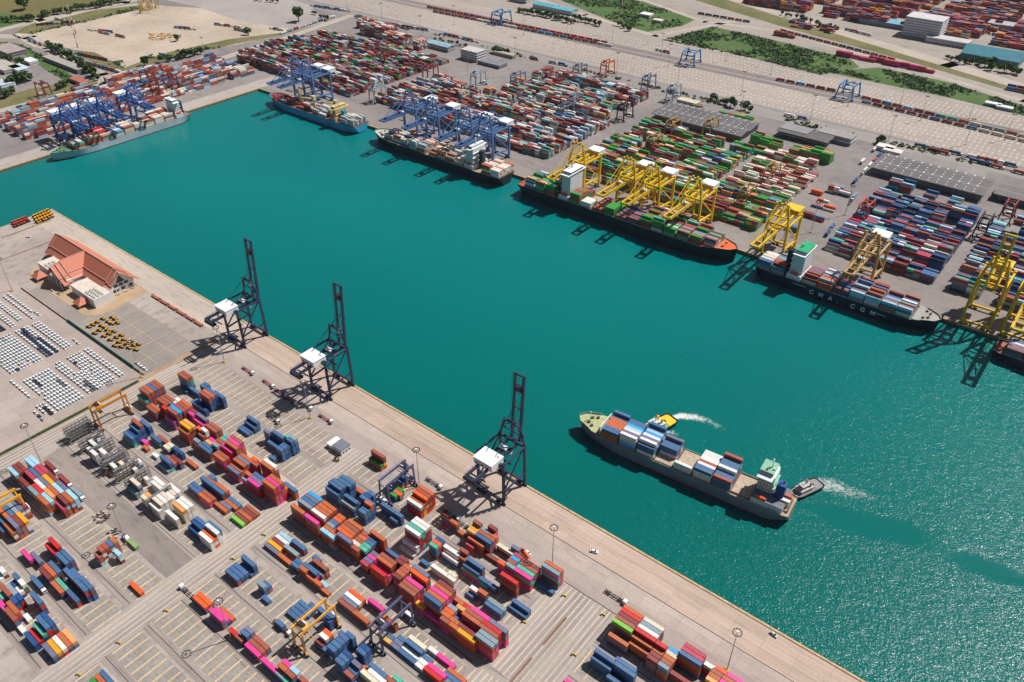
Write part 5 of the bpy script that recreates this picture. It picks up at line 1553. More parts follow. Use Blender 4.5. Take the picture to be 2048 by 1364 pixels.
# ------------------------------------------------------------------ vehicles
T_ = mat('tyre', (.02,.02,.02), .9)
def paint_obj(name):
    m, nt, p = nodes(name); a = nt.nodes.new('ShaderNodeObjectInfo'); nt.links.new(a.outputs['Color'], p.inputs['Base Color'])
    p.inputs['Roughness'].default_value = .3; p.inputs['Coat Weight'].default_value = .4; MATS[name] = m; return m
CP = paint_obj('vehicle_paint'); CG = mat('vehicle_glass', (.02,.025,.03), .12, spec=.6)
def car_att(name):
    m, nt, p = nodes(name); a = nt.nodes.new('ShaderNodeAttribute'); a.attribute_name = 'Col'; nt.links.new(a.outputs['Color'], p.inputs['Base Color']); p.inputs['Roughness'].default_value = .3; return m
CA = car_att('parked_car_paint')
def car_into(b, x, y, c=None, flip=1, pm=None, z=0.0):
    def P(pts, zb): return [(x+flip*a, y+q, z+zb) for a, q in pts]
    L, W = 4.3, 1.74
    def frust(x0, x1, w0, z0, x2, x3, w1, z1, m, cc):
        b.add([(x+flip*x0,y-w0,z+z0),(x+flip*x1,y-w0,z+z0),(x+flip*x1,y+w0,z+z0),(x+flip*x0,y+w0,z+z0),(x+flip*x2,y-w1,z+z1),(x+flip*x3,y-w1,z+z1),(x+flip*x3,y+w1,z+z1),(x+flip*x2,y+w1,z+z1)],
              [(3,2,1,0),(4,5,6,7),(0,1,5,4),(1,2,6,5),(2,3,7,6),(3,0,4,7)] if flip > 0 else [(0,1,2,3),(7,6,5,4),(4,5,1,0),(5,6,2,1),(6,7,3,2),(7,4,0,3)], m, cc)
    frust(-L/2, L/2, W/2, .28, -L/2+.06, L/2-.1, W/2-.04, .86, pm, c)
    frust(-L/2+.35, L/2-1.05, W/2-.08, .86, -L/2+.8, L/2-1.75, W/2-.24, 1.40, CG, (.02,.025,.03))
    frust(-L/2+.8, L/2-1.75, W/2-.25, 1.40, -L/2+.86, L/2-1.82, W/2-.3, 1.45, pm, c)
    for wx in (-1.3, 1.35):
        for wy in (-W/2+.06, W/2-.06): b.box(x+flip*wx-.3, x+flip*wx+.3, y+wy-.1, y+wy+.1, z+0, z+.6, T_, (.02,.02,.02))
_b = MB(); car_into(_b, 0, 0, None, 1, CP); CARM = _b.mesh('parked_car')
_b = MB(); car_into(_b, 0, 0, None, -1, CP); CARM2 = _b.mesh('parked_car')
CARC = {'white': (.80,.80,.80), 'silver': (.5,.52,.54), 'dark blue': (.02,.035,.09), 'black': (.02,.02,.025), 'red': (.4,.02,.03), 'grey': (.16,.17,.19)}
FIELDS = [  # x0,x1,y0,y1,phrase,mix
 (-600,-539,190,194.6,'the two-row strip by the green wall','white'), (-600,-539,176.5,187.5,'the lot beside the two-row strip','white'), (-575,-540,170.4,176,'the short lot next to the dark cars','white'),
 (-600,-539,164.8,171.3,'the lot of dark cars','dark'), (-598,-538,139.4,161,'the big lot nearest the tracks','white'), (-560,-538,132.4,138.8,'the low end of the big lot','white'), (-606,-572,134.6,136,'the single line at the lot foot','white'),
 (-670,-609,137.5,164,'the widest lot at the left','white'), (-670,-611,166.6,178.6,'the lot behind the widest lot','mixed'), (-669,-610,181.6,187.8,'the three-row lot farther up','white'),
 (-735,-678,160,164.4,'the far left lot','dark'), (-735,-677,168.4,173,'the far left lot behind','white'), (-735,-679,176.4,181,'the far left strip','white'), (-733,-676,185,187.6,'the far left pair of lines','white'), (-735,-684,190.6,192,'the far left single line','white'),
 (-735,-673,120,157,'the lot cut by the left edge','white')]
cars = []
for fi, (x0, x1, y0, y1, ph, mix) in enumerate(FIELDS):
    ny = max(1, int(round((y1-y0)/2.32))+ (0 if y1-y0 > 3 else 0)); nx = int((x1-x0)/4.75)
    for j in range(ny):
        run = 'white'
        for i in range(nx):
            if random.random() < .02: continue
            if random.random() < .3:
                run = random.choices(list(CARC), {'white': (34,1.2,1,.6,.25,.6), 'dark': (5,3,9,8,.1,5), 'mixed': (14,2,4,4,.2,3)}[mix])[0]
            cx, cy = x0+2.4+i*4.75+random.uniform(-.12,.12), y1-1-j*2.32
            if 40 > 0: cars.append((cx, cy, run, fi, j, i))
def pix(x, y, z=0):
    v = Vector((x, y, z-CH)); d = fw.dot(v); return 1024+CF*rt.dot(v)/d, 682-CF*up.dot(v)/d
cars = [c for c in cars if pix(c[0], c[1])[0] > -20]
cars.sort(key=lambda c: c[0]**2+c[1]**2)
st = MB()
for q, (x, y, cn, fi, j, i) in enumerate(cars):
    u, v = pix(x, y)
    if q < 300 and u > -3:
        o = obj('parked_car', CARM if (fi % 2) else CARM2, None, (x, y, 0)); o.color = (*jit(CARC[cn], .05), 1)
        tag(o, '%s car, %s from left, %s line, %s' % (cn, ORD[i], ORD[j], FIELDS[fi][4]), 'car', 'cars parked in the export lots')
    else: car_into(st, x, y, jit(CARC[cn], .05), 1 if fi % 2 else -1, CA)
for f in range(len(st.m)):
    if st.c[f] is None: st.c[f] = (.02,.02,.02)
o = obj('parked_cars', st); tag(o, 'rows of export cars filling the lots farther from the tracks', 'cars', 'cars parked in the export lots', 'stuff')
# loose cars and vans
def one_car(px, py, label, c=(.8,.8,.8), rz=0.0, sc_=1.0):
    x, y = G(px, py); o = obj('parked_car', CARM, None, (x, y, .06)); o.color = (*c, 1); o.rotation_euler = (0,0,rz); o.scale = (sc_,)*3; tag(o, label, 'car')
one_car(1188, 1104, 'white pickup driving across the quay apron', rz=R(20), sc_=1.15); one_car(1547, 1270, 'silver car parked near the edge of the quay', (.5,.52,.55), R(-10), 1.1); one_car(1056, 1107, 'white car on the road beside the red boxes', rz=R(-15))
for i, (px, py) in enumerate(((274,727),(279,731),(285,735),(291,739))): one_car(px, py, 'white car, %s in the short line outside the green wall' % ORD[i])
for i, (px, py) in enumerate(((150,681),(157,687))): one_car(px, py, 'white car, %s of the pair alone beside the lots' % ORD[i])
for i, (px, py) in enumerate(((72,625),(78,629))): one_car(px, py, 'white car, %s of two in the aisle under the forecourt' % ORD[i])
for i, (px, py) in enumerate(((72,826),(79,833),(86,840))): one_car(px, py, 'car at the foot of the big lot, %s of three' % ORD[i], ((.8,.8,.8), (.03,.04,.06), (.5,.5,.52))[i])
one_car(57, 475, 'white pickup beside the wall near the pier end', rz=R(50), sc_=1.1); one_car(105, 582, 'silver car in the shade of the red roof', (.5,.55,.6)); one_car(118, 588, 'grey car in the shade of the red roof', (.3,.35,.4))
# tractors and machines on the forecourt and at the pier end
def machine(c, label, group, loc, rz):
    t = thing('farm_tractor', label, 'tractor', loc, rz, group); Y = mat('machine_%d%d' % (c[0]*100, c[1]*100), c, .45, var=.1)
    b = MB(); b.box(-.2, 2.3, -.5, .5, .7, 1.5, Y); b.box(-1.5, -.2, -.7, .7, .7, 1.3, Y); obj('body', b, t)
    b = MB(); b.box(-1.3, .1, -.65, .65, 1.3, 2.3, CG); b.box(-1.45, .25, -.8, .8, 2.3, 2.5, Y); obj('cab', b, t)
    for sx, r_ in ((-.9, .9), (1.6, .6)):
        for sy in (-1, 1):
            b = MB(); b.cyl((sx, sy*.75, r_), (sx, sy*1.15, r_), r_, T_, 10); obj('wheel', b, t)
    b = MB(); b.cyl((1.2, .35, 1.5), (1.2, .35, 2.3), .06, T_, 6); obj('exhaust', b, t)
    b = MB(); b.box(2.3, 2.6, -.6, .6, .4, 1.0, T_); obj('front_weight', b, t)
    return t
gT = 'yellow tractors lined up on the forecourt'
pr = None; n = 0
TR = [(178,655),(186,651),(195,646),(206,639),(190,668),(199,662),(203,653),(211,657),(216,645),(224,649),(230,640),(235,647),(208,674),(218,669),(228,664),(221,681),(233,676),(243,672),(215,662),(238,686),(248,681),(230,693),(243,695),(253,690),(262,684),(258,697),(268,692),(272,701),(277,690),(225,636)]
TR = TR[:]
for i, (px, py) in enumerate(TR):
    x, y = G(px, py); lab = 'yellow tractor with black wheels, %s along the forecourt ranks counted from the building' % ORD[i]
    if pr is None: pr = machine((.62,.30,.01), lab, gT, (x, y, 0), R(20)); pr.scale = (1.05,)*3
    else: tree_copy(pr, (x, y, 0), R(20+random.uniform(-12, 12)), lab, None, (1.05,)*3)
for k_, (c, nm, pts) in enumerate((((.70,.33,.02), 'yellow', [(70+i*5.5+j*3, 436-i*2.4+j*5) for i in range(6) for j in range(3)]), ((.45,.07,.03), 'red', [(28+i*5+j*2.4, 449-i*2+j*4) for i in range(6) for j in range(2)]))):
    pr2 = None
    for i, (px, py) in enumerate(pts):
        x, y = G(px, py)
        if x < XW+3: continue
        lab = '%s machine in the ranks at the pier end, %s of them' % (nm, ORD[i])
        if pr2 is None: pr2 = machine(c, lab, 'machines at the pier end', (x, y, 0), 0); pr2.scale = (1.4,)*3
        else: tree_copy(pr2, (x, y, 0), R(random.uniform(-20, 20)), lab, None, (1.4,)*3)
# tractor-trailers
def truck(cabc, chc, label, group, loc, rz, two=True):
    t = thing('terminal_truck', label, 'truck', loc, rz, group); K = mat('cab_%d_%d' % (cabc[0]*99, cabc[2]*99), cabc, .4, var=.05); F = mat('chassis_%d_%d' % (chc[0]*99, chc[1]*99), chc, .6, var=.2)
    b = MB(); b.box(6.4, 8.6, -1.2, 1.2, .9, 3.0, K); b.box(6.6, 8.3, -1.1, 1.1, 3.0, 3.15, K); cb = obj('cab', b, t)
    b = MB(); b.box(8.6, 8.65, -1.05, 1.05, 1.8, 2.7, CG); obj('windscreen', b, cb)
    b = MB()
    for sy in (-1, 1): b.box(-6.2, 6.3, sy*.55-.14, sy*.55+.14, 1.0, 1.45, F)
    for x in (-6.1, -3, 0, 3, 5.6): b.box(x, x+.35, -1.2, 1.2, 1.15, 1.5, F)
    obj('chassis', b, t)
    for x in (7.4, 4.6, 3.5, -3.6, -4.9):
        for sy in (-1, 1):
            b = MB(); b.cyl((x, sy*.75, .5), (x, sy*1.2, .5), .5, T_, 8); obj('wheel', b, t)
    return t
gK = 'container trucks on the near terminal'
tr0 = truck((.8,.8,.78), (.30,.07,.07), 'empty red trailer truck, the one nearest the leftmost navy crane', gK, (*G(495,742), .05), 0)
tr1 = truck((.8,.8,.78), (.07,.055,.07), 'white-cabbed truck with empty dark trailer beside the lone red and green stack', gK, (*G(1228,1194), .05), 0)
for px, py, k_, lab in ((536,768,0,'empty red trailer truck, second in the queue under the middle navy crane'),(561,786,0,'empty brown trailer truck in the shade of the middle navy crane'),(580,802,0,'red trailer truck last in the queue by the middle navy crane'),
    (650,838,0,'red trailer truck beside the tall light mast'),(545,838,1,'white-cabbed truck alone among empty slots'),(866,967,1,'white-cabbed truck beside the vermilion stack'),(900,1030,1,'white-cabbed truck in the shade of the crane by the moving ship'),
    (925,1050,1,'second truck in the shade of the crane by the moving ship'),(345,900,0,'orange-cabbed truck beside the small orange box'),(610,812,1,'white-cabbed truck beside the legs of the middle navy crane')):
    x, y = G(px, py); tree_copy((tr0, tr1)[k_], (x, y, .05), R(random.uniform(-3, 3)), lab)
for px, py, cc, lab in ((104,938,'m','truck under a maroon box, nearest the tracks'),(131,965,'m','truck under a maroon box, behind the first'),(156,990,'s','truck under a grey box by the pale blue boxes'),(78,1172,'b','truck carrying a blue box in the lower left lane'),
    (648,1302,'b','white-cabbed truck under the pale orange gantry crane'),(563,1255,'b','blue truck carrying a short blue box'),(380,1190,'O','white-cabbed truck at the end of the vermilion boxes')):
    x, y = G(px, py); t = tree_copy(tr1, (x, y, .05), PI if cc == 'O' else 0, lab)
    if cc != 'O': cont(x, y, 1.55, 12.19 if cc in 'ms' else 6.06 if px < 640 and px > 300 else 12.19, 0, cc, (1, 1, 1), label='%s box on the %s' % (CN[cc], lab))

# ------------------------------------------------------------------ light masts
def mast(label, loc, h=34.0, r=2.3):
    m = mat('mast_steel', (.42,.42,.44), .45, metal=.4); d = mat('lamp_dark', (.06,.06,.065), .5)
    t = thing('light_mast', label, 'light mast', loc, 0, 'high light masts')
    b = MB(); b.cyl((0,0,0), (0,0,h), .36, m, 8, r2=.16); obj('pole', b, t)
    b = MB(); b.box(-1.2, 1.2, -1.2, 1.2, 0, .9, mat('mast_foot', (.45,.33,.12), .8)); obj('foot', b, t)
    b = MB(); n = 14
    for i in range(n):
        a0, a1 = 2*PI*i/n, 2*PI*(i+1)/n; b.bar((r*math.cos(a0), r*math.sin(a0), h-.5), (r*math.cos(a1), r*math.sin(a1), h-.5), .14, .14, d)
    for i in range(4): a0 = PI/2*i; b.bar((0,0,h-.5), (r*math.cos(a0), r*math.sin(a0), h-.5), .12, .12, d)
    b.cyl((0,0,h-.2), (0,0,h+.3), .55, mat('crane_house_white', (.8,.8,.8), .5), 8); hd = obj('lamp_ring', b, t)
    for i in range(10):
        a0 = 2*PI*i/10; b = MB(); b.obox(r*math.cos(a0), r*math.sin(a0), h-1.0, h-.3, .55, .7, a0, d); obj('lamp', b, hd)
    return t
m0 = mast('light mast by the pale blue topped boxes', (-499, 107, 0))
for x, y, l in ((-387.7,106,'light mast standing alone by the wide asphalt lane'),(-282,106.2,'light mast beside the vermilion and pink boxes'),(-62,259,'light mast beside the quay road near the bottom edge'),(-174.5,256,'light mast beside the quay road with its head over the crane rail'),
    (-497,253,'light mast behind the navy crane nearest the red-roofed building'),(-391,252,'light mast beside the parked red trailers'),(-531,201,'light mast at the corner of the green wall'),(-281,252.6,'light mast beside the violet gantry crane at the quay road'),(-737,196,'light mast at the far lots')):
    tree_copy(m0, (x, y, 0), random.uniform(0, 1), l)
for i, (px, py) in enumerate(((1048,70),(1133,85),(1224,92),(1233,150),(1322,110),(1337,132),(1354,180),(1452,122),(1482,190),(1541,150),(1620,240),(1696,212),(1776,283),(1800,208),(1840,242),(1930,290),(1938,237),(2010,280),(908,50),(842,72),(765,45),(697,25),(1030,118),(1142,78),(845,155),(936,150),(1566,480),(1690,430),(1622,465),(1480,232),(412,118),(205,170))):
    x, y = G(px, py); tree_copy(m0, (x, y, 0), random.uniform(0, 1), 'distant light mast, %s counted from the rail cranes outward' % ORD[i] if i < 22 else 'light mast in the far terminal, %s from the sky blue ship' % ORD[i-22])
# ------------------------------------------------------------------ the red-roofed hall
def hall():
    t = thing('port_hall', 'white port office with steep layered red tile roofs and flat wings', 'building', (0, 0, 0))
    W_ = mat('hall_white', (.74,.71,.68), .7, var=.06); Rf = mat('red_roof_tile', (.52,.17,.10), .6, var=.1, scale=.6); Tr = mat('roof_trim_white', (.60,.34,.28), .6); Gl = mat('hall_glass', (.03,.07,.09), .15); Rd = mat('roof_dark_red', (.30,.06,.06), .7)
    Fl = mat('flat_roof', (.62,.54,.46), .8, var=.15); Or = ground_mat('orange_paving', (.40,.27,.16), (.46,.33,.22), .08, .8, (1,1,1), .2)
    b = MB(); b.box(-757, -659, 247, 271, 0, 9, W_)
    # gable walls
    for x in (-757, -659.4): b.add([(x,247.5,9),(x,270.5,9),(x,259,20.5),(x+.4,247.5,9),(x+.4,270.5,9),(x+.4,259,20.5)], [(0,1,2),(5,4,3),(0,2,5,3),(2,1,4,5)], W_)
    b.box(-729, -699, 230, 248, 0, 9, W_); b.add([(-729,229.6,9),(-699,229.6,9),(-714,229.6,20),(-729,230,9),(-699,230,9),(-714,230,20)], [(0,1,2),(5,4,3)], W_)
    w_ = obj('wall', b, t)
    b = MB()
    for q in range(5): b.box(-658.95, -658.8, 250+q*4, 253+q*4, 1.5, 4.2, Gl)
    for q in range(3): b.box(-658.95, -658.8, 252+q*5, 255.6+q*5, 6, 8.6, Gl)
    b.add([(-658.8,255,9.5),(-658.8,263,9.5),(-658.8,259,17)], [(0,1,2)], Gl)
    obj('window', b, w_)
    def slope(b, p, q, d, z0, z1, m, th=.35):  # p->q along ridge; d horizontal vector to the eave
        P = [(p[0], p[1], z0), (q[0], q[1], z0), (q[0]+d[0], q[1]+d[1], z1), (p[0]+d[0], p[1]+d[1], z1)]
        b.add(P+[(x, y, z-th) for x, y, z in P], [(0,1,2,3),(7,6,5,4),(0,4,5,1),(1,5,6,2),(2,6,7,3),(3,7,4,0)], m)
    def gable(nm, r0, r1, run, zr, ze, along):
        for sg in (1, -1):
            b = MB()
            d1 = (0, sg*run*.66) if along == 'x' else (sg*run*.66, 0); zm = zr-(zr-ze)*.66
            slope(b, r0, r1, d1, zr, zm, Rf)
            off = (0, sg*run*.60) if along == 'x' else (sg*run*.60, 0); d2 = (0, sg*run*.42) if along == 'x' else (sg*run*.42, 0)
            slope(b, (r0[0]+off[0], r0[1]+off[1]), (r1[0]+off[0], r1[1]+off[1]), d2, zm+.1, ze-.4, Rf)
            o = obj('roof', b, t)
            b = MB(); e = (r1[0]+d1[0], r1[1]+d1[1]); e0 = (r0[0]+d1[0], r0[1]+d1[1]); b.bar((*e0, zm+.05), (*e, zm+.05), .35, .3, Tr)
            for q in (r0, r1): b.bar((*q, zr+.1), (q[0]+d1[0], q[1]+d1[1], zm+.1), .45, .35, Tr)
            obj('roof_trim', b, o)
        b = MB(); b.bar((*r0, zr+.15), (*r1, zr+.15), .5, .4, Tr); obj('ridge', b, t)
    gable('main', (-765, 259), (-664.5, 259), 14.5, 22, 8.5, 'x')
    gable('cross', (-714, 259), (-714, 235), 15.5, 22, 8.2, 'y')
    # stepped gable ends, each one lower and farther out
    for i, (x0, x1, dz, rn) in enumerate(((-665, -660, 1.1, 15.2), (-660.6, -655.5, 2.3, 15.8))): gable('step', (x0, 259), (x1, 259), rn, 22-dz, 8-dz*.8, 'x')
    for i, (y0, y1, dz, rn) in enumerate(((235.4, 230.5, 1.1, 16), (231, 226, 2.3, 16.6))): gable('step', (-714, y0), (-714, y1), rn, 22-dz, 8-dz*.8, 'y')
    for i, (x0, x1, dz, rn) in enumerate(((-765, -770, 1.1, 15.2),)): gable('step', (x0, 259), (x1, 259), rn, 22-dz, 8-dz*.8, 'x')
    for x0, x1, y0, y1 in ((-690, -650, 228.5, 246.5), (-752, -732, 229, 246.5)):
        b = MB(); b.box(x0, x1, y0, y1, 0, 8.4, W_); 
        for a_ in ((x0,x1,y0,y0+.4),(x0,x1,y1-.4,y1),(x0,x0+.4,y0+.4,y1-.4),(x1-.4,x1,y0+.4,y1-.4)): b.box(*a_, 8.4, 9.1, W_)
        an = obj('wing', b, t)
        b = MB(); b.poly([(x0+.4,y0+.4,8.45),(x1-.4,y0+.4,8.45),(x1-.4,y1-.4,8.45),(x0+.4,y1-.4,8.45)], Fl); obj('flat_roof', b, an)
        nx = 5 if x1 == -650 else 3
        for i in range(nx):
            for j in range(3):
                b = MB(); xx = (x1-3-i*3.4); yy = y0+3+j*3.6; b.box(xx-1.1, xx+1.1, yy-.8, yy+.8, 8.6, 9.9, mat('air_unit_white', (.7,.68,.64), .5)); b.cyl((xx, yy, 9.9), (xx, yy, 10), .6, Gl, 8); obj('air_conditioner', b, an)
    for x, y in ((-665, 224), (-738, 222.5)):
        b = MB(); h = 6; P = [(x-h, y-h*.9, 3.2), (x+h, y-h*.9, 3.2), (x+h, y+h*.9, 3.2), (x-h, y+h*.9, 3.2), (x, y+1, 8.2)]
        b.add(P, [(0,1,4),(1,2,4),(2,3,4),(3,0,4),(3,2,1,0)], Rf)
        pr = obj('porch_roof', b, t)
        b = MB()
        for i in range(4): q = P[i]; b.bar(q, P[4], .3, .3, Tr)
        for sx in (-1, 1):
            for sy in (-1, 1): b.bar((x+sx*(h-1), y+sy*(h-1.4), 0), (x+sx*(h-1), y+sy*(h-1.4), 3.3), .3, .3, W_)
        obj('porch_post', b, pr)
    b = MB()
    for i in range(4):
        for dx in (0, 1.2): b.bar((-726+i*7.6+dx, 225.2, 0), (-726+i*7.6+dx, 225.2, 8), .45, .45, W_)
    for i in range(4):
        for dy in (0, 1.2): b.bar((-654.5, 247+i*7+dy, 0), (-654.5, 247+i*7+dy, 7.6), .45, .45, W_)
    obj('column', b, t)
    b = MB(); b.prism([(-745,216),(-650,216),(-640,222),(-636,232),(-640,272),(-700,276),(-765,272),(-772,250),(-760,222)], .012, .18, Or)
    struct('hall_pavement', b)
hall()
def box_building(name, label, px, py, lx, ly, h, wc, rc, cat='building', rz=0, roof='flat', windows=True, group=None, loc=None, floors=None):
    x, y = loc or G(px, py)
    t = thing(name, label, cat, (x, y, 0), rz, group); Wm = mat('wall_%d_%d_%d' % tuple(int(v*99) for v in wc), wc, .75, var=.1); Rm = mat('roofing_%d_%d_%d' % tuple(int(v*99) for v in rc), rc, .7, var=.18, scale=.15)
    b = MB(); b.box(-lx/2, lx/2, -ly/2, ly/2, 0, h, Wm); w_ = obj('wall', b, t)
    b = MB()
    if roof == 'flat':
        b.box(-lx/2-.3, lx/2+.3, -ly/2-.3, ly/2+.3, h, h+.5, Rm)
    else:
        rh = ly*.12 if roof == 'low' else ly*.25; o_ = .8
        P = [(-lx/2-o_,-ly/2-o_,h),(lx/2+o_,-ly/2-o_,h),(lx/2+o_,0,h+rh),(-lx/2-o_,0,h+rh),(lx/2+o_,ly/2+o_,h),(-lx/2-o_,ly/2+o_,h)]
        b.add(P+[(p[0],p[1],p[2]-.3) for p in P], [(0,1,2,3),(3,2,4,5),(6,9,8,7),(9,11,10,8),(0,3,9,6),(3,5,11,9),(1,7,8,2),(2,8,10,4),(0,6,7,1),(5,4,10,11)], Rm)
    r_ = obj('roof', b, t)
    if windows:
        Gm = mat('office_glass', (.04,.06,.08), .2); fl = floors or max(1, int(h/3.4))
        b = MB()
        for k in range(fl):
            z = k*h/fl+1.0; q = -lx/2+1
            while q < lx/2-1.6:
                b.box(q, q+1.7, -ly/2-.05, -ly/2, z, z+1.5, Gm); q += 2.6
            q = -ly/2+1
            while q < ly/2-1.6: b.box(lx/2, lx/2+.05, q, q+1.7, z, z+1.5, Gm); q += 2.6
        obj('window', b, w_)
        if floors:
            for k in range(1, floors):
                b = MB(); z = k*h/floors; b.box(-lx/2-.5, lx/2+.5, -ly/2-.5, -ly/2-.06, z-.5, z+.15, mat('ledge_white', (.75,.75,.74), .6)); b.box(lx/2+.06, lx/2+.5, -ly/2, ly/2, z-.5, z+.15, MATS['ledge_white']); obj('ledge', b, w_)
    return t, r_
def shed(label, x0, x1, y0, y1, h, rc, wc=(.2,.2,.2), sky=True, group=None):
    t = thing('warehouse', label, 'warehouse', ((x0+x1)/2, (y0+y1)/2, 0), 0, group); lx, ly = x1-x0, y1-y0
    Rm = mat('shed_roof_%d' % int(rc[0]*1000), rc, .75, var=.14, scale=.05, streak=(1, .1, 1)); Wm = mat('shed_wall_%d' % int(wc[0]*99), wc, .8, var=.1)
    b = MB(); b.box(-lx/2+3, lx/2-3, -ly/2+6, ly/2-1, 0, h-.5, Wm); obj('wall', b, t)
    b = MB(); n = 2
    for i in range(n):
        ya = -ly/2+i*ly/n; yb = ya+ly/n; ym = (ya+yb)/2
        P = [(-lx/2,ya,h),(lx/2,ya,h),(lx/2,ym,h+2.4),(-lx/2,ym,h+2.4),(lx/2,yb,h),(-lx/2,yb,h)]
        b.add(P+[(p[0],p[1],p[2]-.4) for p in P], [(0,1,2,3),(3,2,4,5),(6,9,8,7),(9,11,10,8),(0,3,9,6),(3,5,11,9),(1,7,8,2),(2,8,10,4),(0,6,7,1),(5,4,10,11)], Rm)
    r_ = obj('roof', b, t)
    if sky:
        Sk = mat('skylight', (.72,.72,.72), .4); b = MB(); x = -lx/2+6
        while x < lx/2-4:
            for i in range(n):
                for f in (.12, .3, .7, .88):
                    y = -ly/2+(i+f)*ly/n; z = h+2.4*(1-abs(f-.5)*2)+.1; b.obox(x, y, z, z+.25, 1.3, 2.0, 0, Sk)
            x += 9.5
        obj('skylight', b, r_)
    b = MB()
    q = -lx/2+8
    while q < lx/2: b.box(q-.3, q+.3, -ly/2+.4, -ly/2+1, 0, h-.4, Wm); q += 14
    obj('post', b, t)
shed('long grey shed with dotted skylights behind the green boxes', -506, -376, 925, 984, 9, (.135,.125,.125))
shed('grey shed with dotted skylights behind the blue boxes at the right', -220, -98, 934, 986, 9, (.15,.135,.135))
shed('dark open shed cut by the right edge', -92, -20, 950, 985, 8, (.2,.18,.17), sky=False)
shed('grey shed roof between the long shed and the port road', -352, -285, 975, 1003, 8, (.16,.15,.145), sky=False)
shed('low grey canopy beside the port road at the right', -205, -110, 990, 1015, 6, (.33,.3,.28), sky=False)
B_ = box_building
B_('port_office', 'grey four-storey control office on the open square', 947, 118, 34, 22, 15, (.55,.55,.56), (.5,.48,.46), floors=4)
B_('low_building', 'blue-roofed workshop left of the control office', 880, 97, 52, 16, 8, (.45,.43,.40), (.25,.42,.50), roof='low')
B_('low_building', 'dark low annex beside the control office', 985, 130, 44, 20, 5, (.25,.25,.27), (.20,.20,.22))
B_('low_building', 'brown-roofed canopy behind the control office', 1010, 112, 40, 10, 5, (.4,.36,.3), (.42,.34,.25))
B_('office_block', 'tall white office block of the top right terminal', 1845, 72, 60, 40, 32, (.62,.62,.66), (.55,.53,.52), floors=8)
B_('office_wing', 'long white low wing beside the tall white office block', 1895, 88, 66, 26, 9, (.6,.6,.6), (.5,.48,.45))
B_('gatehouse', 'blue-roofed toll gate canopy in the top right', 1770, 50, 84, 34, 8, (.2,.22,.25), (.16,.36,.45), windows=False)
B_('warehouse', 'teal-roofed warehouse among trees at the top right', 1985, 118, 84, 64, 10, (.12,.22,.22), (.03,.17,.22), roof='low', windows=False)
B_('depot', 'blue-roofed depot behind the rail yard, left one', 1093, 18, 50, 22, 8, (.5,.5,.5), (.10,.36,.45), roof='low', windows=False)
B_('depot', 'blue-roofed depot behind the rail yard, right one', 1130, 26, 46, 20, 8, (.5,.5,.5), (.14,.40,.48), roof='low', windows=False)
B_('white_house', 'small white house in the middle of the scrub', 1293, 33, 22, 16, 5, (.7,.7,.68), (.75,.72,.7))
B_('white_house', 'smaller white shack beside the house in the scrub', 1316, 44, 18, 12, 4, (.65,.62,.58), (.6,.56,.5))
B_('white_house', 'white-roofed block at the top beside the blue depots', 1045, 2, 40, 26, 14, (.7,.7,.7), (.6,.6,.62))
B_('low_building', 'cream roofed store by the port road above the long shed', 1376, 208, 30, 12, 5, (.55,.5,.42), (.58,.5,.40))
B_('low_building', 'grey office beside the neat green blocks', 1590, 272, 36, 22, 10, (.35,.34,.34), (.26,.25,.25), floors=3)
B_('low_building', 'grey office right of the neat green blocks', 1672, 280, 42, 20, 9, (.45,.44,.43), (.30,.28,.27), floors=2)
B_('white_house', 'white roofed gate booth at the corner of the grey shed', 1770, 300, 20, 12, 5, (.75,.73,.7), (.72,.68,.64))
B_('white_house', 'white store with flat roof beside the port road at the right', 1792, 310, 30, 12, 5, (.72,.7,.66), (.66,.6,.54))
B_('small_hut', 'white hut with dark roof panels among the empty slots', 0, 0, 9, 8.5, 4.5, (.75,.74,.72), (.17,.18,.21), loc=(-347.5, 244), rz=R(0))
B_('small_hut', 'white flat canopy beside the hut with dark roof panels', 0, 0, 4.5, 8.5, 3.2, (.75,.74,.72), (.8,.79,.77), loc=(-355.5, 244), windows=False)
for i, (px, py, lx, ly, h, wc, rc) in enumerate(((10,138,60,26,6,(.4,.38,.36),(.42,.38,.34)),(40,142,34,18,6,(.55,.6,.62),(.5,.58,.6)),(130,132,110,14,6,(.2,.2,.2),(.36,.33,.29)),(62,126,26,14,5,(.7,.7,.7),(.7,.7,.68)),(10,172,30,20,6,(.6,.66,.7),(.45,.52,.56)),(20,105,60,30,7,(.3,.25,.24),(.36,.29,.28)),(160,166,36,12,5,(.35,.42,.5),(.4,.12,.08)),(2012,58,60,30,9,(.4,.4,.42),(.4,.38,.4)))):
    B_('depot', '%s roofed depot building at the upper left, %s from the road' % (('tan','pale','brown','white','blue-grey','rosy','red','grey')[i], ORD[i]) if i < 7 else 'grey roofed block at the top right corner', px, py, lx, ly, h, wc, rc, roof='flat', windows=i != 2)
for i, (px, py) in enumerate(((1985,212),(2008,219))): B_('small_hut', 'white roofed hut in the verge below the teal-roofed warehouse, %s of two' % ORD[i], px, py, 20, 9, 4, (.4,.5,.55), (.7,.7,.7))

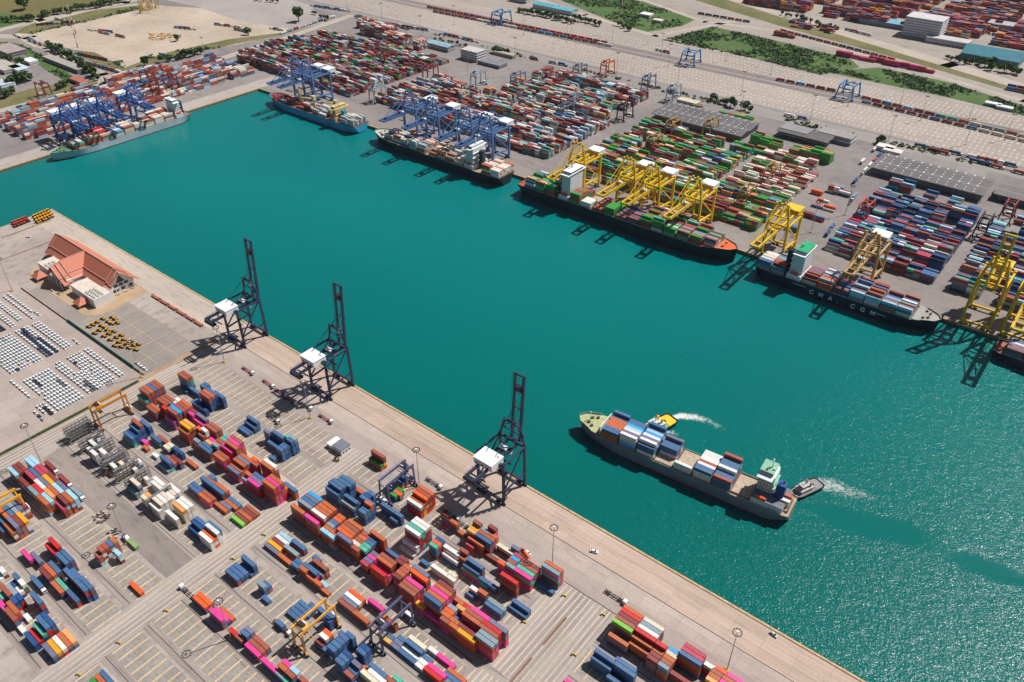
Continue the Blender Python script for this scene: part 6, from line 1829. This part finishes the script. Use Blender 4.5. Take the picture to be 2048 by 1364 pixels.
# walls and fences
def wall(name, label, p, q, h, th, m, cat='wall'):
    b = MB(); b.bar((*p, h/2), (*q, h/2), th, h, m); o = obj(name, b); tag(o, label, cat); return o
Gw = mat('green_wall', (.05,.17,.12), .6, var=.2); Bw = mat('dusty_wall', (.40,.30,.22), .8, var=.2)
wall('green_wall', 'green sheet wall between the export lots and the forecourt', (-650, 203.4), (-546, 203.4), 2.6, .4, Gw)
wall('low_wall', 'dusty low wall running on from the green sheet wall to the mast', (-546, 203.4), (-531, 203.4), 2.0, .4, Bw)
wall('low_wall', 'dusty low wall at the forecourt edge under the red-roofed hall', (-735, 203.4), (-650, 203.4), 1.4, .5, Bw)
b = MB(); Gm = mat('green_mesh', (.05,.11,.05), .8, var=.3); b.bar((-527, -60, 1.2), (-527, 196, 1.2), .15, 2.4, Gm)
o = obj('mesh_fence', b); tag(o, 'green mesh fence along the earth verge beside the tracks', 'fence')
b = MB(); y = -60
while y < 197: b.bar((-526.8, y, 0), (-526.8, y, 2.6), .15, .15, mat('fence_post', (.3,.3,.28), .7)); y += 4
obj('fence_post', b, o)
wall('pier_wall', 'low wall across the pier beyond the red-roofed hall', (-800, 204), (-800, 262), 1.2, .5, Bw); wall('pier_wall', 'low wall beside the ranks of red machines', (-845, 235), (-845, 285), 1.2, .5, Bw)
# goods standing along the wall by the quay: flat red stacks
for i in range(6):
    b = MB(); x = -630+i*13; b.box(x, x+11.5, 269.6, 271.8, 0, 1.4, mat('flatrack_%d' % (i % 2), ((.33,.10,.07), (.14,.12,.16))[1 if i == 2 else 0], .7, var=.2)); b.box(x, x+.5, 269.6, 271.8, 1.4, 2.3, MATS['flatrack_%d' % (i % 2)]); b.box(x+11, x+11.5, 269.6, 271.8, 1.4, 2.3, MATS['flatrack_%d' % (i % 2)])
    o = obj('flat_rack', b); tag(o, '%s folded flat rack, %s in the line beside the hall, counted from the hall' % ('grey' if i == 2 else 'red', ORD[i]), 'flat rack', 'flat racks lined up behind the quay')
# reefer racks: steel galleries between the white boxes
Sm = mat('rack_steel', (.19,.175,.17), .6, var=.25, scale=1)
rp = None
def rack(label, loc):
    t = thing('reefer_rack', label, 'steel gallery', loc, 0, 'steel galleries between the white boxes')
    for k in range(4):
        b = MB(); z = 2.6*(k+1); b.box(-.9, .9, 0, 17, z-.15, z, Sm); b.bar((-.9, 0, z+1), (-.9, 17, z+1), .08, .08, Sm); b.bar((.9, 0, z+1), (.9, 17, z+1), .08, .08, Sm)
        q = 0
        while q <= 17: b.bar((-.9, q, z), (-.9, q, z+1), .07, .07, Sm); b.bar((.9, q, z), (.9, q, z+1), .07, .07, Sm); q += 1.4
        obj('gallery', b, t)
    for q in range(7):
        b = MB(); y = q*17/6
        for sx in (-1, 1): b.bar((sx*.9, y, 0), (sx*.9, y, 11.6), .22, .22, Sm)
        b.bar((-.9, y, 5.2), (.9, y, 7.8), .1, .1, Sm); obj('post', b, t)
    b = MB()
    for k in range(4): b.bar((1.5, -1.5 if k % 2 else 1.5, 2.6*k), (1.5, 1.5 if k % 2 else -1.5, 2.6*(k+1)), .7, .12, Sm)
    obj('stairs', b, t)
    return t
xs = [-506, -501, -485.5, -472, -458, -453, -440, -426.5, -400]
for i, x in enumerate(xs):
    lab = 'grey steel gallery among the white boxes, %s from the orange gantry crane' % ORD[i]
    if rp is None: rp = rack(lab, (x, 129.2, 0))
    else: tree_copy(rp, (x, 129.2, 0), 0, lab)
# small things on the ground: pallets, bollards, debris
Ye = mat('yellow_gear', (.55,.36,.04), .6); Dk = mat('scrap_dark', (.08,.065,.06), .8, var=.3); Be = mat('scrap_beige', (.5,.4,.3), .8, var=.2)
def spot(name, label, px, py, parts, cat):
    x, y = G(px, py); b = MB()
    for p in parts: b.obox(*p)
    o = obj(name, b, None, (x, y, .06)); tag(o, label, cat)
for i, (px, py) in enumerate(((335,1222),(240,1286),(160,1350),(1208,1230),(1150,1310),(1130,1192),(1050,1245),(468,1118),(530,1070))):
    spot('yellow_stop_block', 'yellow and black stop block at a lane end, %s from the left' % ORD[i], px, py, [(0,0,0,.9,2.2,.8,0,Ye), (-1.4,-1.2,0,.6,.8,.8,.3,Dk)], 'stop block')
spot('tyre_heap', 'heap of old tyres and scrap in the lower left yard', 203, 1034, [(random.uniform(-5,5), random.uniform(-4,4), 0, random.uniform(.3,1.1), 1.3, 1.1, random.uniform(0,3), (Dk, Be, Dk)[i % 3]) for i in range(34)], 'scrap heap')
spot('scrap_heap', 'heap of dark scrap beside the green tank', 232, 1062, [(random.uniform(-4,4)+i*.2, -i*.25+random.uniform(-2,2), 0, random.uniform(.3,1.3), 1.6, 1.0, random.uniform(0,3), (Dk, Dk, Be)[i % 3]) for i in range(30)], 'scrap heap')
spot('yellow_forklift', 'yellow forklift beside the white hut', 672, 921, [(0,0,.3,1.5,3,1.4,.4,Ye), (-.2,0,1.5,2.6,1.3,1.3,.4,CG), (2,.8,.1,3.2,.3,1.2,.4,Dk)], 'forklift')
spot('reach_stacker', 'vermilion reach stacker at the quay road beside the pale blue box', 1048, 1110, [(0,0,.6,2.4,7,3,-.3,mat('stacker_red', (.75,.14,.05), .5)), (-1,0,2.4,3.8,1.8,1.6,-.3,CG), (1.5,-.4,3,3.8,10,.9,-.35,MATS['stacker_red']), (-3,1.2,0,1.4,1.5,.8,-.3,T_), (3,-1.2,0,1.4,1.5,.8,-.3,T_)], 'reach stacker')
spot('green_tank', 'green and white tank truck parked at the foot of a light mast', 268, 1092, [(0,0,.4,2.6,9,2.4,0,mat('tank_green', (.22,.36,.14), .5)), (-7,0,.4,3,3.5,2.4,0,mat('crane_house_white', (.8,.8,.8), .5)), (-10,0,.4,2.6,2.2,2.4,0,mat('tank_blue', (.08,.09,.16), .5))], 'truck')

# ------------------------------------------------------------------ trains
Wg = mat('wagon_steel', (.12,.07,.06), .8, var=.2)
def wagon_proto(c, label, loc, rz=0, empty=False):
    t = thing('rail_wagon', label, 'rail wagon', loc, rz, 'container wagons in the rail yard')
    b = MB(); b.box(-6.9, 6.9, -1.3, 1.3, 1.0, 1.35, Wg); obj('flatbed', b, t)
    b = MB()
    for x in (-4.6, 4.6):
        for dx in (-.9, .9): b.cyl((x+dx, -.9, .45), (x+dx, .9, .45), .45, T_, 8)
    obj('bogie', b, t)
    return t
wp = None; wi = 0
TRAINS = [((854,15),(1216,88),'mmrrmRm','front long red train'), ((866,24),(1225,94),'mmwbrLmrw','rear long train'), ((1551,160),(1672,184),'mLLmmm','short train left of the blue rail crane'),
          ((1722,196),(2060,278),'rLlmmtrcscc','train right of the blue rail crane, back track'), ((1722,204),(2060,287),'smmLmmmbcccc','train right of the blue rail crane, front track'),
          ((1560,62),(1790,122),'mnmnmn','dark train on the track below the top right terminal'), ((1395,28),(1500,46),'nnmn','dark short train at the top')]
wagons = []
for p, q, pal, ph in TRAINS:
    a = Vector(G(*p)); c = Vector(G(*q)); d = c-a; n = int(d.length/14.6); ang = math.atan2(d.y, d.x)
    for i in range(n):
        o = a+d*((i+.5)/n); lab = 'container wagon, %s from left, %s' % (ORD[i] if i < len(ORD) else 'last', ph)
        if wp is None: wp = wagon_proto(None, lab, (o.x, o.y, .1), ang)
        else: tree_copy(wp, (o.x, o.y, .1), ang, lab)
        cc = pal[int(i*len(pal)/n)] if random.random() < .7 else random.choice(pal)
        cont(o.x, o.y, 1.46, 12.19, ang, cc if 0 else jit(CC[cc]), (1, 1, 0))
# queues of road trucks on the port roads
gQ = 'trucks queueing on the port roads'
fq = None; qi = 0
for p, q, n, dens in (((720,40),(855,62),14,.9), ((880,68),(965,88),9,.9), ((620,12),(700,24),8,.8), ((1830,292),(2048,338),12,.9), ((1855,300),(2048,350),9,.7), ((560,70),(670,34),9,.8), ((175,128),(240,146),8,.9), ((25,70),(120,104),9,.6), ((1060,118),(1170,140),6,.7), ((1560,38),(1700,80),8,.5), ((110,38),(160,50),5,.9),((175,60),(220,70),4,.9),((350,56),(390,60),4,.9),((430,50),(480,56),5,.9),((1690,60),(1740,72),4,.9),((150,108),(215,122),8,.9),((75,52),(165,44),9,.8),((190,62),(225,66),4,.9),((60,78),(110,96),5,.6),((320,110),(345,116),3,.9),((470,60),(500,66),4,.9),((540,58),(565,62),3,.9),((232,72),(250,76),2,1),((1705,370),(1770,300),7,.7),((1640,490),(1712,390),8,.6),((1720,330),(1760,290),5,.7),((1950,60),(2048,90),6,.5),((1310,100),(1340,108),2,1),((1570,232),(1610,240),3,.8)):
    a = Vector(G(*p)); c = Vector(G(*q)); d = c-a; ang = math.atan2(d.y, d.x)
    for i in range(n):
        if random.random() > dens: continue
        o = a+d*((i+.5)/n); cc = random.choice('mmrbwwsB'); lab = 'distant lorry, %s in the queue of the %s road stretch' % (ORD[i], ORD[qi])
        tree_copy(tr1, (o.x, o.y, .15), ang, lab)['group'] = gQ
        if random.random() < .8: cont(o.x, o.y, 1.7, 12.19, ang, jit(CC[cc]), (1, 1, 0))
    qi += 1

# ------------------------------------------------------------------ trees and scrub
LM = [mat('leaf_%d' % i, c, .8, var=.3, scale=.5) for i, c in enumerate(((.05,.095,.028), (.075,.125,.035), (.035,.07,.022)))]
Tk = mat('bark', (.12,.09,.06), .9)
def crown_mesh(seed, r=4.2, h=6.0, n=230, wide=1.0):
    rr = random.Random(seed); b = MB(); lumps = [(rr.uniform(-.5,.5)*r*wide, rr.uniform(-.5,.5)*r, rr.uniform(.3,.95)*h, rr.uniform(.38,.62)*r) for _ in range(9)]
    for i in range(n):
        lx, ly, lz, lr = rr.choice(lumps); v = Vector((rr.gauss(0,1), rr.gauss(0,1), rr.gauss(0,1))).normalized()*lr*rr.uniform(.7,1.05); c = Vector((lx, ly, lz+1.5))+Vector((v.x, v.y, v.z*.8))
        a = Vector((rr.gauss(0,1), rr.gauss(0,1), rr.gauss(0,.7))).normalized(); q = a.cross(v.normalized()+Vector((.01,.02,.03))).normalized(); s = rr.uniform(.55,1.1)
        b.add([c-a*s-q*s*.6, c+a*s-q*s*.5, c+a*s*.8+q*s*.7, c-a*s*.7+q*s*.6], [(0,1,2,3)], LM[rr.randrange(3)])
    return b.mesh('crown')
CRN = [crown_mesh(i) for i in range(4)]
_b = MB(); _b.cyl((0,0,0), (0,0,3.4), .38, Tk, 6, r2=.25); _b.bar((0,0,2.8), (1.6,.5,4.6), .2, .2, Tk); _b.bar((0,0,2.8), (-1.3,-.9,4.8), .2, .2, Tk); _b.bar((0,0,2.6), (.3,1.5,4.4), .18, .18, Tk); TRK = _b.mesh('trunk')
gTr = 'trees along the roads and lots'
def a_tree(px, py, s, label, loc=None):
    x, y = loc or G(px, py); t = thing('tree', label, 'tree', (x, y, 0), random.uniform(0, 6), gTr); t.scale = (s*random.uniform(.85,1.2), s*random.uniform(.85,1.2), s*random.uniform(.85,1.1))
    obj('trunk', TRK, t); obj('crown', random.choice(CRN), t)
TREES = [(50,20,3.0,'big round dark tree alone in the brown field'),(598,44,2.9,'big round dark tree beside the pale dirt road'),(355,82,1.6,'lone tree in the middle of the dirt lot'),(290,132,2.0,'tree at the lower edge of the dirt lot'),(497,70,1.7,'tree near the top corner of the dirt lot')]
for px, py, s, l in TREES: a_tree(px, py, s, l)
ti = 0
def row(p, q, n, s, ph, j=3):
    s *= .68
    for i in range(n):
        f = (i+random.uniform(.1,.9))/n; a_tree(p[0]*(1-f)+q[0]*f+random.uniform(-j,j), p[1]*(1-f)+q[1]*f+random.uniform(-j,j)*.6, s*random.uniform(.75,1.3), 'tree, %s from the left %s' % (ORD[i], ph))
row((70,38),(260,2),22,2.2,'in the dark row between the brown field and the road'); row((0,45),(72,42),9,2.0,'in the clump below the brown field')
row((95,95),(160,130),11,2.2,'in the clump between the depots and the dirt lot'); row((160,130),(200,165),9,2.2,'in the clump above the pale grey ship'); row((20,170),(65,160),8,2.3,'around the upper left depots')
row((0,120),(45,130),6,1.8,'beside the tan roofed depot'); row((115,180),(135,170),4,1.8,'beside the blue-grey roofed depot'); row((325,125),(405,108),11,1.8,'in the grove below the dirt lot'); row((0,200),(30,185),6,2.0,'at the left edge above the boxes')
row((1035,22),(1150,48),26,1.7,'in the line in front of the blue depots'); row((1150,40),(1200,52),9,1.6,'right of the blue depots'); row((1240,52),(1262,64),5,1.6,'by the bend of the scrub road')
row((1418,200),(1500,225),8,1.9,'along the road above the long shed',2); row((985,105),(1015,110),5,1.8,'behind the control office',2); row((1925,125),(2040,150),14,2.0,'around the teal-roofed warehouse',5); row((1890,118),(1935,130),5,1.6,'left of the teal-roofed warehouse')
row((860,78),(935,96),9,1.0,'in the hedge below the truck queue',1); row((1590,258),(1630,262),6,1.3,'beside the grey office of the green yard',2); row((1755,288),(1765,285),3,1.6,'by the gate booth',2)
row((1560,28),(1670,62),12,1.5,'in the belt by the top railway'); row((620,26),(660,44),5,1.4,'at the road fork by the far lot'); row((510,0),(560,8),6,1.2,'at the top edge of the far lot')
from mathutils import noise as mnoise
def scrub(name, label, polys, n, size, seed):
    rr = random.Random(seed); b = MB()
    for poly, k in polys:
        P = [G(*p) for p in poly]; xs_ = [p[0] for p in P]; ys_ = [p[1] for p in P]; cnt = 0
        while cnt < k:
            x = rr.uniform(min(xs_), max(xs_)); y = rr.uniform(min(ys_), max(ys_)); ins = False
            for i in range(len(P)):
                x1, y1 = P[i]; x2, y2 = P[(i+1) % len(P)]
                if (y1 > y) != (y2 > y) and x < (x2-x1)*(y-y1)/(y2-y1)+x1: ins = not ins
            if not ins: cnt += .05; continue
            if mnoise.noise(Vector((x*.018, y*.018, seed)))+.25*mnoise.noise(Vector((x*.07, y*.07, seed))) < rr.uniform(-.25, .12): cnt += .3; continue
            cnt += 1; r = size*rr.uniform(.5,1.5); m = LM[rr.randrange(3)]
            for q in range(9):
                v = Vector((rr.gauss(0,.5), rr.gauss(0,.5), abs(rr.gauss(.35,.3))))*r; a = Vector((rr.gauss(0,1), rr.gauss(0,1), rr.gauss(0,.5))).normalized(); c = Vector((x, y, .1))+v; w_ = a.cross(Vector((rr.gauss(0,1), rr.gauss(0,1), 1))).normalized(); s = r*rr.uniform(.25,.5)
                b.add([c-a*s-w_*s, c+a*s-w_*s*.8, c+a*s+w_*s, c-a*s+w_*s*.9], [(0,1,2,3)], m)
    o = obj(name, b); tag(o, label, 'scrub', kind='stuff')
scrub('undergrowth', 'dense green scrub covering the waste land beyond the rail yard', [([(1060,-20),(1290,4),(1388,38),(1362,51),(1296,63),(1236,47),(1120,0)],1000), ([(1324,80),(1425,54),(1556,83),(1690,120),(1710,135),(1640,149),(1460,107)],1900), ([(1640,140),(1760,137),(1900,167),(2048,214),(2048,230),(1900,194)],900)], 0, 2.0, 5)
scrub('bushes', 'low bushes along the road edges beside the port road', [([(700,28),(1320,176),(1330,181),(700,34)],160), ([(1320,176),(2048,346),(2048,352),(1320,183)],150), ([(215,128),(330,105),(470,88),(470,92),(330,110),(250,138)],120), ([(30,72),(280,14),(280,19),(60,70)],140), ([(0,83),(60,95),(150,160),(150,170),(90,140)],160), ([(70,195),(240,165),(200,182)],90)], 0, 2.2, 6)
# two yellow construction machines heaps in the dirt lot
for i, (px, py) in enumerate(((300,20),(312,16),(290,26))):
    x, y = G(px, py); b = MB()
    for q in range(8): b.bar((random.uniform(-14,14), random.uniform(-10,10), 0), (random.uniform(-14,14), random.uniform(-10,10), random.uniform(14,34)), .9, .9, mat('rig_yellow', (.5,.33,.06), .6))
    o = obj('piling_rig', b, None, (x, y, .1)); tag(o, 'yellow piling rig masts in the dirt lot, %s of three' % ORD[i], 'piling rig', 'piling rigs in the dirt lot')
b = MB()
for q in range(60):
    x, y = G(random.uniform(300,345), random.uniform(66,80)); b.obox(x, y, .1, random.uniform(.4,1.6), random.uniform(3,9), random.uniform(1,3), random.uniform(0,3), mat('timber', (.45,.28,.12), .8, var=.2))
o = obj('timber_scatter', b); tag(o, 'orange timber scattered across the dirt lot', 'timber', kind='stuff')
for i, (px, py) in enumerate(((156,95),(1242,36),(152,68))):
    x, y = G(px, py); t = thing('radio_mast', 'red and white lattice mast, %s from the left' % ORD[(2,3,1)[i]-1], 'radio mast', (x, y, 0), 0, 'red and white lattice masts'); 
    for k in range(6): b = MB(); b.bar((0,0,k*8), (0,0,k*8+8), 1.3-.12*k, 1.3-.12*k, mat('mast_'+('red','white')[k % 2], ((.5,.05,.04),(.7,.7,.7))[k % 2], .6)); obj('mast_section', b, t)
# ------------------------------------------------------------------ the containers themselves
BN = {**dict(A='block by the tracks', B='mixed block at left edge', C='blue-red block lower left', D='small rust block', E='tank block at left edge', F='bottom left block', G='long red block west end', H='navy block near quay',
          I='small mixed block', J='long red block east end', K='block beside white boxes', L='white reefer block', M='tall red block', N='blue block mid yard', O='stack by violet gantry', P='white tower block',
          Q='quay-side mixed block', R='low mixed block', S='pink-topped row', T='blue block under gantry', U='bottom centre block', V='red-white trio block', W='long red block south', X='blue pair block', Y='bottom right red block', Z='bottom right blue block', shipA='moving ship deck'), '2': 'hollow blue block near quay'}
def cont_mesh(L, tank=False):
    W, H = 2.44, 2.59; b = MB()
    if tank:
        S = mat('tank_frame', (.35,.35,.36), .5)
        for x in (-L/2, L/2-.16):
            for y in (-W/2, W/2-.16): b.box(x, x+.16, y, y+.16, 0, H, S)
            b.box(x, x+.16, -W/2, W/2, 0, .16, S); b.box(x, x+.16, -W/2, W/2, H-.16, H, S)
        b.cyl((-L/2+.25, 0, 1.3), (L/2-.25, 0, 1.3), 1.16, CM_OBJ, 14); b.box(-1.6, 1.6, -.35, .35, 2.42, 2.5, S); b.cyl((0,0,2.4), (0,0,2.6), .3, S, 8)
        for y in (-W/2, W/2-.12): b.box(-L/2, L/2, y, y+.12, 0, .14, S)
        return b.mesh('tank_container')
    e = .04
    b.box(-L/2+e, L/2-e, -W/2+e, W/2-e, .1, H-e, CM_OBJ)
    for x in (-L/2, L/2-.17):
        for y in (-W/2, W/2-.17): b.box(x, x+.17, y, y+.17, 0, H, CM_OBJ)
    for y in (-W/2, W/2-.1): b.box(-L/2+.17, L/2-.17, y, y+.1, 0, .16, CM_OBJ); b.box(-L/2+.17, L/2-.17, y, y+.1, H-.1, H, CM_OBJ)
    for x in (-L/2, L/2-.1): b.box(x, x+.1, -W/2+.17, W/2-.17, H-.12, H, CM_OBJ)
    D = mat('door_bar', (.3,.3,.3), .4, metal=.5)
    for y in (-.85, -.35, .35, .85): b.box(L/2-e, L/2+.02, y-.03, y+.03, .15, H-.15, D)
    n = int(L/.9)
    for i in range(1, n): b.box(-L/2+i*L/n-.12, -L/2+i*L/n+.12, -W/2+.012, W/2-.012, .16, H-.01, CM_OBJ)
    return b.mesh('shipping_container')
CMESH = {40: cont_mesh(12.19), 20: cont_mesh(6.06), 'T': cont_mesh(6.06, True)}
CONT.sort(key=lambda c: -c['s'])
xs_by = {}
for c in CONT:
    if c['meta'] and c['meta'][0] == 'near': xs_by.setdefault(c['meta'][1], set()).add(round(c['meta'][2]/6.4))
bayno = {b_: {v: i for i, v in enumerate(sorted(s))} for b_, s in xs_by.items()}
stuff = MB(); n_ind = 0
TP = {0: 'top', 1: 'second from top', 2: 'third from top', 3: 'fourth from top', 4: 'fifth from top', 5: 'sixth from top'}
seen = {}
for c in CONT:
    code = c['c']; rgb = jit(CC[code], .08) if isinstance(code, str) else code
    if n_ind < 300 and c['s'] > 0 and isinstance(code, str):
        L = 40 if c['L'] > 8 else 20; m = c['meta']; size = 'long' if L == 40 else 'short'
        if c['label']: lab = c['label']
        elif m and m[0] == 'near': lab = '%s %s box, %s, %s bay from left, %s row, %s' % (CN[code], size, TP[m[5]-1-m[4]], ORD[bayno[m[1]][round(m[2]/6.4)]], ORD[m[3]], BN[m[1]])
        elif m: lab = '%s %s box, %s, %s bay from the bow, %s row, %s' % (CN[code], size, TP[m[4]-1-m[3]], ORD[m[1]-1], ORD[m[2]], BN[m[0]])
        else: lab = '%s box' % CN[code]
        seen[lab] = seen.get(lab, 0)+1
        if seen[lab] > 1: lab = lab.replace(', '+(BN[m[1]] if m and m[0] == 'near' else ''), ', %s of its bay, ' % ('outer half', 'outer half', 'inner half', 'far half')[min(3, seen[lab])]+(BN[m[1]] if m and m[0] == 'near' else '')) if m else lab
        o = obj('tank_container' if code == 'T' else 'shipping_container', CMESH['T' if code == 'T' else L], None, (c['x'], c['y'], c['z'])); o.rotation_euler = (0, 0, c['a']); o.color = (*rgb, 1)
        tag(o, lab, 'shipping container', 'shipping containers'); n_ind += 1
    else:
        L, W, H, a = c['L'], c['W'], c['H'], c['a']
        z0, z1 = c['z'], c['z']+H-.03
        # roofs fade and gather dust in the sun
        stuff.obox(c['x'], c['y'], z0, z1, L, W, a, CM_ATT, rgb)
o = obj('stacked_containers', stuff); tag(o, 'stacked shipping containers of every colour filling the farther yards and ships', 'shipping containers', 'shipping containers', 'stuff')
print('containers', len(CONT), 'individual', n_ind, 'cars', len(cars))
# ------------------------------------------------------------------ haze
HZ = HAZE_D
if HZ > 0:
    hm = bpy.data.materials.new('haze'); hm.use_nodes = True; nt = hm.node_tree; nt.nodes.remove(nt.nodes['Principled BSDF'])
    v = nt.nodes.new('ShaderNodeVolumePrincipled'); v.inputs['Color'].default_value = (.80,.87,.95,1); v.inputs['Density'].default_value = HZ; v.inputs['Anisotropy'].default_value = .2
    nt.links.new(v.outputs[0], nt.nodes['Material Output'].inputs['Volume'])
    b = MB(); b.box(-9500, 3500, -3000, 9500, -9.5, 400, hm); o = obj('haze', b); o['kind'] = 'stuff'; o['label'] = 'thin blue summer haze over the port'
    sc.cycles.volume_step_rate = 5
